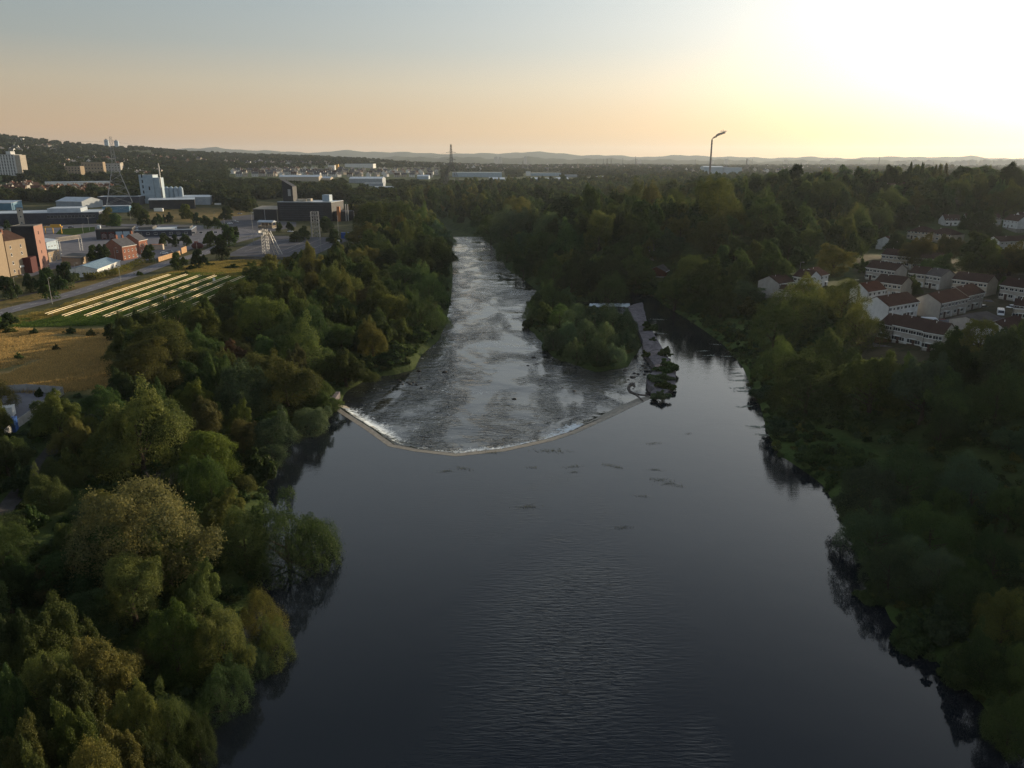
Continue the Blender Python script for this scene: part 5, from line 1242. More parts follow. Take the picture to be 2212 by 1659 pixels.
g = MB(); g.box(-.06, .02, 2, -.003, D-.1, H+.2); g.build('shaded_face_sheet', M['black_clad'], r_); g = MB(); g.box(-9, 1, -1, -.07, 8.5, 7.5); g.build('stair_annexe', M['darkred'], r_)  # near-black sheet paints the shade of the face turned from the sun
bld('brick_annexe', 'low sunlit tan brick annexe beside the pink tower', (107,567), (131,560), 9, 5.2, 'flat', 0, 'brick_tan', 'flatroof', [('F', 3, 15, 3, 0.2, 1.2, 2.4), ('F', 2, 16, 4, 3.2, .9, .9)])
bld('white_hall', 'white panelled hall with curved-looking roof behind the annexe', (103,545), (128,538), 12, 5.6, 'mono', 1.6, 'blue_clad', 'metalroof', [('F', 3, 12, 3, 2.4, 1.4, 1)])
r_, L, D, H, rf = bld('brick_house', 'nearer of two red brick training houses with slate roof', (267,563), (297.5,557), 11, 7.6, 'gable', 3.8, 'brick_red', 'slate', [('F', 2, 12, 4, 4.4, .9, 1.3), ('F', 1.6, 12.4, 4, 1.0, .9, 1.3), ('L', 3, 8, 2, 4.4, .9, 1.3)])
chimney(rf, L*.35, 5.5, 10, 13.4, w_=1.4); chimney(rf, L*.75, 5.5, 10, 13.0, w_=1.2)
r_, L, D, H, rf = bld('brick_house', 'farther of two red brick training houses with slate roof', (303,550), (321,545.5), 10, 8, 'gable', 3.6, 'brick_red', 'slate', [('F', 2, 8, 3, 4.6, .9, 1.3), ('F', 2, 8, 3, 1.2, .9, 1.3)])
chimney(rf, L*.3, 5, 10.4, 13.2, w_=1.4)
r_, L, D, H, rf = bld('vehicle_hall', 'dark flat roofed vehicle hall with mural doors and pale shutters', (209,518), (288,515.5), 22, 7, 'flat', 0, 'black_clad', 'flatroof', top=497, cap=.6)
for x0, x1, m_ in ((.13, .30, 'darkred'), (.33, .50, 'darkred'), (.54, .72, 'blue_clad'), (.74, .92, 'blue_clad')):
    g = MB(); g.box(L*x0, -.12, .1, L*x1, -.003, 5.2); dd = g.build('shutter_door', M[m_], r_)
    if m_ == 'darkred':
        c = (x0+x1)/2*L; w_ = (x1-x0)*L/2; q = MB()
        for k in range(4):
            zz = .5+k*.8; q.add([(c-w_*.8, -.16, zz), (c, -.16, zz+.9), (c, -.16, zz+1.15), (c-w_*.8, -.16, zz+.25)], [(0, 1, 2, 3)]); q.add([(c+w_*.8, -.16, zz), (c, -.16, zz+.9), (c, -.16, zz+1.15), (c+w_*.8, -.16, zz+.25)], [(3, 2, 1, 0)])
        q.build('mural_stripes', M['silver'], dd)
g = MB(); g.box(L*.04, 3, H+.62, L*.12, 8, H+2.6); g.build('roof_plant', M['metalroof'], rf)
r_, L, D, H, rf = bld('office_block', 'low office block with pale flat roofs round courtyards', (291,512), (415,509), 30, 4.2, 'flat', 0, 'dark_clad', 'metalroof', [('F', 4, 60, 12, 1.4, 2.2, 1.4)])
g = MB(); g.box(L*.05, 6, H+.4, L*.30, 24, H+2.2); g.box(L*.72, 8, H+.4, L*.95, 26, H+1.6); g.build('roof_block', M['flatroof'], rf); g = MB(); g.box(L*.36, 4, H+.15, L*.68, 14, H+.9); g.build('white_roof_units', M['white'], rf)
r_, L, D, H, rf = bld('long_office', 'very long dark blue clad building with a row of pale windows', (-80,489), (217,482.5), 42, 9.5, 'flat', 0, 'dark_clad', 'metalroof', cap=.5)
for i in range(14): window(r_, 'F', L*(.62+.026*i), 5.2, 2.2, 2.4, L, D, 'silver', sub=True)
g = MB(); g.box(L*.60, 8, H+.15, L*.85, 36, H+3.4); g.build('upper_storey', M['metalroof'], r_)
r_, L, D, H, rf = bld('stair_tower', 'slim tan stair tower with lit windows before the long dark building', (42,489), (55,488.5), 6, 13, 'flat', 0, 'harl_b', 'flatroof', top=450)
for zz in (2, 7, 12): window(r_, 'F', L/2, zz, 1.2, 1.6, L, D)
r_, L, D, H, rf = bld('blue_roof_hall', 'low white hall with shallow blue-grey roof beside the hedge', (212,598), (261,578), 12.5, 3.6, 'gable', 1.7, 'harl_w', 'blueroof', [('L', 3, 9, 3, 1.4, 1.8, .8), ('F', 4, 26, 5, 1.4, 1.8, .8)])
bld('tan_shed', 'small tan shed behind the blue roofed hall', (176,574), (200,564.5), 9, 3.8, 'mono', .8, 'brick_tan', 'flatroof', [('F', 4, 12, 2, 1.2, 1.2, 1.2)])
# black angular building with tower
r_, L, D, H, rf = bld('angular_building', 'black louvred angular building with a slanted tower', (602,477), (718,478), 34, 15, 'flat', 0, 'black_clad', 'metalroof', top=437, cap=.5)
g = MB()
for k in range(7): g.box(2, -.25, 2+k*1.9, L-8, -.02, 2.5+k*1.9)
g.build('louvres', M['dark_clad'], r_)
tw = (L*.02, L*.21); T = hgt(0, 477, 390, *at(604, 477, 7), 7)
g = MB(); g.add([(tw[0], 12, H+.2), (tw[1], 12, H+.2), (tw[1], 22, H+.2), (tw[0], 22, H+.2), (tw[0], 12, T), (tw[1], 12, T-5.5), (tw[1], 22, T-5.5), (tw[0], 22, T)], [(0, 3, 2, 1), (4, 5, 6, 7), (0, 1, 5, 4), (1, 2, 6, 5), (2, 3, 7, 6), (3, 0, 4, 7)]); tq = g.build('slanted_tower', M['black_clad'], r_)
g = MB(); g.box(tw[0]+5, 11.9, T-14, tw[0]+7.6, 11.99, T-8); g.build('window', M['silver'], tq)
g = MB(); g.box(L*.80, 6, H+.6, L*.93, 14, H+6.5); g.build('pale_roof_box', M['blue_clad'], rf); g = MB(); g.box(L*.30, 8, H+.6, L*.45, 16, H+2.4); g.box(L*.48, 9, H+.6, L*.56, 14, H+3.0); g.build('roof_plant', M['harl_b'], rf)
g = MB(); g.box(L+5, -1, -1, L+7.6, 1.5, 13); g.build('copper_panel', M['orangepanel'], r_)
g = MB(); g.box(L+.1, 4, -1, L+13, 24, 8.5); g.build('side_block', M['black_clad'], r_)
g = MB(); g.tube((L+12, 3, 0), (L+12, 3, 15), .45, .45, 8); g.tube((L+14, 3, 0), (L+14, 3, 15), .45, .45, 8); g.build('flue_pair', M['steel'], r_)
r_, L, D, H, rf = bld('entrance_pavilion', 'low black entrance pavilion with pale overhanging roof', (549,476), (600,477), 16, 9, 'mono', 2.0, 'black_clad', 'harl_b', top=452)
g = MB(); g.tube((L*.55, -3, -1), (L*.55, -3, H), .35, .35, 8); g.build('column', M['silver'], r_)
# silo works
r_, L, D, H, rf = bld('silo_works', 'tall pale blue-grey works tower with silos and a slim stack', (307,439), (337,439), 14, 36, 'flat', 0, 'blue_clad', 'metalroof', top=379, cap=.8)
for k in range(5): g = MB(); g.box(3, -.1, 5+k*6, 4.5, -.02, 8.5+k*6); g.build('window', M['glass'], r_)
g = MB(); g.box(L*.62, -.1, 15, L*.72, -.02, 19); g.build('window', M['glass'], r_)
g = MB(); g.box(L+.05, 1, -1, L+7, 12, H-2.5); g.build('stair_shaft', M['blue_clad'], r_)
g = MB(); st = hgt(0, 439, 360, *at(345, 439, 7), 7); g.tube((L+8.5, 0, 0), (L+8.5, 0, st), .9, .7, 10); g.build('stack', M['silver'], r_)
for i in range(4): g = MB(); g.tube((L+13+i*5.4, 4, -1), (L+13+i*5.4, 4, 17), 2.6, 2.6, 18); g.tube((L+13+i*5.4, 4, 17), (L+13+i*5.4, 4, 19), 2.6, .8, 18); g.build('silo', M['blue_clad'], r_, smooth=False)
bld('works_shed', 'long open fronted shed left of the silos', (213,443), (303,442), 24, 9, 'flat', 0, 'dark_clad', 'metalroof', group='sheds round the silo works')
bld('works_shed', 'dark brown shed in front of the silos', (323,452), (422,450), 20, 9.5, 'mono', 1.2, 'black_clad', 'metalroof', group='sheds round the silo works')
bld('works_shed', 'pale ribbed shed right of the silos', (381,442), (455,441), 24, 8, 'mono', 1.5, 'grey_clad', 'metalroof', group='sheds round the silo works')
bld('works_shed', 'arched grey roof hall behind the long dark building', (122,447), (178,448), 30, 6, 'gable', 4, 'grey_clad', 'metalroof', group='sheds round the silo works')
bld('works_shed', 'green-blue glazed depot under the big pylon', (222,459), (280,458), 18, 6, 'flat', 0, 'teal_clad', 'metalroof', group='sheds round the silo works')
bld('works_shed', 'blue-grey shed cut by the left edge above the long building', (-40,452), (26,452), 18, 6, 'mono', 2, 'teal_clad', 'metalroof', group='sheds round the silo works')
# flats on the hill
r_, L, D, H, rf = bld('tower_block', 'white high-rise block of flats at the left edge', (-12,377), (43,378), 16, 40, 'flat', 0, 'harl_w', 'flatroof', top=334)
g = MB(); g.box(L*.6, 3, H+.35, L*.8, 12, H+5); g.build('lift_housing', M['harl_w'], rf)
for k in range(14):
    for i in range(5): g = None
    b = MB()
    for i in range(8): b.box(L*(.04+i*.12), -.12, 1.2+k*H/14.4, L*(.04+i*.12)+L*.06, -.02, 2.6+k*H/14.4)
    b.build('window_band', M['glass'], r_)
g = MB(); g.box(L+.02, .5, -1, L+9, 13, H-.5); g.build('side_wing', M['harl_b'], r_)
for lab, A, B, tp, wm, ddp in [('low block of flats, first of the row on the hill', (142,375), (175,375), 359, 'brick_tan', 14), ('long block of flats in the middle of the hill row', (178,372), (221,371), 350, 'brick_tan', 14), ('grey flats right of the long block', (222,369), (258,368), 353, 'harl', 14), ('narrow sunlit flats at the right end of the hill row', (259,368), (263,368), 351, 'harl_b', 10)]:
    r_, L, D, H, rf = bld('flats', lab, A, B, ddp, 14, 'flat', 0, wm, 'flatroof', top=tp, group='flats on the hill')
    for k in range(3):
        b = MB(); nn = max(2, int(L/5))
        for i in range(nn): b.box(L*(i+.25)/nn, -.12, H*(.12+k*.29), L*(i+.6)/nn, -.02, H*(.12+k*.29)+1.8)
        b.build('window_band', M['glass'], r_)
for lab, A, tp in [('left one of the twin hilltop towers', (284.5,317), 302), ('right one of the twin hilltop towers', (304.5,317), 304)]:
    x, y = A[0]-CX, 0; d = 3300; X = (A[0]-CX)/F*d; Y = d*.98; z = gz(X, Y); Ht = hgt(0, 0, tp, X, Y, z); wd = 8.5/F*d
    root = empty('tower_block', (X, Y, z)); tag(root, lab, 'tower block', 'twin towers on the hill')
    g = MB(); g.prism([(wd/2+wd/2*math.cos(a*math.pi/4+.39), wd/2*math.sin(a*math.pi/4+.39)) for a in range(8)], -5, Ht, 0); g.build('wall', M['blue_clad'], root)
    g = MB(); g.prism([(wd/2+wd*.25*math.cos(a*math.pi/4), wd*.25*math.sin(a*math.pi/4)) for a in range(8)], Ht, Ht+4, 0); g.build('roof_house', M['harl'], root)
# warehouses in the middle distance
WH = [((603,390),(689,390),382,'harl_b','metalroof',30,'gable','long pale warehouse behind the black building'),((690,391),(714,391),385,'harl_b','metalroof',24,'gable','short pale warehouse joined to the long one'),((754,395),(826,395),386,'grey_clad','metalroof',40,'gable','grey shallow gabled warehouse'),
 ((786,402),(828,402),396,'grey_clad','metalroof',24,'flat','small flat warehouse below the grey gabled one'),((805,412),(850,411),404,'blue_clad','metalroof',30,'flat','flat blue-grey roof nearest the wood'),((901,387),(926,387),381,'blue_clad','metalroof',30,'gable','little grey warehouse left of the riverside pylon'),
 ((977,382),(1084,381),373,'blue_clad','metalroof',60,'flat','very long blue-white warehouse behind the riverside pylon'),((1056,396),(1090,396),387,'teal_clad','metalroof',40,'gable','teal gabled warehouse right of the riverside pylon'),((1092,395),(1116,395),389,'teal_clad','metalroof',30,'flat','low teal warehouse beside the teal gable'),
 ((1133,396),(1165,396),387,'teal_clad','metalroof',40,'gable','teal warehouse under grey roof, left of three'),((1167,396),(1200,396),388,'teal_clad','metalroof',40,'gable','teal warehouse under grey roof, middle of three'),((1202,395),(1228,395),387,'grey_clad','metalroof',40,'gable','grey warehouse, right of three'),
 ((1100,399),(1157,399),393,'harl_b','metalroof',24,'flat','long low pale roof just above the trees'),((1136,380),(1146,380),370,'harl_w','flatroof',14,'flat','white box shaped building in the business park'),((1147,380),(1212,380),374,'blue_clad','metalroof',30,'flat','pale blue shed beside the white box'),
 ((1220,383),(1247,383),378,'grey_clad','metalroof',24,'flat','small pale roof in the business park'),((1288,390),(1332,390),382,'black_clad','metalroof',34,'flat','dark walled warehouse with pale roof'),((1250,393),(1284,393),388,'teal_clad','metalroof',24,'flat','blue low shed left of the dark warehouse'),((1335,394),(1362,394),389,'blue_clad','metalroof',24,'flat','blue low shed right of the dark warehouse'),
 ((1520,376),(1562,376),361,'blue_clad','metalroof',50,'gable','blue gabled works beside the smoking chimney'),((1564,376),(1602,376),362,'blue_clad','metalroof',50,'flat','blue flat works right of the smoking chimney'),((745,361),(806,361),354,'harl_w','metalroof',50,'flat','long white hall above the rows of houses'),
 ((709,367),(723,367),357,'harl_w','flatroof',16,'flat','white office block above the rows of houses'),((725,366),(731,366),355,'yellow','flatroof',10,'flat','small building face coloured orange for the sun glint on it'),((98,402),(238,400),394,'harl_w','metalroof',30,'flat','long white roofed store on the left hillside'),  # orange building: sun glint put into its wall colour
 ((188,347),(204,347),343,'harl_w','metalroof',10,'flat','white block high on the left hill'),((30,305),(50,305),299,'harl_w','flatroof',10,'flat','white building near the hill crest'),((206,346),(270,347),342,'harl_b','metalroof',10,'flat','line of sunlit roofs on the left hillside'),((880,351),(900,351),346,'harl_w','flatroof',16,'flat','small white building on the far plain'),
 ((1040,352),(1062,352),347,'harl_b','flatroof',20,'flat','pale distant block left of the far towers')]
for A, B, tp, wm, rm, dp, rt, lab in WH:
    bld('warehouse', lab, A, B, dp, 8, rt, 3.0 if rt == 'gable' else 0, wm, rm, top=tp, group='warehouses and halls in the middle distance')
# rows of small houses
def small_house(seed, wm, rm):
    mb = MB(); L, D, H, rh = 11, 8, 5.2, 3.2
    mb.box(0, 0, -4, L, D, H, 0); mb.add([(0, 0, H), (0, D, H), (0, D/2, H+rh)], [(0, 2, 1)], 0); mb.add([(L, 0, H), (L, D, H), (L, D/2, H+rh)], [(0, 1, 2)], 0)
    t = .2
    for sg in (0, 1):
        y0 = -.4 if not sg else D+.4; mb.add([(-.2, y0, H-.3), (L+.2, y0, H-.3), (L+.2, D/2, H+rh+.05), (-.2, D/2, H+rh+.05)], [(0, 1, 2, 3) if not sg else (3, 2, 1, 0)], 1)
    mb.box(3, 3.2, H+1, 3.9, 4.4, H+rh+1.3, 0)
    for i in range(3):
        for z in (1, 3.4): mb.box(1.5+i*3.3, -.06, z, 2.9+i*3.3, -.01, z+1.2, 2)
        mb.box(L+.01, 2+i*1.8, 3.4, L+.06, 2.9+i*1.8, 4.5, 2)
    o = mb.build('small_house', [M[wm], M[rm], M['glass']]); d = o.data; bpy.data.objects.remove(o); return d
SHW = [small_house(0, 'harl_w', 'slate'), small_house(1, 'harl_b', 'slate'), small_house(2, 'harl', 'tile')]; SHR = [small_house(3, 'harl_b', 'tile_r'), small_house(4, 'harl', 'tile'), small_house(5, 'brick_tan', 'tile_r')]
def hrow(u0, v0, u1, v1, n, meshes, look, group, s=1.0, jv=.6):
    for i in range(n):
        t = (i+.5)/n; u = u0+(u1-u0)*t+random.uniform(-2, 2); v = v0+(v1-v0)*t+random.uniform(-jv, jv); x, y, z = atg(u, v)
        o = bpy.data.objects.new('small_house', random.choice(meshes)); col.objects.link(o); o.location = (x, y, z); o.scale = (s, s, s); o.rotation_euler = (0, 0, random.choice([0, .15, 1.57, -1.3, .4, 1.2])+random.uniform(-.15, .15))
        tag(o, None, 'house', group); auto(o, look, u, v-3)
for v, n in ((368, 26), (372, 32), (376, 34), (381, 26)): hrow(500 if v > 369 else 560, v, 945, v+2, n, SHW, 'small white gabled house', 'rows of white houses on the plain', 1.15)
hrow(480, 352, 720, 358, 22, SHW, 'tiny pale distant house', 'scattered houses on the plain', 1.2, 3); hrow(880, 355, 1060, 362, 14, SHW, 'tiny pale distant house', 'scattered houses on the plain', 1.3, 3)
hrow(990, 366, 1480, 362, 44, SHW, 'tiny pale distant house', 'scattered houses on the plain', 1.5, 6); hrow(1480, 372, 1800, 366, 22, SHW, 'tiny pale distant house', 'scattered houses on the plain', 1.5, 5)
hrow(85, 414, 240, 409, 20, SHR, 'small red roofed house', 'red roofed houses on the left', 1.0, 2.5); hrow(120, 421, 240, 418, 12, SHR, 'small red roofed house', 'red roofed houses on the left', 1.0, 2)
hrow(-10, 414, 75, 409, 14, SHR, 'small brown roofed house', 'brown roofed houses at the left edge', 1.0, 6); hrow(380, 405, 440, 402, 8, SHR, 'small brown roofed house', 'houses behind the silo works', 1.0, 3)
hrow(120, 355, 440, 345, 30, SHW+SHR, 'tiny hillside house', 'houses on the wooded hillside', 1.2, 9); hrow(0, 330, 130, 322, 12, SHW, 'tiny hillside house', 'houses on the wooded hillside', 1.3, 6); hrow(270, 380, 345, 378, 10, SHW+SHR, 'small brown roofed house', 'houses behind the silo works', 1.2, 5)
# distant towers and chimneys on the city skyline
for i, (u, tp, w_, d, m_) in enumerate([(1069.5,339,7,6500,'harl'),(1078.5,339,7,6500,'harl'),(1130.5,338,6,6500,'harl'),(1662,345,7,7000,'harl'),(1741,346,24,7000,'harl'),(1890,348,12,6000,'harl'),(1902,348,10,6000,'harl'),(1924,345.5,12,6000,'harl'),(1936,349,14,6000,'harl'),(1951,347,16,6500,'harl'),
  (2008,349,18,6000,'harl'),(2024,347,12,6000,'harl'),(2040,346,14,6000,'harl'),(2066,346,16,6000,'harl'),(2096,347,22,6300,'harl'),(2118,346,14,6300,'harl'),(2136,346,14,6300,'harl'),(2156,347,12,6300,'harl'),(2174,347,10,6500,'harl'),(1360,346,10,7000,'harl'),(1510,345,8,7000,'harl'),(1540,344,8,7000,'harl'),(1585,345,7,7000,'harl'),(1700,350,10,7000,'harl'),(1820,351,10,6500,'harl'),(2195,349,12,6500,'harl')]):
    X = (u-CX)/F*d; Y = d*.985; z = gz(X, Y); Ht = hgt(0, 0, tp, X, Y, z); wd = w_/F*d
    g = MB(); g.box(0, 0, -20, wd, wd*.7, Ht); g.box(wd*.3, wd*.2, Ht, wd*.6, wd*.5, Ht+wd*.12)
    o = g.build('distant_tower_block', M[m_], None, (X, Y, z)); tag(o, None, 'tower block', 'distant tower blocks on the skyline'); auto(o, 'hazy far tower block', u, tp)
for (u, tp, d, r0) in [(1358,338,5200,2.4),(1855,339,5600,2.8),(1332,341,5600,1.6),(2167,339,6200,3.5),(2153,341,6200,2.5),(1279,343,5600,1.8),(1596,343,6500,2.0),(1480,344,6500,1.8),(1293,342,5600,1.4)]:
    X = (u-CX)/F*d; Y = d*.985; z = gz(X, Y); Ht = hgt(0, 0, tp, X, Y, z)
    g = MB(); g.tube((0, 0, -5), (0, 0, Ht), r0*1.5, r0*.7, 10); g.tube((0, 0, Ht*.93), (0, 0, Ht*.97), r0*.95, r0*.95, 10); o = g.build('distant_chimney', M['slate'], None, (X, Y, z)); tag(o, None, 'chimney', 'distant chimneys and spires'); auto(o, 'thin hazy far chimney', u, tp)

# ------------------------------------------------------------------ smoking chimney
def big_chimney():
    d = 1750; X = (1513-CX)/F*d; Y = d*.99; z = gz(X, Y); Ht = hgt(0, 0, 301, X, Y, z)
    root = empty('chimney', (X, Y, z)); tag(root, 'tall slender smoking chimney rising above the right hand woods', 'chimney')
    g = MB(); g.tube((0, 0, -3), (0, 0, Ht*.86), 2.5, 1.7, 14); g.build('shaft', mat('chimney_concrete', (.20,.17,.16), .8), root, smooth=False)
    g = MB(); g.tube((0, 0, Ht*.86), (0, 0, Ht), 1.8, 1.6, 14); g.build('dark_top', M['slate'], root)
    sm = MB(); import bmesh
    bm = bmesh.new(); r = random.Random(3)
    for i in range(34):
        t = (i/33)**1.2; ctr = Vector((X+1+26*t+r.uniform(-4, 4)*t, Y+r.uniform(-3, 3), z+Ht+1.5+16*t+r.uniform(-4.5, 4.5)*t**.7)); rr = (1.7+3.9*t)*r.uniform(.45, 1.1)*(1-.4*max(0, t-.6)/.4)
        mtx = Matrix.Translation(ctr)@Matrix.Rotation(-.4, 4, 'Y')@Matrix.Diagonal((rr*1.7, rr, rr*.75, 1)); bmesh.ops.create_icosphere(bm, subdivisions=2, radius=1, matrix=mtx)
    me = bpy.data.meshes.new('smoke_plume'); bm.to_mesh(me); bm.free()
    m = bpy.data.materials.new('smoke'); m.use_nodes = True; n = m.node_tree; n.nodes.clear(); oo = n.nodes.new('ShaderNodeOutputMaterial')
    tr = n.nodes.new('ShaderNodeBsdfTransparent'); df = n.nodes.new('ShaderNodeBsdfDiffuse'); df.inputs[0].default_value = (.62,.57,.52,1); ms = n.nodes.new('ShaderNodeMixShader')
    tc = n.nodes.new('ShaderNodeTexCoord'); no = n.nodes.new('ShaderNodeTexNoise'); no.inputs['Scale'].default_value = .25; no.inputs['Detail'].default_value = 4; rp = n.nodes.new('ShaderNodeMapRange'); rp.inputs[1].default_value = .35; rp.inputs[2].default_value = .65; rp.inputs[3].default_value = .0; rp.inputs[4].default_value = .30
    lw = n.nodes.new('ShaderNodeLayerWeight'); lw.inputs[0].default_value = .4; iv = n.nodes.new('ShaderNodeMath'); iv.operation = 'SUBTRACT'; iv.inputs[0].default_value = 1; mu = n.nodes.new('ShaderNodeMath'); mu.operation = 'MULTIPLY'
    n.links.new(tc.outputs['Object'], no.inputs[0]); n.links.new(no.outputs[0], rp.inputs[0]); n.links.new(lw.outputs['Facing'], iv.inputs[1]); n.links.new(rp.outputs[0], mu.inputs[0]); n.links.new(iv.outputs[0], mu.inputs[1])
    n.links.new(mu.outputs[0], ms.inputs[0]); n.links.new(tr.outputs[0], ms.inputs[1]); n.links.new(df.outputs[0], ms.inputs[2]); n.links.new(ms.outputs[0], oo.inputs[0])
    me.materials.append(m); me.polygons.foreach_set('use_smooth', [True]*len(me.polygons)); o = bpy.data.objects.new('smoke', me); col.objects.link(o); tag(o, 'small plume of pale smoke drifting right from the chimney top', 'smoke', kind='stuff')
big_chimney()

# ------------------------------------------------------------------ pylons and wires
def pylon(u, vb, vt, label, arms=3, rz=0.0, d=None, th=1.0, m='steel_d'):
    if d is None: x, y = at(u, vb, 8); z = gz(x, y); x, y = at(u, vb, z)
    else: x = (u-CX)/F*d; y = d*.985; z = gz(x, y)
    H = hgt(0, 0, vt, x, y, z); root = empty('pylon', (x, y, z), rz); tag(root, label, 'pylon')
    def wdt(t): return (H*.165*(1-t/.62)+H*.028 if t < .62 else H*.028*(1-(t-.62)/.38*.6))
    lev = [0, .12, .23, .33, .42, .50, .57, .62, .68, .74, .80, .86, .92, 1.0]; cs = [(-1, -1), (1, -1), (1, 1), (-1, 1)]
    P = lambda t, c: (c[0]*wdt(t), c[1]*wdt(t), H*t)
    for c in cs:
        g = MB()
        for a, b in zip(lev[:-1], lev[1:]): g.bar(P(a, c), P(b, c), (.26 if a < .6 else .18)*th)
        g.build('leg', M[m], root)
    g = MB()
    for a, b in zip(lev[:-1], lev[1:]):
        for i in range(4):
            c, e = cs[i], cs[(i+1) % 4]; g.bar(P(a, c), P(b, e), .09*th); g.bar(P(a, e), P(b, c), .09*th); g.bar(P(b, c), P(b, e), .09*th)
    g.build('bracing', M[m], root)
    tips = []
    for t, l in ([(.93, .055), (.82, .085), (.71, .065)] if arms == 3 else [(.82, .10), (.67, .085)]):
        for s in (-1, 1):
            g = MB(); e = (s*(H*l+wdt(t)), 0, H*t); 
            for q in (-1, 1): g.bar((s*wdt(t), q*wdt(t), H*t), e, .11*th); g.bar((s*wdt(t), q*wdt(t), H*(t+.025)), e, .11*th)
            g.build('crossarm', M['steel_d'], root); tips.append(e)
    mw = Matrix.Translation((x, y, z))@Matrix.Rotation(rz, 4, 'Z')
    return [mw@Vector(t) for t in tips]
tL = pylon(262, 459, 295, 'very tall steel pylon with spread legs behind the vehicle hall', rz=.5, m='steel')
tC = pylon(976, 410, 312, 'tall steel pylon standing in the trees by the river', arms=2, rz=.35, th=1.6)
tR = pylon(1585, 0, 342, 'distant pylon above the woods right of the chimney', d=2400, arms=3, rz=.6, th=1.4)
for i, (u, vt, d) in enumerate([(1300, 343, 3600), (1308, 344, 3900), (1360, 347, 3400), (1240, 350, 3000), (650, 345, 2600), (1128, 348, 3000), (1966, 349, 4200)]): pylon(u, 0, vt, ['distant pylon left of the works chimneys', 'distant pylon just right of the first', 'distant pylon below the thin far chimney', 'distant pylon above the business park', 'distant pylon above the white house rows', 'distant pylon between the far towers', 'distant pylon near the right skyline'][i], d=d, rz=.4*i, th=1.8)
def wire(a, b, sag, nm='overhead_wire', r=.055):
    g = MB(); n = 24; P = []
    for i in range(n): t = i/(n-1); p = a.lerp(b, t); P.append(Vector((p.x, p.y, p.z-sag*4*t*(1-t))))
    for p, q in zip(P[:-1], P[1:]): g.tube(p, q, r, r, 3)
    return g.build(nm, M['slate'])
side = ['left', 'right']
lv_ = ['top', 'upper', 'middle', 'lower']
k = 0
for i, e in enumerate(tL):
    far = Vector((-1500, 1500, 150+e.z*.4)) if i % 2 == 0 else Vector((tC[min(i, 3)]))
    o = wire(e, far if i % 2 == 0 else tC[min(i, 3)], 18); k += 1
    tag(o, f"thin {['top', 'top', 'middle', 'middle', 'lowest', 'lowest'][i]} wire running {'left' if i % 2 == 0 else 'right'} from the big left pylon", 'overhead wire', 'wires of the big left pylon')
for i, e in enumerate(tC):
    o = wire(e, Vector((tC[i].x-500-i*4, 2600, 60)), 14); tag(o, f"thin {['upper', 'upper', 'lower', 'lower'][i]} {side[i % 2]} arm wire going away from the riverside pylon", 'overhead wire', 'wires of the riverside pylon')

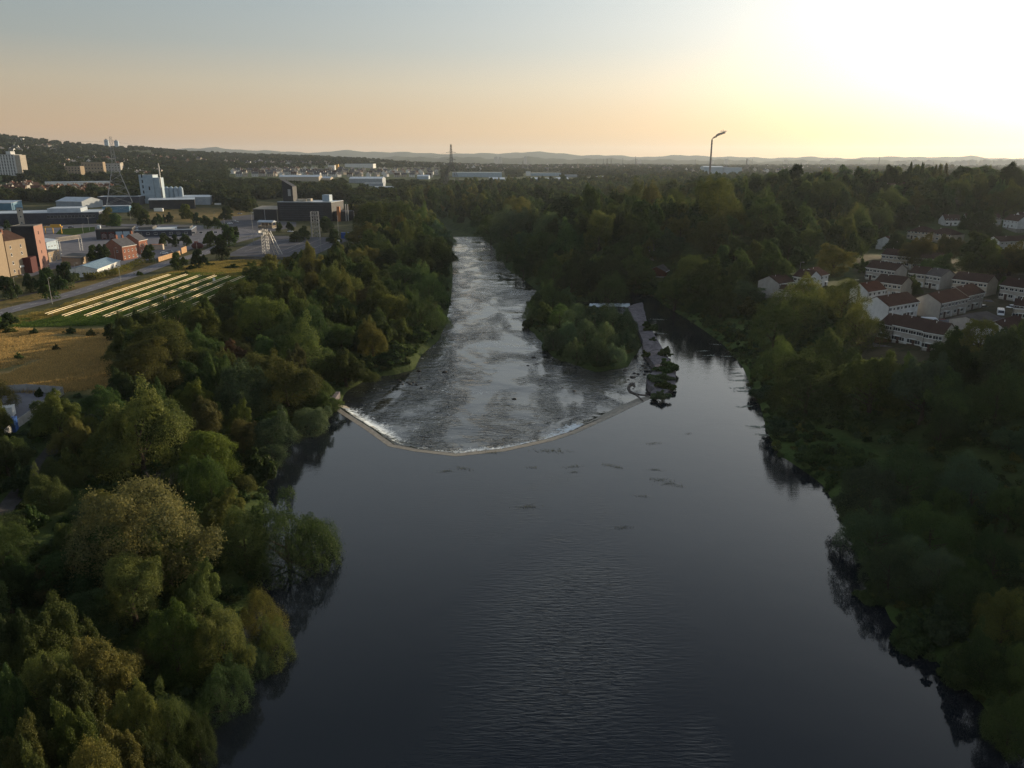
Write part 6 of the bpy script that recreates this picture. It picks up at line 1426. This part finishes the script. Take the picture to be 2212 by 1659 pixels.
# ------------------------------------------------------------------ watch tower and scaffold tower by the car park
def lattice(g, w0, w1, H, n, r=.08, cx=0, cy=0, tx=0, ty=0):
    cs = [(-1, -1), (1, -1), (1, 1), (-1, 1)]
    P = lambda t, c: (cx+tx*t+c[0]*(w0+(w1-w0)*t), cy+ty*t+c[1]*(w0+(w1-w0)*t), H*t)
    for i in range(n):
        a, b = i/n, (i+1)/n
        for k in range(4):
            c, e = cs[k], cs[(k+1) % 4]; g.bar(P(a, c), P(b, c), r*1.4); g.bar(P(a, c), P(b, e), r*.7); g.bar(P(b, c), P(b, e), r)
def watch_tower():
    x, y = at(583, 549.5, 7); H = hgt(0, 0, 491, x, y, 7); root = empty('watch_tower', (x, y, 7), -.25); tag(root, 'steel headframe tower with a glazed gabled cabin and raking braces', 'tower')
    g = MB(); lattice(g, 1.5, 1.3, H, 9, .10, -2.4); g.build('mast', M['steel'], root)
    for s in (-1, 1):
        g = MB(); a = Vector((7.2, s*1.8, -.3)); b = Vector((.8, s*1.2, H*.86)); g.bar(a, b, .20); a2 = Vector((4.4, s*1.8, -.3)); b2 = Vector((.2, s*1.2, H*.8)); g.bar(a2, b2, .15)
        for i in range(8): t = i/8; g.bar(a.lerp(b, t), a2.lerp(b2, t+.1), .07); g.bar(a2.lerp(b2, t), a.lerp(b, t+.1), .07)
        g.build('raking_leg', M['harl_b'] if s < 0 else M['steel'], root)
    g = MB(); 
    for i in range(6): g.bar((7.2-i*1.1, -1.8+i*.1, H*.14*i), (7.2-i*1.1, 1.8-i*.1, H*.14*i), .08)
    g.build('cross_bracing', M['steel'], root)
    g = MB(); g.box(-4.9, -2.2, H-.5, 4.6, 2.2, H); g.build('platform', M['steel_d'], root)
    ca = MB()
    for px_ in (-4.7, -2.4, 0, 2.3, 4.4):
        for py_ in (-2.05, 2.05): ca.box(px_-.1, py_-.1, H, px_+.1, py_+.1, H+3.0)
    for zz in (H+1.0, H+2.9): ca.box(-4.8, -2.12, zz-.1, 4.5, -2.02, zz+.1); ca.box(-4.8, 2.02, zz-.1, 4.5, 2.12, zz+.1); ca.box(4.35, -2.0, zz-.1, 4.47, 2.0, zz+.1); ca.box(-4.8, -2.0, zz-.1, -4.7, 2.0, zz+.1)
    cb = ca.build('cabin_frame', M['harl_b'], root); g = MB(); g.box(-4.6, -2.0, H+.02, 4.3, 2.0, H+.95); g.build('cabin_panel', M['brick_tan'], cb)
    g = MB(); g.box(-2.6, -1.9, H+1.1, 2.2, 1.9, H+2.7); g.build('cabin_glass', M['glass'], cb)
    r = MB(); r.add([(-5.1, -2.6, H+3.0), (4.9, -2.6, H+3.0), (4.9, 2.6, H+3.0), (-5.1, 2.6, H+3.0), (-5.1, 0, H+4.1), (4.9, 0, H+4.1)], [(0, 1, 5, 4), (2, 3, 4, 5), (0, 4, 3), (1, 2, 5), (3, 2, 1, 0)]); r.build('roof', M['metalroof'], root)
    g = MB(); g.box(-5.5, -1.6, H-4.2, -2.6, 1.6, H-3.2); g.box(-5.5, -1.7, H-3.2, -5.4, 1.7, H-2.0); g.build('lower_balcony', M['steel'], root)
watch_tower()
def scaffold_tower():
    x, y = at(683, 512, 7); H = hgt(0, 0, 457, x, y, 7); root = empty('scaffold_tower', (x, y, 7), .15); tag(root, 'open steel climbing tower with platforms behind the car park', 'tower')
    for sx in (-1, 1):
        for sy in (-1, 1): g = MB(); g.bar((sx*2.9, sy*2.2, -.3), (sx*2.6, sy*2.0, H), .18); g.build('leg', M['steel'], root)
    g = MB(); lattice(g, 2.6, 2.4, H, 7, .09); lattice(g, 1.0, 1.0, H*.98, 9, .07); g.build('bracing', M['steel'], root)
    for t in (.35, .58, .82): g = MB(); g.box(-3.6, -2.4, H*t, 3.2, 2.4, H*t+.15); g.box(-3.6, -2.4, H*t+.9, 3.2, -2.32, H*t+1.0); g.build('platform', M['steel_d'], root)
scaffold_tower()
def gantry():
    a = Vector(at(129, 549, 7)); b = Vector(at(177, 541, 7)); root = empty('lattice_gantry', (a.x, a.y, 7), math.atan2(b.y-a.y, b.x-a.x)); L = (b-a).length; tag(root, 'long white lattice gantry bridge over the training yard', 'gantry')
    g = MB(); n = 16; z0, z1 = 7.4, 9.4
    for i in range(n):
        x0, x1 = L*i/n, L*(i+1)/n
        for yy in (-.9, .9): g.bar((x0, yy, z0), (x1, yy, z0), .1); g.bar((x0, yy, z1), (x1, yy, z1), .1); g.bar((x0, yy, z0), (x1, yy, z1), .06); g.bar((x0, yy, z1), (x1, yy, z0), .06); g.bar((x0, yy, z0), (x0, yy, z1), .07)
        g.bar((x0, -.9, z1), (x0, .9, z1), .06)
    g.build('truss', M['harl_b'], root)
    for xx in (.3, L-.3):
        g = MB(); 
        for yy in (-.9, .9): g.bar((xx, yy, -.2), (xx, yy, z0), .14)
        for i in range(4): g.bar((xx, -.9, i*1.8), (xx, .9, i*1.8+1.8), .07)
        g.build('leg', M['steel'], root)
gantry()
def crane():
    x, y = at(96, 505, 7); root = empty('yellow_gantry', (x, y, 7), .1); tag(root, 'yellow steel rig glowing in the sun behind the pink tower', 'rig')
    g = MB(); g.box(0, 0, 4.5, 13, 1.6, 5.4); g.box(5, .2, 5.4, 12, 1.4, 6.8); g.build('boom', M['yellow'], root)
    for xx in (.5, 6, 12): g = MB(); g.box(xx, .4, 0, xx+.4, 1.0, 4.5); g.build('leg', M['yellow'], root)
    g = MB(); 
    for i in range(6): g.bar((i*2, .8, 4.5), (i*2+2, .8, 6.8), .12)
    g.build('bracing', M['darkred'], root)
crane()

# ------------------------------------------------------------------ lamps
def lamp(u, vb, vt, label, z=7.0, hd=1, tall=False):
    x, y = at(u, vb, z); H = hgt(0, 0, vt, x, y, z); root = empty('street_lamp', (x, y, z), random.uniform(-.5, .5)); tag(root, label, 'lamp post', 'lamp posts on the left' if x < 0 else 'lamp posts in the estate')
    g = MB(); r = .16 if tall else .11; g.tube((0, 0, -.2), (0, 0, H), r, r*.6, 7); g.build('pole', M['lampst'], root)
    g = MB(); g.tube((0, 0, H), (.9 if not tall else .3, 0, H+.15), .06, .05, 5); g.build('arm', M['lampst'], root)
    g = MB(); w_ = .55 if not tall else .5; x0 = .7 if not tall else -.5; g.box(x0, -.2, H+.08, x0+w_*1.6, .2, H+.26); g.build('lamp_head', M['silver'], root)
for u, vb, vt, tl, lab in [(549,527,459,1,'tall floodlight pole at the road bend by the watch tower'),(602,500,451,1,'tall floodlight pole between the watch tower and the black building'),(693.5,544,481,1,'tall floodlight pole at the near right side of the car park'),(732,517,467,1,'tall floodlight pole with yellow-green top by the blue container'),(767,503,457,1,'tall floodlight pole at the right end beside the trees'),
   (490,532,473,1,'tall floodlight pole left of the car park entrance'),(505,531,499,0,'short lamp post beside the car park entrance tree'),(385,543,513,0,'lamp post behind the sunlit board fence'),(250,564,536,0,'lamp post in front of the nearer red brick house'),(165,600,569,0,'lamp post before the blue roofed hall'),
   (106,600,572,0,'lamp post beside the pink tower foot'),(113,657,601,0,'lamp post on the near verge of the road, leftmost'),(261,610,576,0,'lamp post on the near verge by the hedge end'),(37,645,599,0,'thin lamp post at the foot of the tan block'),(194,499,471,1,'pole in the green yard behind the vehicle hall'),(426,542,519,0,'lamp post beside the dark red tank'),
   (283,476,446,0,'pole beside the yellow autumn tree'),(215,508,490,0,'short lamp post left of the vehicle hall'),(180,505,484,0,'short pole in the green yard'),(67,478,462,0,'pole before the long dark building, left'),(140,484,468,0,'pole before the long dark building, middle'),(463,485,460,0,'pole among the small dark trees')]:
    lamp(u, vb, vt, lab, hd=1, tall=bool(tl))
for u, vb, vt, lab in [(1846,567,539,'lamp post at the wood edge left of the long terrace'),(1726,600,567,'lamp post behind the riverside houses'),(2081,735,703,'dark pole by the lane right of the front terrace'),(2072,738,716,'pale post at the lane corner')]: lamp(u, vb, vt, lab, z=9.5)

# ------------------------------------------------------------------ metal racks
def rack(A, B, label, posts=14, z=7.1):
    a = Vector(at(*A, z)); b = Vector(at(*B, z)); L = (b-a).length; root = empty('metal_rack', (a.x, a.y, z), math.atan2(b.y-a.y, b.x-a.x)); tag(root, label, 'metal rack', 'rows of bare metal racks in the field')
    for nm, yy, zz in (('upper_rail', .42, 1.75), ('lower_rail', -.42, 1.45)):
        g = MB(); n = 5
        for i in range(n): g.box(L*i/n+.2, yy-.09, zz-.09, L*(i+1)/n-.2, yy+.09, zz+.09)
        g.build(nm, M['rail'], root)
    for i in range(posts):
        x = L*(i+.5)/posts; g = MB(); g.box(x-.05, -.05, -.4, x+.05, .05, 1.5); g.bar((x, .42, 1.6), (x, -.42, 1.34), .04); g.build('post', M['steel_d'], root); 
        if i % 2 == 0: g = MB(); g.bar((x, 1.0, .0), (x+.02, 0, 1.2), .04); g.build('stay', M['steel_d'], root)
    return root
RK_ = [((101,688),(368,600)),((137,692),(405,599.5)),((185,692),(435,601)),((225,694),(467,602)),((268,695),(497,603.5)),((312,697),(528,603)),((353,697),(540,613))]
for i, (A, B) in enumerate(RK_):
    rack(A, B, ['bare metal rack row nearest the road', 'second bare metal rack row from the road', 'third bare metal rack row from the road', 'fourth bare metal rack row, with white boxes', 'fifth bare metal rack row, mostly shaded', 'sixth bare metal rack row from the road', 'last bare metal rack row beside the trees'][i])
for u, v, lab in [(358,650,'white electrical box on the fourth rack row, middle'),(463,610,'white electrical box at the far end of the fourth rack row')]:
    x, y = at(u, v, 7); root = empty('electrical_box', (x, y, 7), .3); tag(root, lab, 'electrical box', 'electrical boxes on the racks'); g = MB(); g.box(-.5, -.25, .7, .5, .25, 2.0); g.build('cabinet', M['white'], root); g = MB(); g.box(-.4, -.1, 0, -.3, .1, .7); g.box(.3, -.1, 0, .4, .1, .7); g.build('stand', M['steel'], root)
# hedge
def hedge():
    P = [Vector(at(u, v, 7)) for u, v in [(183,606),(215,603),(262,590),(308,569)]]; C_ = catmull(P, 10); vs = []; fs = []; lv = []; r = np.random.default_rng(8)
    A_n = []
    for i in range(9000):
        t = r.random()*(len(C_)-1.001); k = int(t); p = C_[k].lerp(C_[k+1], t-k); q = (C_[k+1]-C_[k]).normalized(); nrm = Vector((-q.y, q.x)); an = r.uniform(0, math.pi); R_ = 1.0+r.normal(0, .1)
        c = Vector((p.x+nrm.x*math.cos(an)*1.9*R_, p.y+nrm.y*math.cos(an)*1.9*R_, 7+max(.1, math.sin(an))**.5*2.9*R_*(.9+.2*math.sin(t*3)))); a = Vector(r.normal(size=3)).normalized()*.22; b = Vector(r.normal(size=3)).normalized()*.16
        A_n += [c-a, c-b, c+a, c+b]
    v = np.array(A_n); me = npmesh('hedge', v, np.arange(len(v)).reshape(-1, 4), [leafcol('hedge_leaf', (.15,.15,.045))], False, {'lv': np.repeat(r.random(len(v)//4), 4)})
    o = bpy.data.objects.new('hedge', me); col.objects.link(o); tag(o, 'long clipped olive hedge between the blue roofed hall and the road', 'hedge')
hedge()

# ------------------------------------------------------------------ vehicles and small things
def extr_y(mb, prof, w_, m=0): mb.extr(prof, -w_/2, w_/2, m)
def wheels(root, xs, w_, r):
    for x in xs:
        for s in (-1, 1):
            g = MB(); g.tube((x, s*(w_/2-.2), r), (x, s*(w_/2+.02), r), r, r, 14); wh = g.build('wheel', M['tyre'], root); g = MB(); g.tube((x, s*(w_/2+.021), r), (x, s*(w_/2+.04), r), r*.55, r*.5, 10); g.build('rim', M['silver'], wh)
def van(u, v, z, rz, label, m='whitepaint', rackon=False):
    x, y = at(u, v, z); root = empty('parked_van', (x, y, z+.1), rz); tag(root, label, 'van', 'vans parked in the estate')
    pr = [(-2.9, .4), (-2.9, 2.25), (-2.75, 2.42), (1.2, 2.42), (1.45, 2.32), (2.15, 1.35), (2.85, 1.1), (2.95, .85), (2.95, .4)]
    g = MB(); extr_y(g, pr, 1.95); b = g.build('body', M[m], root); bv = b.modifiers.new('edge', 'BEVEL'); bv.width = .06; bv.segments = 2
    g = MB(); g.add([(1.48, -.85, 2.25), (2.12, -.88, 1.42), (2.12, .88, 1.42), (1.48, .85, 2.25)], [(0, 1, 2, 3)]); g.v = [(a+.03, b_, c+.02) for a, b_, c in g.v]; g.build('windscreen', M['glass'], root)
    for s in (-1, 1):
        g = MB(); yy = s*.985; f = [(0, 1, 2, 3)] if s < 0 else [(3, 2, 1, 0)]; g.add([(.55, yy, 1.4), (1.95, yy, 1.4), (1.4, yy, 2.1), (.55, yy, 2.1)], f); g.build('side_window', M['glass'], root)
        g = MB(); g.box(2.9, s*.7-.16, .8, 2.97, s*.7+.16, 1.0); g.build('headlight', M['white'], root)
    wheels(root, (-1.9, 1.95), 1.95, .36)
    if rackon:
        g = MB(); 
        for xx in (-2.4, -1.2, 0, 1.0): g.box(xx, -.9, 2.5, xx+.06, .9, 2.56); g.box(xx, -.88, 2.42, xx+.06, -.82, 2.5); g.box(xx, .82, 2.42, xx+.06, .88, 2.5)
        for yy in (-.85, -.3, .3, .8): g.box(-2.5, yy, 2.562, 1.2, yy+.05, 2.62)
        g.build('roof_rack', M['steel'], root)
def car(u, v, z, rz, label, m, grp, suv=False):
    x, y = at(u, v, z); root = empty('parked_car', (x, y, z+.08), rz); tag(root, label, 'car', grp)
    h = .12 if suv else 0
    g = MB(); extr_y(g, [(-2.1, .35), (-2.15, .85), (-1.95, .98+h), (1.1, .95+h), (2.05, .78+h), (2.15, .5), (2.1, .35)], 1.76); b = g.build('body', M[m], root); bv = b.modifiers.new('edge', 'BEVEL'); bv.width = .06; bv.segments = 2
    g = MB(); g.add([(-1.85, -.8, .96+h), (1.05, -.8, .94+h), (1.05, .8, .94+h), (-1.85, .8, .96+h), (-1.35, -.62, 1.42+h), (.35, -.62, 1.44+h), (.35, .62, 1.44+h), (-1.35, .62, 1.42+h)], [(0, 3, 2, 1), (0, 1, 5, 4), (1, 2, 6, 5), (2, 3, 7, 6), (3, 0, 4, 7)]); g.build('windows', M['glass'], root)
    g = MB(); g.add([(-1.37, -.63, 1.42+h), (.37, -.63, 1.44+h), (.37, .63, 1.44+h), (-1.37, .63, 1.42+h), (-1.3, -.58, 1.48+h), (.3, -.58, 1.5+h), (.3, .58, 1.5+h), (-1.3, .58, 1.48+h)], [(0, 3, 2, 1), (4, 5, 6, 7), (0, 1, 5, 4), (1, 2, 6, 5), (2, 3, 7, 6), (3, 0, 4, 7)]); g.build('roof', M[m], root)
    for s in (-1, 1): g = MB(); g.box(2.1, s*.6-.14, .6, 2.17, s*.6+.14, .74); g.build('headlight', M['white'], root)
    wheels(root, (-1.35, 1.35), 1.76, .31)
van(2010, 703, 10, -.28, 'white high-roof van behind the front terrace roof')
van(2160, 684, 10, -2.1, 'white van with roof rack parked beside the lane end', rackon=True)
car(2183, 669, 10, -2.6, 'white estate car behind the van with the roof rack', 'whitepaint', 'cars parked in the estate', True)
car(2038, 700, 10, -.2, 'dark red car in front of the grey gable', 'redpaint', 'cars parked in the estate')
car(2117, 687, 10, .2, 'dark blue car beside the garage block', 'darkpaint', 'cars parked in the estate')
car(2137, 657, 10, -.3, 'dull brown car before the raised terrace end', 'darkred', 'cars parked in the estate')
car(2124, 668, 10, .3, 'silver car in front of the red-brown roofed terrace', 'silver', 'cars parked in the estate')
car(2084, 566, 9, -.1, 'dark car behind the tree of the far row', 'darkpaint', 'cars parked in the estate'); car(2062, 562, 9, -.1, 'silver car behind the tree of the far row', 'silver', 'cars parked in the estate')
car(1853, 612, 9.5, 0, 'dark car beside the golden birch', 'darkpaint', 'cars parked in the estate')
for i, (u, v, rz, m_, lab) in enumerate([(628,502,.05,'whitepaint','white car at the far edge of the car park'),(497,484,.2,'whitepaint','white car by the small trees near the car park'),(504,478,.1,'silver','silver car in the upper yard, left'),(510,481,.0,'silver','silver car in the upper yard, lower'),(518,463,.1,'silver','silver car near the entrance pavilion'),(550,461,.1,'whitepaint','white car beside the entrance pavilion'),
     (448,450,.3,'whitepaint','white car in the works yard'),(300,493,.2,'whitepaint','white car behind the vehicle hall'),(340,492,.2,'silver','silver car behind the low office block'),(355,549,.4,'whitepaint','white car behind the sunlit board fence'),(366,546,.4,'silver','silver car behind the sunlit board fence'),
     (500,446,.1,'darkpaint','dark car in the far row of parked cars, left'),(507,446,.1,'silver','silver car in the far row of parked cars'),(514,446,.1,'whitepaint','white car in the far row of parked cars'),(521,445.5,.1,'silver','fourth car in the far row of parked cars'),(154,493,.3,'darkpaint','dark car in the green yard')]):
    car(u, v, 7, rz, lab, m_, 'cars parked on the left')
def box_thing(name, label, cat, u, v, z, rz, L, D, H, m, ribs=True, lid=None, grp=None):
    x, y = at(u, v, z); root = empty(name, (x, y, z), rz); tag(root, label, cat, grp)
    g = MB(); g.box(0, 0, .1, L, D, H); 
    if ribs:
        for i in range(int(L/.6)): g.box(i*.6+.15, -.05, .3, i*.6+.4, -.003, H-.2)
    g.build('body', M[m], root); g = MB(); g.box(-.05, -.05, H+.003, L+.05, D+.05, H+.12); g.build('roof', M[lid or m], root); g = MB(); g.box(L+.003, .2, .25, L+.06, D-.2, H-.15); g.build('door', M[m], root)
    g = MB(); g.box(.1, .1, -.3, .5, D-.1, .1); g.box(L-.5, .1, -.3, L-.1, D-.1, .1); g.build('feet', M['steel_d'], root); return root
box_thing('shipping_container', 'bright blue container at the far right corner of the car park', 'container', 737, 515.5, 7, 0, 12.2, 3.0, 4.1, 'container')
box_thing('shipping_container', 'dark blue container at the corner of the slatted compound', 'container', -6, 939, 7, .35, 3.3, 2.4, 2.7, 'container', grp=None)
box_thing('storage_tank', 'white tank cabin inside the slatted compound', 'tank', -20, 905, 7, .3, 4.2, 2.2, 2.1, 'white')
box_thing('service_cabinet', 'pale green cabinet beside the footpath', 'cabinet', 126, 625, 7, .1, 1.6, .8, 2.0, 'harl_b', False); box_thing('service_cabinet', 'white cabinet at the right side of the car park', 'cabinet', 728, 527, 7, .1, 1.8, 1.2, 2.4, 'white', False)
box_thing('luggage_trailer', 'cream and orange lorry body behind the farther brick house', 'lorry', 323, 540, 7, .1, 8, 2.6, 3.2, 'harl_b', False, 'orangepanel'); box_thing('works_lorry', 'white lorry parked before the dark brown works shed', 'lorry', 333, 458, 7, .1, 9, 2.6, 3.8, 'white', False); box_thing('works_lorry', 'white container lorry at the right of the works yard', 'lorry', 464, 447, 7, .1, 7, 2.6, 4.2, 'white', False)
def tank():
    x, y = at(427, 537, 7); root = empty('red_tank', (x, y, 7), .2); tag(root, 'dark red rounded tank beside the road', 'tank'); import bmesh
    bm = bmesh.new(); bmesh.ops.create_uvsphere(bm, u_segments=20, v_segments=12, radius=1, matrix=Matrix.Translation((0, 0, 1.7))@Matrix.Diagonal((3.6, 2.4, 2.2, 1))); me = bpy.data.meshes.new('body'); bm.to_mesh(me); bm.free(); me.materials.append(M['darkred']); o = bpy.data.objects.new('body', me); col.objects.link(o); o.parent = root
    g = MB(); g.box(-1.5, -.8, 3.8, .5, .8, 4.6); g.build('hatch', M['redpaint'], root)
    for s in (-1, 1): g = MB(); g.box(s*2-.2, -1.5, -.3, s*2+.2, 1.5, .6); g.build('leg', M['steel_d'], root)
tank()
def rails():
    x, y = at(653, 553, 7); root = empty('trolley_shelter', (x, y, 7), 0); tag(root, 'pale tubular trolley bay at the near side of the car park', 'trolley bay'); 
    g = MB()
    for zz in (.5, 1.0): g.bar((-4.5, 0, zz), (4.5, 0, zz), .07); g.bar((-4.5, 2.6, zz), (4.5, 2.6, zz), .07)
    g.build('rail', M['white'], root); g = MB()
    for i in range(4):
        for yy in (0, 2.6): g.bar((-4.4+i*2.9, yy, -.2), (-4.4+i*2.9, yy, 1.05), .07)
    g.build('posts', M['white'], root)
rails()
fence([(-30,862),(10,850),(60,846),(138,852)], 1.9, M['steel'], 'grey slatted fence along the far side of the compound', 7)
fence([(138,853),(95,885),(40,925),(12,948)], 1.9, M['steel'], 'grey slatted fence running toward the blue container', 7)
# distant hills
def hills():
    u_ = np.array([-1200,-200,440,470,520,600,700,740,800,900,1000,1060,1140,1200,1270,1336,1400,1450,1500,1560,1640,1750,1850,1950,2040,2100,2150,2212,2500,3400])
    for name, v_, D_, seed in (('hills', np.array([322,322,322,320,324,328,330,326,328,331,333,332,329,331,336,337,339,337,336,339,341,340,342,338,341,336,343,343,340,338]), 12500, 1), ('near_hills', np.array([345,345,345,345,345,345,344,343,341,339,340,342,341,342,344,343,345,346,345,346,348,347,346,346,348,347,349,348,347,347]), 8600, 2)):
        az = np.linspace(-55, 55, 420); vs = []
        for a in az:
            t = math.tan(R(a)); u = CX+F/CP*t; v = np.interp(u, u_, v_); d = D_; z = CAMH-d*(SP+(v-CY)/F*CP)
            z += 7*math.sin(u/23+seed)+6*math.sin(u/9.3+seed*2)+4*math.sin(u/4.1)*(1 if seed == 2 else .5)
            for k, (dr, fz) in enumerate(((-1500, -.1), (-900, .45), (-350, .85), (0, 1.0), (700, .7), (1600, -.1))):
                r_ = D_+dr; vs.append((r_*t, r_, 8+(z-8)*fz if fz > 0 else -30))
        n = 6; f = np.array([(i*n+k, (i+1)*n+k, (i+1)*n+k+1, i*n+k+1) for i in range(len(az)-1) for k in range(n-1)])
        me = npmesh(name, np.array(vs), f, [M['hillm']], True); o = bpy.data.objects.new(name, me); col.objects.link(o); o['kind'] = 'structure'
M['hillm'] = mat('hill_cover', (.055,.065,.035), 1, (.035,.045,.025), .004, coord='Object')
hills()
# ------------------------------------------------------------------ haze
mb = MB(); mb.box(-14000, -400, -40, 14000, 17000, 330)
hz = mb.build('haze', []); hm = bpy.data.materials.new('haze_air'); hm.use_nodes = True; n = hm.node_tree; n.nodes.clear()
pv = n.nodes.new('ShaderNodeVolumePrincipled'); pv.inputs['Color'].default_value = (.80,.89,1,1); pv.inputs['Density'].default_value = 3.4e-5; pv.inputs['Anisotropy'].default_value = .35
oo = n.nodes.new('ShaderNodeOutputMaterial'); n.links.new(pv.outputs[0], oo.inputs['Volume']); hz.data.materials.clear(); hz.data.materials.append(hm); hz['kind'] = 'stuff'

write_labels()
